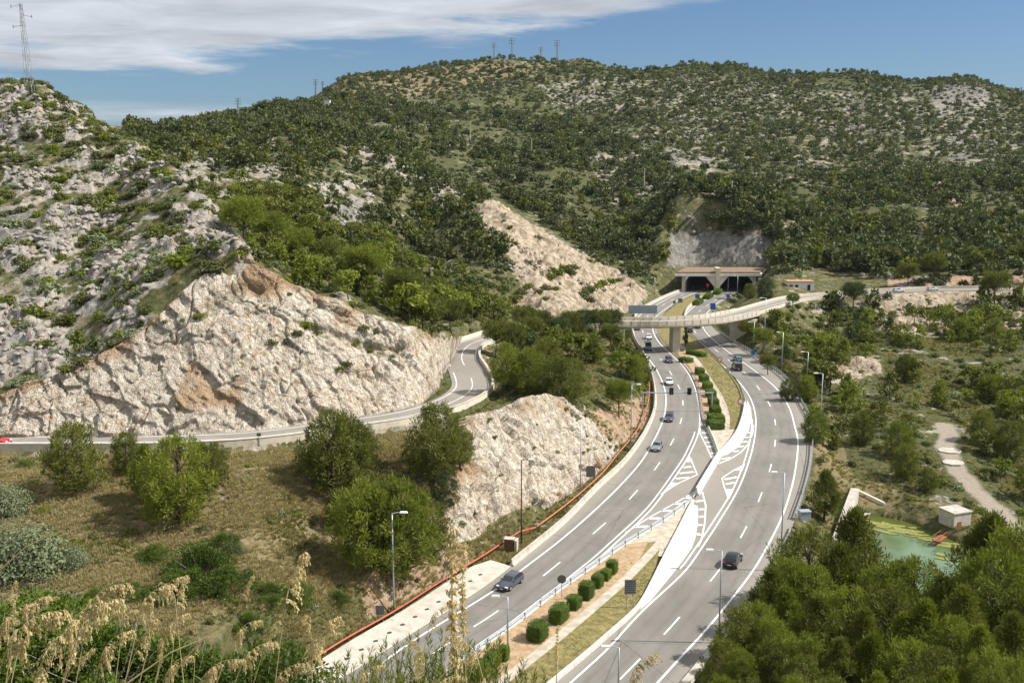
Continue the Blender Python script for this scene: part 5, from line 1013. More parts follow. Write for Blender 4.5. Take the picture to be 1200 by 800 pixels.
def tree_parts(kind, seed, per=60, ln=.5, wd=.15, nclump=60, h=8.0, up=.45, cr=1.0):
    rg = np.random.default_rng(seed); cs = []; rs = []; tb = MB(); top = h * .86
    lean = rg.normal(size=2) * h * .02
    def trunk(z): f = z / h; return Vector((lean[0] * math.sin(f * 5) + lean[0] * f * 2, lean[1] * math.sin(f * 4 + 1) + lean[1] * f * 2, z))
    tb.tube([trunk(h * f) - Vector((0, 0, .4 if f == 0 else 0)) for f in (0, .12, .3, .5, .7, .88)], [h * .028, h * .022, h * .018, h * .013, h * .008, h * .003], 7)
    for i in range(nclump):
        if kind == 'umbrella': f = rg.uniform(.55, .95); w = h * .42 * math.sqrt(max(0, 1 - ((f - .68) / .36) ** 2)); f0 = f - .18
        elif kind == 'cone': f = rg.uniform(.12, .98); w = h * .30 * (1 - f) ** .75 + h * .03; f0 = f - .08
        elif kind == 'round': f = rg.uniform(.10, .95); w = h * .40 * math.sqrt(max(0.02, 1 - ((f - .45) / .52) ** 2)); f0 = max(.05, f - .2)
        else: f = rg.uniform(.2, .97); w = h * .36 * max(.12, math.sin(min(1, (1 - f) * 1.35) * math.pi / 2)) * (1 if f > .3 else .7); f0 = f - .1
        a = rg.uniform(0, 2 * math.pi); q = w * math.sqrt(rg.uniform(.15, 1)) * rg.uniform(.75, 1.18); b = trunk(h * max(f0, .05)); c = Vector((b.x + q * math.cos(a), b.y + q * math.sin(a), h * f)); cs.append(tuple(c)); rs.append(h * rg.uniform(.05, .115) * cr)
        if i % 3 == 0 and per > 20: tb.tube([b, (b + c) * .5 + Vector((0, 0, -.02 * h)), c], [h * .008, h * .005, h * .002], 4, cap=False)
    V, F = clumps(np.array(cs), np.array(rs), per, ln, wd, rg, up, *((.12, 1.55) if cr < 1 else (.55, .75))); return V, F, tb
def shrub_mesh(seed, n=14, per=45, ln=.16, wd=.09, r=1.0, flat=.7):
    rg = np.random.default_rng(seed); d = sph(n, rg); d[:, 2] = np.abs(d[:, 2]) * .75; cs = d * r * rg.uniform(.25, .75, n)[:, None]; cs[:, 2] += r * .12; rs = r * rg.uniform(.3, .48, n); return clumps(cs, rs, per, ln, wd, rg, .3, .6, flat)
def tree_mesh(name, V, F, tb, fol):     # one mesh: crown and trunk
    tv = np.array(tb.v); me = npmesh(name, V, F, [fol, 'bark']); 
    m = MB(); m.v = [tuple(v) for v in V] + tb.v; m.f = [tuple(f) for f in F] + [tuple(i + len(V) for i in f) for f in tb.f]; m.mi = [0] * len(F) + [1] * len(tb.f); bpy.data.meshes.remove(me); return m.mesh(name, [fol, 'bark'])
FOL = ('pine_foliage', 'bright_pine_foliage', 'dark_pine_foliage')
NEARP = {}
for kind in ('umbrella', 'round', 'tall', 'cone'):
    for s in (0, 1):
        NEARP[kind, s] = tree_parts(kind, 100 + s * 7 + len(kind), per=56, ln=.46, wd=.085, nclump=165, up=.85, cr=.62)
PM = {}
def near_pine(loc, kind, s, fol, h, rz, label, group=None, name='pine_tree', cat='pine tree'):
    V, F, tb = NEARP[kind, s]; k = (kind, s, fol)
    if k not in PM: PM[k] = npmesh('crown', V, F, [fol])
    if (kind, s) not in PM: PM[kind, s] = tb.mesh('trunk', 'bark', True)
    t = thing(name, label, cat, loc, rz, group); t.scale = (h / 8.0,) * 3; put('trunk', PM[kind, s], t); put('crown', PM[k], t); return t
MIDP = {}
for kind in ('umbrella', 'round', 'tall'):
    for f in FOL:
        for s in (0, 1, 2):
            V, F, tb = tree_parts(kind, 200 + s * 5 + len(kind), per=16, ln=.95, wd=.42, nclump=34); MIDP[kind, f, s] = tree_mesh('pine_tree', V, F, tb, f)
FARP = []
for i in range(6):
    V, F, tb = tree_parts(('round', 'umbrella')[i % 2], 300 + i, per=7, ln=1.7, wd=.95, nclump=24); FARP.append(npmesh('far_pine', V, F, [('far_foliage', 'dark_pine_foliage', 'far_foliage', 'dark_pine_foliage', 'pine_foliage', 'far_foliage')[i]]))
SHR = {}
for f in ('shrub_foliage', 'olive_foliage', 'bright_pine_foliage', 'pine_foliage'):
    for s in (0, 1, 2):
        V, F = shrub_mesh(400 + s, 16, 26, .24, .14); SHR[f, s] = npmesh('shrub', V, F, [f])
FARS = []
for i in range(5):
    V, F = shrub_mesh(500 + i, 9, 9, .52, .34); FARS.append(npmesh('far_shrub', V, F, [('far_scrub_foliage', 'far_foliage', 'far_scrub_foliage', 'olive_foliage', 'shrub_foliage')[i]]))
def rockmesh(seed):
    import bmesh
    bm = bmesh.new(); bmesh.ops.create_icosphere(bm, subdivisions=2, radius=1.0); rg = np.random.default_rng(seed)
    pl = sph(9, rg); off = rg.uniform(.45, .9, 9)
    for v in bm.verts:
        for n_, o_2 in zip(pl, off):
            d_ = v.co.x * n_[0] + v.co.y * n_[1] + v.co.z * n_[2]
            if d_ > o_2: v.co -= Vector(n_) * (d_ - o_2)
        v.co *= 1 + rg.uniform(-.09, .09); v.co.z *= .72
    me = bpy.data.meshes.new('boulder'); bm.to_mesh(me); bm.free(); me.materials.append(M['boulder']); return me
n_ = NT('boulder', .9, .15); n_.bump(n_.noise(3, 6, .7), .15, .8); M['boulder'] = n_.col(rock_color(n_, .35)); ROCK = [rockmesh(600 + i) for i in range(5)]
def tuft(seed, n=26, h=.6, fol='dry_grass', sp=.22, w=.05):
    rg = np.random.default_rng(seed); a = rg.uniform(0, 2 * math.pi, n); C = np.stack([np.cos(a) * rg.uniform(0, .15, n), np.sin(a) * rg.uniform(0, .15, n), np.zeros(n) - .03], 1); A = np.stack([np.cos(a) * rg.uniform(.1, .9, n), np.sin(a) * rg.uniform(.1, .9, n), np.ones(n)], 1)
    V, F = diamonds(C, A, h * rg.uniform(.6, 1.2, n), w, rg); return npmesh('grass_tuft', V, F, [fol])
TUFT = [tuft(700, 30, .42), tuft(701, 26, .34), tuft(702, 26, .36, 'green_grass'), tuft(703, 30, .5)]
# ------------------------------------------------------------------ instancing of what nobody could count
def scatter_stuff(name, protos, pts, scl, var, label, cat, sz=None):
    if len(pts) == 0: return
    me = bpy.data.meshes.new(name); me.vertices.add(len(pts)); me.vertices.foreach_set('co', np.ascontiguousarray(pts, np.float32).ravel())
    for an, a, ty in (('sc', scl, 'FLOAT'), ('rz', rng.uniform(0, 6.28, len(pts)), 'FLOAT')):
        at = me.attributes.new(an, ty, 'POINT'); at.data.foreach_set('value', np.asarray(a, np.float32))
    at = me.attributes.new('var', 'INT', 'POINT'); at.data.foreach_set('value', np.asarray(var, np.int32))
    o = put(name, me); tag(o, label, cat, kind='stuff')
    ng = bpy.data.node_groups.new(name + '_nodes', 'GeometryNodeTree'); ng.interface.new_socket('Geometry', in_out='INPUT', socket_type='NodeSocketGeometry'); ng.interface.new_socket('Geometry', in_out='OUTPUT', socket_type='NodeSocketGeometry')
    N, Lk = ng.nodes, ng.links; gi = N.new('NodeGroupInput'); go = N.new('NodeGroupOutput'); jn = N.new('GeometryNodeJoinGeometry')
    def na(nm, ty):
        q = N.new('GeometryNodeInputNamedAttribute'); q.data_type = ty; q.inputs['Name'].default_value = nm; return q.outputs['Attribute']
    sc, rz, vr = na('sc', 'FLOAT'), na('rz', 'FLOAT'), na('var', 'INT'); cx_ = N.new('ShaderNodeCombineXYZ'); Lk.new(rz, cx_.inputs[2])
    for i, pm_ in enumerate(protos):
        po = bpy.data.objects.new(name + '_source', pm_); oi = N.new('GeometryNodeObjectInfo'); oi.inputs['Object'].default_value = po; oi.inputs['As Instance'].default_value = True
        cm = N.new('FunctionNodeCompare'); cm.data_type = 'INT'; cm.operation = 'EQUAL'; Lk.new(vr, cm.inputs[2]); cm.inputs[3].default_value = i
        ip = N.new('GeometryNodeInstanceOnPoints'); Lk.new(gi.outputs[0], ip.inputs['Points']); Lk.new(cm.outputs[0], ip.inputs['Selection']); Lk.new(oi.outputs['Geometry'], ip.inputs['Instance']); Lk.new(cx_.outputs[0], ip.inputs['Rotation']); Lk.new(sc, ip.inputs['Scale']); Lk.new(ip.outputs[0], jn.inputs[0])
    Lk.new(jn.outputs[0], go.inputs[0]); md = o.modifiers.new('scatter', 'NODES'); md.node_group = ng; return o
# ------------------------------------------------------------------ where things grow
RMG = rockm.reshape(nr, nc)
def at_grid(A, x, y):
    ui = np.clip(np.round(np.interp(x / y, us, np.arange(nc))).astype(int), 0, nc - 1); yi = np.clip(np.round(np.interp(np.log(y), lys, np.arange(nr))).astype(int), 0, nr - 1); return A[yi, ui]
GZR = gz0.reshape(nr, nc)
def cand(n, y0, y1, u0=-.6, u1=.6):
    y = np.sqrt(rng.uniform(y0 ** 2, y1 ** 2, n)); u = rng.uniform(u0, u1, n); x = u * y; z = H(x, y); a, b = proj(x, y, z); return x, y, z, a, b
mw = np.vstack([lL[::2, :2], lRr[::-2, :2]])
APR = [tuple(G(*p))[:2] for p in [(300, 830), (330, 806), (372, 777), (422, 745), (463, 722), (510, 690), (566, 658), (590, 662), (560, 700), (396, 805), (340, 850)]]
def clear(x, y, d=2.5):
    ok = np.ones(len(x), bool); m = y < 500; xx, yy = x[m], y[m]
    o = ~inpoly(xx, yy, mw) & (polydist(xx, yy, mw, closed=True) > d) & (polydist(xx, yy, sr[::2]) > SR_W + d) & ~inpoly(xx, yy, PONDW) & (polydist(xx, yy, PONDW, closed=True) > 1.5) & (polydist(xx, yy, PATH[::2]) > 2.8)
    o &= ~inpoly(xx, yy, APR); o &= ~inpoly(xx, yy, foot1[::4]) & ~inpoly(xx, yy, foot2[::3]); ok[m] = o; return ok
FORB = [[(556, 240), (590, 234), (628, 262), (668, 290), (722, 316), (762, 346), (740, 366), (690, 378), (620, 374), (606, 365), (625, 330), (600, 300), (575, 268)], [(786, 276), (903, 278), (912, 314), (782, 314)]]
# (polygon, y range, n per 1000 m2 for trees, shrubs, weight of noise, foliage choice)
LHP = [(-200, 60), (40, 80), (110, 120), (165, 150), (250, 225), (302, 298), (285, 330), (200, 365), (120, 420), (60, 470), (-200, 480)]
REG = [  # name, polygon, ymin, ymax, trees /1000 m2, shrubs /1000 m2, tree h, foliage weights (mid, bright, dark)
 ('karst', LHP, 145, 330, 1.8, 135, (2.5, 4), (.6, .3, .1)),
 ('valley', [(255, 215), (300, 225), (420, 280), (520, 330), (600, 372), (560, 400), (540, 396), (500, 390), (430, 366), (380, 345), (330, 322), (305, 296), (265, 262), (235, 222)], 165, 330, 22, 40, (5.5, 9), (.66, .26, .08)),
 ('spur', [(150, 130), (300, 120), (430, 150), (500, 185), (575, 235), (610, 330), (600, 372), (500, 330), (300, 220), (200, 190), (150, 170)], 265, 640, 13, 80, (4.5, 7.5), (.5, .35, .15)),
 ('shadeband', [(150, 120), (330, 108), (430, 118), (560, 135), (700, 150), (800, 200), (900, 205), (1340, 210), (1340, 330), (900, 320), (780, 320), (740, 300), (640, 255), (560, 215), (440, 170), (300, 150), (150, 160)], 400, 1000, 18, 34, (5, 8.5), (.5, .1, .4)),  # denser, darker pine mix puts a cloud shadow into the wood's colour
 ('right_wood', [(880, 255), (1000, 270), (1340, 250), (1340, 334), (1030, 334), (940, 330), (890, 310)], 366, 620, 18, 30, (6, 10), (.55, .15, .3)),
 ('upper', [(200, 60), (1340, 60), (1340, 215), (900, 210), (700, 160), (430, 125), (200, 140)], 620, 1300, 8, 72, (3.5, 6), (.5, .2, .3)),
 ('between', [(560, 380), (640, 376), (735, 384), (745, 400), (760, 430), (750, 452), (700, 470), (655, 440), (600, 425), (560, 410)], 196, 290, 20, 45, (5.5, 8), (.6, .35, .05)),
 ('belowramp', [(855, 385), (900, 360), (1000, 352), (1040, 400), (1010, 425), (960, 430), (940, 470), (900, 425)], 215, 352, 24, 120, (4, 7.5), (.5, .4, .1)),
 ('rightvalley', [(940, 430), (1040, 345), (1340, 345), (1340, 640), (1140, 610), (1080, 560), (960, 540)], 165, 356, 21, 110, (3.8, 7.4), (.4, .58, .02)),
 ('mound', [(690, 300), (740, 235), (800, 205), (900, 215), (940, 300), (900, 345), (908, 300), (900, 276), (786, 274), (768, 335), (745, 330)], 385, 620, 30, 110, (4.5, 7), (.55, .15, .3)),
 ('shoulder', [(285, 286), (330, 298), (440, 345), (545, 380), (548, 398), (500, 393), (440, 374), (335, 332), (300, 308)], 165, 260, 26, 130, (4.5, 7.5), (.45, .5, .05)),
 ('spurback', [(580, 222), (700, 262), (765, 300), (770, 337), (725, 311), (668, 285), (628, 257), (590, 231)], 390, 640, 34, 110, (4.5, 7), (.55, .15, .3)),
 ('spurlow', [(440, 255), (556, 238), (570, 275), (600, 310), (608, 368), (560, 380), (500, 330)], 255, 440, 22, 90, (4, 6.5), (.5, .4, .1)),
 ('leftslope', [(-40, 530), (430, 520), (520, 520), (520, 660), (420, 730), (340, 800), (-40, 800)], 84, 141, 0.0, 190, (3, 4), (1, 0, 0)),
 ('rockspur', [(556, 236), (762, 346), (740, 366), (600, 376)], 290, 420, 0.8, 16, (3, 4.5), (.6, .4, 0)),
 ('verge', [(640, 460), (760, 440), (765, 500), (700, 560), (560, 660)], 120, 240, 0.0, 12, (3, 4), (1, 0, 0)),
]
trees = []; shrubs = []
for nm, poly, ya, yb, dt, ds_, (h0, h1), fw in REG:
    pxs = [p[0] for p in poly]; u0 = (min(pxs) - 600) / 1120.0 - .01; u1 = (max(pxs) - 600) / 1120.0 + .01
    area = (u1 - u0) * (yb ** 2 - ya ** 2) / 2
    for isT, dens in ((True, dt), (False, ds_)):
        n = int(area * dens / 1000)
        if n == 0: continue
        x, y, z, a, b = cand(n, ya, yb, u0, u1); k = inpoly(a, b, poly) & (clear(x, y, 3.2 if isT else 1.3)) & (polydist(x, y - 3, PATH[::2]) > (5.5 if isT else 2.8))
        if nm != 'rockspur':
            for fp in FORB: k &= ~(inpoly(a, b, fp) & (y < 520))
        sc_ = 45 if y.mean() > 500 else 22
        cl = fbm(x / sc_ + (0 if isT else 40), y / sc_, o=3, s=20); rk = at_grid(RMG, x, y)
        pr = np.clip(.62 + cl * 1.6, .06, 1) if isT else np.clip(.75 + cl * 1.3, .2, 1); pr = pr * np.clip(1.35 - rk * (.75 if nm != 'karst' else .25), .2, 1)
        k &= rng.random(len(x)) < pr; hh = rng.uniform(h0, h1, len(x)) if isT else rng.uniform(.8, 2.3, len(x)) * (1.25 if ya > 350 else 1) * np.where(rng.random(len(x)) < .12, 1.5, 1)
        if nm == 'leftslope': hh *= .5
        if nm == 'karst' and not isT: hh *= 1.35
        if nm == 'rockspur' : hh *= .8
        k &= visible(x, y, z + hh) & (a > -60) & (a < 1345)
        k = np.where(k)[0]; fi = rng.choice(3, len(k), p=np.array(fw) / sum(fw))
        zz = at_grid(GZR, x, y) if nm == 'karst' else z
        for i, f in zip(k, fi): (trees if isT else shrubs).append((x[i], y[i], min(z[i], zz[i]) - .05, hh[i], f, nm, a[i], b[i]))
print('trees', len(trees), 'shrubs', len(shrubs))
# individually placed pines that the photograph shows clearly: photo x of the base, photo y of the base, height, crown kind, foliage, label
B_ = 'bright_pine_foliage'; P_ = 'pine_foliage'; D_ = 'dark_pine_foliage'
PL = [
 (612, 396, 7.5, 'umbrella', P_, 'first pine of the row screening the hill road, below the ochre rock cut'),
 (632, 398, 7, 'umbrella', P_, 'second pine of the row screening the hill road'),
 (648, 399, 6, 'round', P_, 'low pine of the screening row just under the black car'),
 (668, 399, 7.2, 'umbrella', P_, 'pine of the screening row right of the black car'),
 (686, 398, 7.4, 'umbrella', D_, 'dark pine in the middle of the screening row'),
 (702, 397, 7.4, 'umbrella', P_, 'pine of the screening row near the grey sign board'),
 (718, 396, 7.2, 'umbrella', D_, 'dark pine of the screening row next to the bridge end'),
 (730, 399, 6.6, 'round', P_, 'pine pressed against the left end of the overpass'),
 (150, 555, 4.8, 'round', P_, 'pine bush just under the parapet between the two slope pines'),
 (238, 585, 6.0, 'tall', P_, 'narrower pine on the right flank of the big double-crowned one'),
 (410, 560, 7, 'round', P_, 'second crown of the broad parapet pine'),
 (448, 650, 8.2, 'round', P_, 'pine between the two largest above the lamp'),
 (538, 545, 5, 'round', P_, 'pine overlapping the upper left of the pale rock face'),
 (92, 578, 7.6, 'round', P_, 'bushy pine just below the cream parapet at left, leftmost of the slope pines'), (172, 590, 6.2, 'tall', B_, 'slim bright pine left of the pair on the dry slope'), (214, 612, 9.0, 'round', B_, 'big double-crowned bright pine in the middle of the dry left slope'), (252, 560, 4.0, 'round', P_, 'small dark pine bush touching the parapet right of the big slope pine'),
 (396, 580, 9.6, 'round', P_, 'broad pine standing across the hill road parapet in the middle'), (425, 545, 5, 'round', P_, 'smaller pine on the right shoulder of the broad parapet pine'), (512, 560, 9.0, 'round', P_, 'dark green pine beside the left edge of the pale rock face'), (520, 596, 4.6, 'round', D_, 'low dark pine under the pine at the rock face edge'),
 (430, 668, 9.0, 'round', B_, 'left trunked large bright pine above the foreground street lamp'), (470, 672, 9.8, 'round', B_, 'large bright pine right behind the foreground street lamp'), (510, 650, 5.8, 'round', P_, 'medium pine leaning against the foot of the pale rock face'), (400, 620, 4.5, 'round', P_, 'low pine left of the large pair above the lamp'),
 (724, 488, 6.6, 'umbrella', B_, 'lone leaning pine on bare ground above the orange rail'), (745, 448, 6.0, 'round', B_, 'bright pine beside the orange rail just above the lone leaning pine'),
 (592, 452, 7.2, 'round', B_, 'bright rounded pine right of the hill road bend'), (620, 462, 7.6, 'round', B_, 'brightest broad pine above the rock face top'), (655, 478, 8.4, 'round', P_, 'dark broad pine at the upper right end of the rock face'), (640, 448, 8.0, 'round', P_, 'pine behind the brightest broad pine'), (672, 470, 7.2, 'round', P_, 'pine on the right of the clump above the rock face'), (600, 425, 8.0, 'umbrella', P_, 'tall pine at the inside of the road bend'), (580, 418, 7.5, 'umbrella', P_, 'pine at the edge of the parapet by the far bend'),
 (690, 425, 6.5, 'round', P_, 'pine in the clump left of the overpass, lower row'), (715, 412, 6.5, 'umbrella', P_, 'pine touching the left end of the overpass'), (620, 408, 7, 'umbrella', P_, 'pine in the clump below the black car on the hill road'), (655, 404, 6.4, 'umbrella', D_, 'dark pine directly below the black car on the hill road'), (675, 400, 6.0, 'round', P_, 'pine right of the dark pine under the black car'),
 (925, 470, 4.8, 'round', P_, 'round pine at the guardrail bend, upper'), (955, 520, 6.2, 'round', B_, 'bright pine filling the verge at the outer bend'), (965, 610, 7.0, 'tall', P_, 'dense pine between the guardrail and the pond wall'), (945, 470, 5.5, 'round', B_, 'bright pine next to the triangular sign back'), (893, 414, 6.5, 'umbrella', B_, 'bright pine right of the overpass pier side'), (876, 402, 6, 'umbrella', P_, 'pine tucked under the right end of the overpass'), (900, 440, 5, 'umbrella', P_, 'pine behind the white red-ringed sign'),
 (1060, 560, 5.0, 'round', P_, 'dark round pine left of the earth track'), (1050, 535, 5.5, 'round', B_, 'bright pine above the dark one left of the earth track'), (1010, 520, 5.2, 'round', P_, 'pine in the middle of the right valley clump'), (1085, 575, 3.4, 'round', P_, 'low pine by the bend of the earth track'), (1150, 520, 5.6, 'round', P_, 'round pine right of the earth track'), (1185, 540, 6.2, 'round', P_, 'large dark pine at the right edge above the earth track'), (1060, 448, 5.5, 'round', P_, 'big round bush-like pine in the middle of the right valley'), (1160, 470, 5, 'round', B_, 'bright tree on the right valley floor'), (1125, 400, 5.4, 'round', B_, 'bright yellow-green tree at the foot of the far right slope'), (1165, 400, 5.6, 'round', B_, 'second bright yellow-green tree at the foot of the far right slope'),
 (1000, 365, 9.0, 'umbrella', D_, 'umbrella pine rising over the arch viaduct'), (1065, 337, 8.2, 'umbrella', P_, 'umbrella pine between the two white cars'), (1090, 332, 10, 'umbrella', P_, 'tall umbrella pine behind the right white car'), (1165, 360, 11, 'umbrella', P_, 'large umbrella pine at the end of the hill road'), (845, 320, 6, 'round', D_, 'dark pine above the tunnel roof') if False else (897, 352, 7.4, 'round', D_, 'dark rounded pine right of the right tunnel mouth'), (877, 350, 5.2, 'round', P_, 'bushy pine on the verge by the right tunnel mouth'), (930, 362, 4.6, 'umbrella', B_, 'bright small pine at the outer parapet of the ramp'),
 (290, 292, 9.0, 'umbrella', B_, 'tall bright umbrella pine behind the crest of the big cliff, leftmost'), (318, 300, 9.5, 'umbrella', B_, 'large bright umbrella pine behind the top of the big cliff'), (352, 318, 9.0, 'umbrella', B_, 'bright umbrella pine in the valley behind the big cliff'), (385, 330, 8.5, 'umbrella', P_, 'umbrella pine standing above the right shoulder of the cliff'), (425, 350, 9, 'umbrella', B_, 'umbrella pine over the cliff shoulder near its right end'), (500, 400, 8.5, 'umbrella', P_, 'dark-trunked umbrella pine at the right end of the big cliff'), (470, 372, 8, 'umbrella', P_, 'umbrella pine just left of the last one on the big cliff'), (530, 390, 7.5, 'umbrella', P_, 'umbrella pine over the far wall of the hill road bend'),
]
for i, (x, yb, h, kd, fo, lab) in enumerate(PL):
    b = hit(x, yb); h *= 1.22 if b.y < 165 else (1.32 if x > 990 and b.y < 330 else 1.12)
    near_pine((b.x, b.y, b.z - .15), kd, i % 2, fo, h, R.uniform(0, 6.28), lab)
# foreground wood at lower right: world positions from the tops seen in the photograph
TOPS = [(905, 668, 100, P_), (925, 655, 106, B_), (952, 622, 114, P_), (985, 640, 110, P_), (1004, 600, 122, P_), (1042, 660, 104, B_), (1075, 655, 104, B_), (1105, 676, 96, P_), (1166, 606, 110, P_), (1200, 615, 104, B_), (1175, 650, 92, B_), (1130, 690, 88, P_), (1085, 705, 88, B_), (1040, 690, 94, P_), (1000, 690, 96, B_), (960, 700, 92, P_), (920, 690, 96, B_), (885, 706, 92, B_), (866, 712, 90, P_), (846, 748, 86, P_), (868, 760, 83, B_), (905, 750, 84, P_), (945, 745, 84, B_), (985, 750, 82, P_), (1025, 745, 82, B_), (1065, 750, 80, B_), (1100, 760, 76, P_), (1150, 735, 80, B_), (1190, 720, 82, P_), (1200, 775, 70, B_), (1165, 790, 68, P_), (1080, 795, 72, P_), (1030, 790, 74, B_), (980, 795, 74, P_), (930, 792, 76, B_), (885, 800, 76, P_), (846, 792, 80, B_), (1225, 690, 88, P_), (1215, 650, 100, P_), (1235, 740, 76, B_), (1060, 720, 88, B_), (1120, 725, 84, B_), (955, 665, 104, B_), (905, 725, 88, B_), (1015, 715, 90, P_), (1165, 765, 74, B_), (945, 770, 79, P_), (1110, 785, 71, B_)]
mw2 = mw
FWD = set()
def fwl(x, yt, fo, h):
    a = 'yellow-green' if fo == B_ else 'mid-green'; s = 'tall' if h > 9 else ('medium' if h > 6.5 else 'low'); w = 'against the right carriageway kerb' if x < 880 else ('right of the kerb pines' if x < 960 else ('in front of the pond wall' if x < 1040 else ('in front of the green pond' if x < 1115 else ('in front of the concrete hut' if x < 1165 else 'at the right edge'))))
    r = 'top of foreground wood' if yt < 665 else ('upper middle of foreground wood' if yt < 712 else ('lower middle of foreground wood' if yt < 762 else 'bottom of foreground wood')); return f'{s} {a} pine {w}, {r}'
for i, (x, yt, Y, fo) in enumerate(TOPS):
    t = P(x, yt, Y); zb = Hs(t.x, t.y); ins = bool(inpoly(np.array([t.x]), np.array([t.y]), mw2)[0]) or polydist(np.array([t.x]), np.array([t.y]), mw2, closed=True)[0] < 1.2
    if ins: continue
    h = min(max(t.z - zb, 4.0), 13.5)
    near_pine((t.x, t.y, t.z - h), ('tall', 'round', 'round', 'tall')[i % 4] if h > 6 else 'round', (i // 2) % 2, fo, h, R.uniform(0, 6.28), fwl(x, yt, fo, h), 'pines of the foreground wood at lower right')
ntree_ind = len(PL) + len(TOPS)
trees.sort(key=lambda t: -t[3] / t[1]); shrubs.sort(key=lambda t: -t[3] / t[1])
GL = {'spurback': ('pine on the shaded slope behind the tan rock cut', 'pines behind the tan rock cut'), 'spurlow': ('pine on the slope left of the tan rock cut', 'pines left of the tan rock cut'), 'mound': ('pine on the wooded knoll above the tunnel portal', 'pines on the knoll above the tunnel'), 'shoulder': ('pine along the back edge of the big pale cliff', 'pines along the back of the cliff'), 'karst': ('low pine on the rocky left hill', 'small pines on the rocky left hill'), 'valley': ('pine in the valley wood behind the big pale cliff', 'pines in the valley behind the big cliff'), 'spur': ('pine on the rocky middle ridge left of the rock cut', 'pines on the middle ridge'), 'shadeband': ('shade-toned pine in the wooded band across the mountain foot', 'shade-toned pines across the mountain foot'), 'right_wood': ('pine above the hill road at right', 'pines above the hill road at right'), 'upper': ('pine scattered on the upper mountain slope', 'pines on the upper mountain'), 'between': ('pine in the clump between hill road and motorway', 'pines between hill road and motorway'), 'belowramp': ('pine on the scrubby slope below the overpass ramp', 'pines below the overpass ramp'), 'rightvalley': ('pine dotted about the open valley floor at right', 'pines in the right valley'), 'rockspur': ('small pine clinging to the pale rock cut beyond the hill road', 'pines on the rock cut'), 'leftslope': ('pine', 'pines'), 'verge': ('pine', 'pines')}
GS = {'spurback': ('shrub on the shaded slope behind the tan rock cut', 'shrubs behind the tan rock cut'), 'spurlow': ('shrub on the slope left of the tan rock cut', 'shrubs left of the tan rock cut'), 'mound': ('shrub on the wooded knoll above the tunnel portal', 'shrubs on the knoll above the tunnel'), 'shoulder': ('shrub along the back edge of the big pale cliff', 'shrubs along the back of the cliff'), 'karst': ('rounded shrub among outcrops on the left hill', 'shrubs on the rocky left hill'), 'valley': ('shrub under the pines behind the big cliff', 'shrubs in the valley behind the big cliff'), 'spur': ('shrub on the rocky middle ridge', 'shrubs on the middle ridge'), 'shadeband': ('shrub in the wooded band across the mountain foot', 'shrubs across the mountain foot'), 'right_wood': ('shrub among pines above the hill road at right', 'shrubs above the hill road at right'), 'upper': ('shrub on the upper mountain', 'shrubs on the upper mountain'), 'between': ('shrub among the trees between hill road and motorway', 'shrubs between hill road and motorway'), 'belowramp': ('grey-green shrub on the slope below the overpass ramp', 'shrubs below the overpass ramp'), 'rightvalley': ('shrub dotted about the open valley floor at right', 'shrubs in the right valley'), 'rockspur': ('shrub growing on a ledge of the pale rock cut', 'shrubs on the rock cut'), 'leftslope': ('small shrub on the dry slope below the hill road', 'small shrubs on the dry left slope'), 'verge': ('small shrub on the verge above the orange rail', 'small shrubs above the orange rail')}
BBX = {r[0]: (min(q[0] for q in r[1]), max(q[0] for q in r[1]), min(q[1] for q in r[1]), max(q[1] for q in r[1])) for r in REG}
def desc(tone, shape, base, nm, a, b):
    x0_, x1_, y0_, y1_ = BBX[nm]; x0_ = max(0, x0_); x1_ = min(1200, x1_); i = min(4, max(0, int((a - x0_) / (x1_ - x0_) * 5))); j = min(3, max(0, int((b - y0_) / (y1_ - y0_) * 4)))
    return f"{tone} {shape} {base}, {('top', 'upper', 'lower', 'bottom')[j]} {('far left', 'left', 'middle', 'right', 'far right')[i]}"
NI = 300 - ntree_ind
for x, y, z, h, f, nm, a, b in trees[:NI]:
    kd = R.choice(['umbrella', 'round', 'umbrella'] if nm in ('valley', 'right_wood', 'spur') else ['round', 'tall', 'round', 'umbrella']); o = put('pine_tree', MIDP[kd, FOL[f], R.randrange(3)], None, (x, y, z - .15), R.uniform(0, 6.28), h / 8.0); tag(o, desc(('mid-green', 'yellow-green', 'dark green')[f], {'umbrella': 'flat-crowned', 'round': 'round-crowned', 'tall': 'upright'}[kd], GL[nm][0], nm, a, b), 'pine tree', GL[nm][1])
SF = ('shrub_foliage', 'bright_pine_foliage', 'olive_foliage', 'pine_foliage')
nsi = 270
for x, y, z, h, f, nm, a, b in shrubs[:nsi]:
    fo = R.choice(['shrub_foliage', 'shrub_foliage', 'bright_pine_foliage', 'olive_foliage', 'pine_foliage']); s = h * .75; o = put('shrub', SHR[fo, R.randrange(3)], None, (x, y, z - .05), R.uniform(0, 6.28), (s, s, s * R.uniform(.6, .95))); tag(o, desc({'shrub_foliage': 'green', 'bright_pine_foliage': 'yellow-green', 'olive_foliage': 'grey-green', 'pine_foliage': 'deep green'}[fo], 'large' if h > 2.4 else 'small', GS[nm][0], nm, a, b), 'shrub', GS[nm][1])
def rest(lst, lim):
    near = [t for t in lst if t[1] < lim]; far = [t for t in lst if t[1] >= lim]; return near, far
nt_, ft_ = rest(trees[NI:], 330); ns_, fs_ = rest(shrubs[nsi:], 330)
TP = [MIDP[k, f, s] for k in ('umbrella', 'round', 'tall') for f in FOL for s in (0, 1)]
def arr(l): return np.array([(t[0], t[1], t[2] - .1) for t in l])
def tv(l):
    o = []
    for t in l: k = R.randrange(3) if t[5] not in ('valley', 'right_wood') else R.randrange(2); o.append(k * 6 + t[4] * 2 + R.randrange(2))
    return o
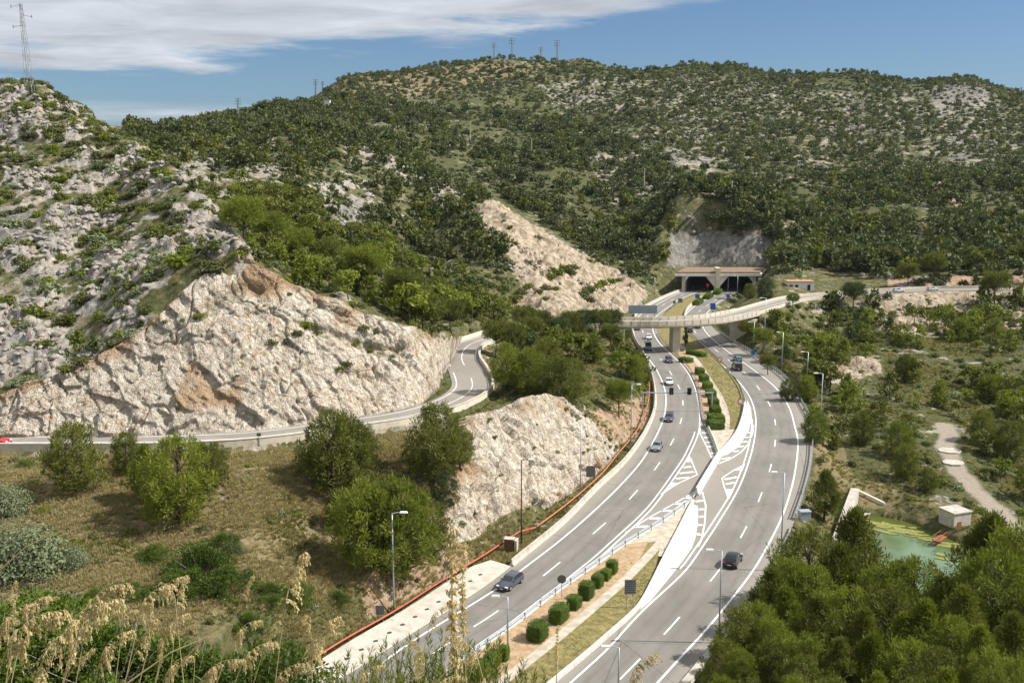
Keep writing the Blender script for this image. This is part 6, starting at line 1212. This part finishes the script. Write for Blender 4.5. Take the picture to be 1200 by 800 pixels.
scatter_stuff('pine_wood', TP, arr(nt_), [t[3] / 8 for t in nt_], tv(nt_), 'mass of smaller pines filling the near slopes', 'wood')
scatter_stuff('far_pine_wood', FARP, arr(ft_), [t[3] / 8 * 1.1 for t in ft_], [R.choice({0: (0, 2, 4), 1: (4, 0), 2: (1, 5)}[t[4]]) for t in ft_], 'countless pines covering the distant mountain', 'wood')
SP = [SHR[f, s] for f in ('shrub_foliage', 'olive_foliage', 'bright_pine_foliage') for s in (0, 1)]
scatter_stuff('scrub', SP, arr(ns_), [t[3] * .72 for t in ns_], [R.choice([0, 1, 0, 1, 4, 5, 2]) for t in ns_], 'low scrub spread over the near slopes', 'scrub')
scatter_stuff('far_scrub', FARS, arr(fs_), [t[3] * .85 for t in fs_], [R.choice([0, 1, 2, 0, 2, 3, 4, 1]) for t in fs_], 'scrub dotted over the distant mountain', 'scrub')
# loose limestone blocks
pts = []; sc = []
x, y, z, a, b = cand(60000, 140, 340, -.6, -.15); rk = at_grid(RMG, x, y); k = inpoly(a, b, LHP) & clear(x, y, 1.5) & (rng.random(len(x)) < sstep(.5, .9, rk + .35 * fbm(x / 4, y / 4, s=8))); k &= visible(x, y, z + 1.5); k = np.where(k)[0][:2600]
zz = at_grid(GZR, x, y); pts += [(x[i], y[i], zz[i]) for i in k]; sc += list(rng.uniform(.3, 1.05, len(k)) ** 1.5)
x, y, z, a, b = cand(90000, 330, 1150); rk = at_grid(RMG, x, y); cl = fbm(x / 30, y / 30, o=4, s=88); k = (rng.random(len(x)) < sstep(.45, 1.0, rk + .9 * cl)) & clear(x, y, 2) & visible(x, y, z + 1.5) & (a > -20) & (a < 1220)
for fp in FORB: k &= ~inpoly(a, b, fp)
k = np.where(k)[0][:7000]; pts += [(x[i], y[i], z[i]) for i in k]; sc += list(rng.uniform(.7, 1.7, len(k)))
x, y, z, a, b = cand(9000, 110, 360, -.2, .6); k = clear(x, y, 1.5) & (rng.random(len(x)) < sstep(.5, .9, at_grid(RMG, x, y) + .2 * fbm(x / 4, y / 4, s=9))); k = np.where(k)[0][:1500]; pts += [(x[i], y[i], z[i]) for i in k]; sc += list(rng.uniform(.2, .9, len(k)))
scatter_stuff('limestone_blocks', ROCK, np.array(pts), sc, rng.integers(0, 5, len(pts)), 'broken limestone blocks strewn over the slopes', 'rocks')
# dry grass on the near slopes and the central reservation
pts = []; sc = []; vr = []
x, y, z, a, b = cand(90000, 64, 150, -.62, 0.02); g_ = fbm(x / 5, y / 5, o=3, s=31); k = clear(x, y, 1.0) & (rng.random(len(x)) < np.clip(.65 + g_ * 1.4, .05, 1)) & (a > -30) & visible(x, y, z + .6); k = np.where(k)[0][:30000]
gg = fbm(x / 9, y / 9, o=3, s=35); pts += [(x[i], y[i], z[i]) for i in k]; sc += list(rng.uniform(.5, 1.5, len(k))); vr += [2 if gg[i] > .28 and R.random() < .6 else R.choice([0, 1, 3]) for i in k]
x, y, z, a, b = cand(60000, 120, 300, -.1, .6); k = clear(x, y, 1.0) & (rng.random(len(x)) < np.clip(.5 + fbm(x / 7, y / 7, s=36) * 1.4, .05, 1)) & (a < 1230) & visible(x, y, z + .6); k = np.where(k)[0][:17000]; pts += [(x[i], y[i], z[i]) for i in k]; sc += list(rng.uniform(.7, 1.7, len(k))); vr += [R.choice([0, 1, 2, 2, 3, 2]) for i in k]
def medpts(poly, n, s0, s1, vs, zz=.04):
    q = np.array([tuple(G(*p))[:2] for p in poly]); X = rng.uniform(q[:, 0].min(), q[:, 0].max(), n); Y = rng.uniform(q[:, 1].min(), q[:, 1].max(), n); k = inpoly(X, Y, q) & (rng.random(n) < np.clip(.55 + fbm(X / 3, Y / 3, s=41) * 1.3, .1, 1)) & (polydist(X, Y, pathS) > .9)
    for i in np.where(k)[0]: pts.append((X[i], Y[i], zz)); sc.append(R.uniform(s0, s1)); vr.append(R.choice(vs))
medpts([(640, 800), (745, 712), (775, 655), (786, 630), (760, 655), (700, 712), (600, 800), (560, 840)], 12000, .12, .34, [2, 2, 2, 0, 1]); medpts([(543, 780), (647, 702), (733, 645), (745, 660), (700, 704), (630, 765), (560, 820)], 5000, .12, .3, [0, 1, 3, 0, 2]); medpts([(802, 404), (820, 404), (864, 452), (870, 474), (862, 503), (852, 503), (852, 486), (842, 462), (815, 420)], 8000, .2, .45, [2, 0, 1, 2, 3]); medpts([(775, 395), (795, 405), (822, 433), (846, 480), (847, 500), (832, 500), (822, 470), (808, 435)], 4000, .2, .4, [0, 1, 2])
scatter_stuff('dry_grass', TUFT, np.array(pts), sc, vr, 'dry and green grass tufts on slopes and central reservation', 'grass')
# clipped bushes in the near median
def hedge(loc, dims, rz, label, name='clipped_bush', dens=170, ls=.13, rnd=.28, group=None):
    w, d, h = dims; rg = np.random.default_rng(int(abs(loc[0]) * 100)); t = thing(name, label, 'hedge', loc, rz, group); n = int(dens * (w * h * 2 + d * h * 2 + w * d) * 1.6); q = sph(n, rg); p_ = 9.0; s = (np.abs(q) ** p_).sum(1) ** (-1 / p_); q = q * s[:, None] * (1 + rg.normal(size=n) * .035)[:, None]
    C = q * np.array([w / 2, d / 2, h / 2]) + np.array([0, 0, h / 2]); C += .07 * np.stack([vnoise(C[:, 0] * 3, C[:, 1] * 3, C[:, 2] * 3, 3)] * 3, 1); q8 = np.sign(q) * np.abs(q) ** 8; q8 /= np.linalg.norm(q8, axis=1)[:, None]; T = rg.normal(size=q.shape); T -= q8 * (T * q8).sum(1)[:, None] * .8; V, F = diamonds(C, T, ls, ls * .7, rg, q8); put('foliage', npmesh('foliage', V, F, ['hedge_foliage']), t)
    obj('stem', MB().box((0, 0, h * .45), (w * .8, d * .8, h * .85)), 'dark_pine_foliage', t); return t
hd = math.atan2(G(700, 679).y - G(630, 745).y, G(700, 679).x - G(630, 745).x)
HB = [(630, 748, (2.3, 1.9, 1.9), 'largest square clipped bush, nearest of the upper row by the steel rail'), (655, 727, (2.5, 1.7, 1.9), 'second clipped bush of the upper row, broad and flat topped'), (673, 712, (1.7, 1.4, 1.5), 'small low clipped bush behind the second one'), (687, 700, (1.9, 1.6, 2.0), 'tall square clipped bush at the middle of the upper row'), (700, 687, (1.4, 1.3, 1.6), 'narrow clipped bush right after the tall square one'), (710, 678, (1.5, 1.2, 1.3), 'low clipped bush before the last of the upper row'), (717, 671, (1.5, 1.3, 1.7), 'last clipped bush at the top end of the row'), (591, 773, (0.9, 0.9, 1.7), 'slim clipped bush next to the short street lamp'), (577, 778, (1.9, 1.4, 1.4), 'low clipped bush left of the slim one'), (561, 792, (2.4, 1.6, 1.5), 'fresh green loose bush at the bottom behind the tall plume stalks')]
for x, y, dm2, lab in HB: b = G(x, y, 0.05); hedge(tuple(b), dm2, hd, lab)
HN = [(804, 424, (3.4, 2.6, 1.2), 'bright low hedge block, nearer of two below the overpass'), (816, 416, (6.5, 2.0, 1.1), 'longer low hedge block right of the median path below the overpass')]
for x, y, dm2, lab in HN: hedge(tuple(G(x, y, .05)), dm2, 2.2, lab, dens=60, ls=.3)
for i, (x, y) in enumerate([(820, 438), (825, 446), (829, 455), (833, 464), (836, 474), (838, 484), (839, 494), (838, 501)]): hedge(tuple(G(x, y, .05)), (3.6, 2.0 if i < 6 else 3.2, 1.5), math.pi / 2, ['dark clipped hedge segment at the upper start of the far median row', 'dark hedge segment second from the top of the far median row', 'dark hedge segment third from the top of the far median row', 'hedge segment in the upper middle of the far median row', 'hedge segment level with the gantry post', 'hedge segment just below the gantry post', 'broad fresh hedge segment above the last one', 'lowest fresh hedge segment at the far median tip'][i], dens=60, ls=.28)
for x, y in ((818, 356), (830, 349), (841, 344)): hedge(tuple(G(x, y, .05)), (9, 2.2, 1.6), 1.2, 'dark hedge strip in the median beyond the overpass', dens=14, ls=.7, group='hedge strips beyond the overpass')
V, F, tb = tree_parts('cone', 900, per=46, ln=.4, wd=.2, nclump=60, h=6.5); V = V * np.array([.42, .42, 1.0]); t = thing('cypress_tree', 'slim dark cypress standing in the median in front of the overpass', 'cypress', tuple(G(803, 404, 0))); put('crown', npmesh('crown', V, F, ['dark_pine_foliage']), t); obj('trunk', tb, 'bark', t)
# olive-grey bushes at left, ledge shrubs on the big cliff
def bush(x, y, r, fo, label, z0=None, flat=.8, name='bush', sh=0, ym=60, Y=None, grp=None, dens=1):
    b = hit(x, y, ym) if Y is None else P(x, y, Y); k = ('bigbush', fo, sh, dens)
    if k not in PM: V, F = shrub_mesh(800 + sh, int(60 * dens), 150, .06, .035, 1.0, .8); PM[k] = npmesh('foliage', V, F, [fo])
    if 'stems' not in PM:
        m = MB(); rr = random.Random(4)
        for i in range(9): a = rr.uniform(0, 6.28); m.tube([(0, 0, -.1), (.25 * math.cos(a), .25 * math.sin(a), .25), (.55 * math.cos(a), .55 * math.sin(a), .5)], [.03, .02, .008], 4)
        PM['stems'] = m.mesh('stems', 'grey_twig')
    t = thing(name, label, 'bush', (b.x, b.y, b.z - .05 * r), R.uniform(0, 6.28), grp); t.scale = (r, r, r * flat); put('foliage', PM[k], t); put('stems', PM['stems'], t); return t
OL = [(30, 672, 5.6, 'olive_foliage', 'big rounded grey-green bush at the left edge'), (8, 600, 3.6, 'olive_foliage', 'paler grey-green bush above the big one at the left edge'), (84, 662, 2.8, 'olive_foliage', 'right lobe bush beside the big grey-green one'), (30, 548, 1.5, 'fresh_foliage', 'low fresh green bush under the parapet at far left'), (272, 648, 1.7, 'dark_pine_foliage', 'small dark upright bush on the dry slope'), (52, 600, 1.2, 'bright_pine_foliage', 'small yellow-green bush between grey bush and pine')]
for i, (x, y, r, fo, lab) in enumerate(OL): bush(x, y, r, fo, lab, sh=i % 2, flat=1.25 if r > 3 else .95)
CB = [(233, 372, 1.5), (192, 378, .8), (213, 375, .6), (252, 500, .0), (335, 400, 1.0), (348, 392, 1.3), (360, 382, 1.9), (372, 390, 1.0), (318, 403, 1.2), (300, 362, .7), (385, 355, 1.6), (278, 440, .5), (440, 390, 1.3), (425, 385, 1.2), (415, 405, 1.0), (432, 412, 1.3), (405, 428, 1.3), (398, 432, .9), (460, 418, .8), (340, 345, .6), (310, 358, .5), (140, 392, 1.7), (132, 405, 1.9), (95, 425, 2.2), (75, 430, 1.8), (170, 370, 1.8), (160, 350, 2.2), (150, 345, 1.6)]
BX, BY, BZ = big; bpx, bpy_ = proj(BX.ravel(), BY.ravel(), BZ.ravel())
for x, y, r in CB:
    if r == 0: continue
    i = int(np.argmin((bpx - x) ** 2 + (bpy_ - y) ** 2)); p = Vector((BX.ravel()[i], BY.ravel()[i], BZ.ravel()[i] - .1)); s = r * .95; o = put('shrub', SHR[R.choice(['shrub_foliage', 'bright_pine_foliage', 'shrub_foliage', 'pine_foliage']), R.randrange(3)], None, p, R.uniform(0, 6), (s, s, s * .85)); tag(o, 'shrub rooted on the ledges and upper edge of the big pale cliff', 'shrub', 'shrubs on the big pale cliff')
for x, y, r in [(652, 322, 2.2), (660, 318, 2.4), (668, 322, 2), (645, 326, 1.6), (672, 316, 1.8), (575, 282, 1.6), (630, 280, 1.5), (604, 287, 1), (598, 286, 1), (684, 348, 2.2), (690, 342, 2.3), (697, 338, 2.2), (706, 335, 2), (715, 332, 2), (724, 330, 1.8), (690, 354, 2), (682, 342, 1.6), (640, 340, 1.8), (632, 345, 1.6), (620, 338, 1.6), (612, 345, 2), (604, 352, 2), (590, 340, 2.2), (650, 340, 1.5), (640, 352, 1.3), (690, 308, 1.6), (700, 312, 1.5)]:
    b = hit(x, y, 290); s = r * 1.5; o = put('shrub', SHR[R.choice(['shrub_foliage', 'shrub_foliage', 'pine_foliage', 'bright_pine_foliage']), R.randrange(3)], None, (b.x, b.y, b.z + .2), R.uniform(0, 6), (s, s, s * .8)); tag(o, 'dense shrub on the green ledges crossing the tan rock cut left of the tunnel road', 'shrub', 'ledge shrubs on the tan rock cut')
# small brush on the front rock face
FX, FY, FZ = fro
for i in range(34):
    a, b = R.randrange(8, FX.shape[0] - 8), R.randrange(6, FX.shape[1] - 20); s = R.uniform(.25, .8); o = put('shrub', SHR[R.choice(['olive_foliage', 'shrub_foliage', 'bright_pine_foliage']), R.randrange(3)], None, (FX[a, b], FY[a, b], FZ[a, b] - .05), R.uniform(0, 6), s); tag(o, 'tiny shrub on the rock face beside the motorway', 'shrub', 'tiny shrubs on the rock face beside the motorway')
# ------------------------------------------------------------------ foreground plants near the viewpoint
def plume_mesh(seed, droop, L=.55, n_br=32, nar=1.0):
    rg = np.random.default_rng(seed); C = []; A = []; LN = []; m = MB(); ax = []
    for i in range(14):
        f = i / 13; ax.append(Vector((droop * L * .55 * f ** 2.2, rg.normal() * .004, L * (f - .28 * abs(droop) * f ** 2.5))))
    m.tube(ax, [.0045 * (1 - i / 15) for i in range(14)], 4, cap=False)
    for k in range(n_br):
        f = rg.uniform(.05, 1); b = ax[min(12, int(f * 13))]; bl = L * rg.uniform(.12, .26) * (1.1 - .5 * f) * nar; d = np.array([droop * .8 + rg.normal() * .35, rg.normal() * .35, .25]); d /= np.linalg.norm(d); pts_ = []
        for j in range(6):
            t = j / 5; pts_.append(Vector((b.x + d[0] * bl * t, b.y + d[1] * bl * t, b.z + bl * (.35 * t - 1.15 * t * t))))
        m.tube(pts_, .0018, 3, cap=False)
        for j in range(15):
            t = rg.uniform(.25, 1.05); q = pts_[min(5, int(t * 5))]; C.append((q.x + rg.normal() * .008, q.y + rg.normal() * .008, q.z + rg.normal() * .006)); A.append((d[0] * .4 + rg.normal() * .3, rg.normal() * .3, -1.0 + .5 * (1 - t))); LN.append(rg.uniform(.018, .034) * (1 if nar == 1 else .6))
    V, F = diamonds(np.array(C), np.array(A), np.array(LN), np.array(LN) * .5, rg); n0 = len(V)
    mm = MB(); mm.v = [tuple(v) for v in V] + m.v; mm.f = [tuple(f) for f in F] + [tuple(i + n0 for i in f) for f in m.f]; mm.mi = [0] * len(mm.f); return mm.mesh('plume', 'plume_straw')
PLM = {(s, d): plume_mesh(1000 + s * 3 + int(d * 10), d) for s in (0, 1) for d in (-.9, -.35, .35, .9)}
for s in (0, 1): PLM[s, .1] = plume_mesh(1100 + s, .1, n_br=50, nar=.11)
def plume(bx_, by_, tx_, ty_, Y, L, droop, s, label, curve=0.0):
    a, b = P(bx_, by_, Y), P(tx_, ty_, Y); u, t = ray(bx_, by_); zg = Hs(a.x, Y); top = b; d = (a - b).normalized(); root = a + d * max(0.0, (a.z - zg) / max(.25, -d.z)) if a.z > zg else a; root.z = min(root.z, a.z)
    r = thing('plume_reed', label, 'reed', tuple(root)); P0, P2 = Vector((0, 0, 0)), top - root; P1 = (P0 + P2) * .5 + Vector((curve, 0, .1)); pts_ = [(P0 * (1 - f) ** 2 + P1 * 2 * f * (1 - f) + P2 * f * f) for f in [i / 12 for i in range(13)]]
    obj('stem', MB().tube(pts_, [.006 - .0035 * i / 12 for i in range(13)], 5, cap=False), 'plume_straw', r)
    dirv = (pts_[-1] - pts_[-2]).normalized(); q = put('plume', PLM[s, droop], r, pts_[-1] - dirv * L * .1); q.scale = (L / .55,) * 3; q.rotation_euler = (0, math.atan2(dirv.x, dirv.z), 0); return r
PG = [ # base px,py  top px,py  Y  plume length  droop  variant  label
 (537, 830, 533, 770, 6.0, 1.08, .1, 0, 'tall dense straw plume standing upright in front of the left carriageway, left of the pair'), (545, 830, 543, 735, 6.2, .72, .1, 1, 'thin upright straw plume right behind the taller one in front of the left carriageway'),
 (650, 840, 652, 775, 5.2, .27, .1, 0, 'short straw plume rising in front of the lower clipped bushes'), (735, 860, 738, 800, 4.2, .24, .9, 1, 'single drooping plume at the bottom edge beside the right carriageway'), (575, 840, 560, 772, 5.5, .3, -.9, 1, 'drooping plume by the foot of the tall pair'),
 (40, 850, 72, 745, 5.2, .55, .9, 0, 'big golden plume arching right in the left foreground'), (60, 850, 98, 720, 5.0, .40, .9, 1, 'golden plume whose tip reaches highest in the left foreground'), (-20, 850, 8, 760, 4.8, .5, .9, 1, 'golden plume at the very left edge, lower'), (-30, 830, 0, 735, 5.5, .36, .9, 0, 'golden plume at the very left edge, upper'), (0, 860, 30, 720, 5.8, .26, .9, 1, 'small plume curling over the left bushes'),
 (95, 860, 118, 770, 5.0, .32, .9, 0, 'low golden plume left of the bottom bush gap'), (130, 860, 165, 715, 5.6, .34, .9, 1, 'golden plume drooping beside the grey twig tangle'), (150, 860, 190, 695, 6.0, .24, .9, 0, 'smaller plume right of the grey twig tangle'), (130, 860, 160, 760, 5.2, .28, .35, 1, 'low plume in the middle of the green foreground bushes'), (200, 870, 240, 790, 4.8, .3, .9, 0, 'drooping plume at the bottom, second from left cluster'), (255, 880, 285, 775, 5.0, .28, .9, 1, 'golden plume above the thick bottom bush'), (240, 860, 276, 745, 6.2, .28, .9, 0, 'pale plume hanging over the stony patch'),
 (322, 860, 336, 700, 6.4, .46, .35, 1, 'long pale plume standing alone on the left slope'), (350, 860, 362, 765, 5.6, .4, .9, 0, 'golden plume left of the red rail end'), (372, 870, 366, 760, 6.0, .3, -.35, 1, 'straw plume in front of the red rail end'), (470, 850, 495, 790, 5.0, .26, -.9, 0, 'small plume low in front of the road edge line'), (225, 860, 205, 700, 6.8, .2, -.9, 1, 'small dull plume leaning left over the slope'), (395, 860, 420, 795, 5.2, .22, .9, 0, 'little plume at the bottom left of the pale apron'),
 (300, 870, 322, 800, 4.6, .26, .9, 1, 'drooping plume at the bottom edge right of the thick bush'), (20, 860, 44, 790, 4.4, .3, .35, 0, 'straw plume low at the left bottom corner'),
]
for i, a in enumerate(PG): plume(*a, curve=R.uniform(-.08, .08))
for i in range(18):
    x_ = R.uniform(-10, 520) if i > 8 else R.uniform(-10, 200); yt_ = R.uniform(690, 790) + max(0, x_ - 250) * .12; Y_ = R.uniform(5.5, 9.5); lean_ = R.uniform(10, 70); t_ = plume(x_ - lean_, 860, x_, yt_, Y_, R.uniform(.16, .34), R.choice([.9, .9, .35, -.35]), i % 2, 'thin straw reed plume among the foreground grass at lower left', R.uniform(-.15, .15))
for o_ in list(SC.objects):
    if o_.name.startswith('plume_reed') and o_.get('label', '').startswith('thin straw reed'): o_['group'] = 'thin reed plumes in the foreground grass'
for i, (bx_, by_, tx_, ty_, Y, lab) in enumerate([(135, 810, 268, 735, 4.5, 'long bare straw stalk lying diagonally in front of the left bushes'), (185, 810, 283, 712, 4.8, 'second bare straw stalk crossing the first one'), (230, 640, 205, 700, 6, 'x'), (480, 830, 565, 760, 5, 'bare golden stalk slanting in front of the road edge line'), (0, 668, 62, 625, 6.5, 'grey dead stalk at the left edge before the grey-green bush')]):
    if lab == 'x': continue
    a, b = P(bx_, by_, Y), P(tx_, ty_, Y); r = obj('dry_stalk', MB().tube([(0, 0, 0), tuple((b - a) * .5 + Vector((0, 0, .04))), tuple(b - a)], [.005, .004, .0015], 5), 'plume_straw', None, tuple(a)); tag(r, lab, 'stalk')
# leafy bushes
rgf = np.random.default_rng(77); n = 64; d = sph(n, rgf); d[:, 2] = np.abs(d[:, 2]); cs = d * rgf.uniform(.55, .92, n)[:, None]
V, F = clumps(cs, rgf.uniform(.14, .26, n), 230, .050, .026, rgf, .5, .5, .85); LEAFY = npmesh('foliage', V, F, ['fresh_foliage'])
core = MB(); tw = random.Random(5)
for i in range(46):
    v = d[i % n]; q = [Vector((0, 0, 0)), Vector(v * .45) + Vector((tw.uniform(-.1, .1), tw.uniform(-.1, .1), 0)), Vector(v * .95)]; core.tube(q, [.014, .008, .003], 4, cap=False)
LCORE = core.mesh('stems', 'grey_twig')
def leafy(x, y, Y, r, label, flat=.9):
    c = P(x, y, Y); t = thing('leafy_bush', label, 'bush', (c.x, c.y, min(c.z, 60)), R.uniform(0, 6.28)); t.scale = (r, r, r * flat); put('foliage', LEAFY, t); put('stems', LCORE, t)
for a in [(20, 812, 12.5, 1.45, 'glossy green leafy bush in the bottom left corner'), (118, 825, 12.0, 1.25, 'glossy leafy bush at the bottom, second from the left corner'), (205, 838, 12.5, 1.15, 'glossy leafy bush at the bottom below the diagonal stalks'), (300, 855, 12.0, 1.2, 'glossy leafy bush at the bottom left of the red rail end'), (60, 765, 17.0, 1.3, 'leafy bush behind the golden plumes in the left foreground'), (375, 880, 13.0, 1.1, 'low leafy bush at the bottom just left of the concrete apron')]: leafy(*a)
for x, y, r, lab in [(235, 672, 4.6, 'spreading fresh green bush on the slope below the pair of bright pines'), (268, 690, 3.6, 'fresh green bush with grey twigs right of the spreading one'), (205, 700, 3.4, 'fresh green bush left of the spreading one'), (315, 700, 2.3, 'small fresh green bush near the lone pale plume'), (180, 655, 2.4, 'grey-green low bush above the fresh green ones'), (335, 768, 2.3, 'fresh green bush by the red rail end'), (290, 735, 2.2, 'fresh low bush over the stony patch'), (150, 700, 2.4, 'fresh bush left of the trio below the pair of pines'), (345, 700, 2.6, 'green bush on the slope left of the small sign back'), (262, 640, 2.2, 'small bush at the top of the fresh green group'), (395, 705, 1.8, 'low bush in the shade below the large lamp pines'), (110, 705, 2.0, 'low bush above the golden plumes at left')]:
    b = hit(x, y); t = thing('leafy_bush', lab, 'bush', (b.x, b.y, b.z - .2 * r), R.uniform(0, 6.28)); t.scale = (r, r, r * .95); put('foliage', LEAFY, t); put('stems', LCORE, t)
# upright sprigs in front of the left carriageway
sm = MB(); rgs = np.random.default_rng(9); SV = []; SF_ = []; o_n = 0
for i in range(34):
    x0_, y0_ = rgs.uniform(-.75, .75), rgs.uniform(-.3, .3); hh_ = rgs.uniform(.35, .8) * (1 - .35 * abs(x0_)); lx = rgs.normal() * .08; nl = 70; t = rgs.uniform(.15, 1, nl); C = np.stack([x0_ + lx * t, y0_ + 0 * t, hh_ * t], 1); A = np.stack([rgs.normal(size=nl) * .45 + lx, rgs.normal(size=nl) * .45, np.ones(nl)], 1); V, F = diamonds(C, A, .085, .009, rgs); SV.append(V); SF_.append(F + o_n); o_n += len(V); sm.tube([(x0_ * .5, y0_ * .5, -.2), (x0_, y0_, 0), (x0_ + lx, y0_, hh_ * .95)], [.009, .006, .002], 4, cap=False)
SPR = npmesh('foliage', np.vstack(SV), np.vstack(SF_), ['bright_pine_foliage']); SST = sm.mesh('stems', 'grey_twig')
for x, y, Y, s, lab in [(470, 838, 9.0, 1.0, 'clump of upright needle sprigs in front of the road edge line, left'), (510, 830, 9.5, 1.05, 'clump of upright needle sprigs in front of the road edge line, centre'), (555, 836, 9.2, .9, 'clump of upright needle sprigs at the foot of the tall plumes'), (440, 850, 8.4, .8, 'low clump of needle sprigs at the bottom left of the carriageway')]:
    c = P(x, y, Y); t = thing('needle_sprigs', lab, 'shrub', tuple(c), R.uniform(-.5, .5)); t.scale = (s,) * 3; put('foliage', SPR, t); put('stems', SST, t)
# long grass of the foreground knoll
pts = []; sc = []
x, y, z, a, b = cand(60000, 3.2, 30, -.62, .62); k = (rng.random(len(x)) < .35); k = np.where(k)[0][:9000]; pts = [(x[i], y[i], z[i] - .03) for i in k]; sc = list(rng.uniform(.8, 1.5, len(k)))
scatter_stuff('knoll_grass', TUFT, np.array(pts), sc, rng.integers(0, 4, len(pts)), 'long grass covering the knoll below the viewpoint', 'grass')
# ------------------------------------------------------------------ haze
hz = MB().box((0, 1200, 110), (7000, 4400, 420)); ho = obj('haze', hz, 'bark'); ho.data.materials.clear(); hm = bpy.data.materials.new('haze'); hm.use_nodes = True; hn = hm.node_tree; hn.nodes.clear(); ov = hn.nodes.new('ShaderNodeOutputMaterial'); pv = hn.nodes.new('ShaderNodeVolumePrincipled')
pv.inputs['Color'].default_value = (0.70, 0.83, 1.0, 1); pv.inputs['Density'].default_value = 0.000022; pv.inputs['Anisotropy'].default_value = 0.2; hn.links.new(pv.outputs[0], ov.inputs['Volume']); ho.data.materials.append(hm); tag(ho, 'thin pale summer haze over the whole valley', 'haze', kind='stuff')
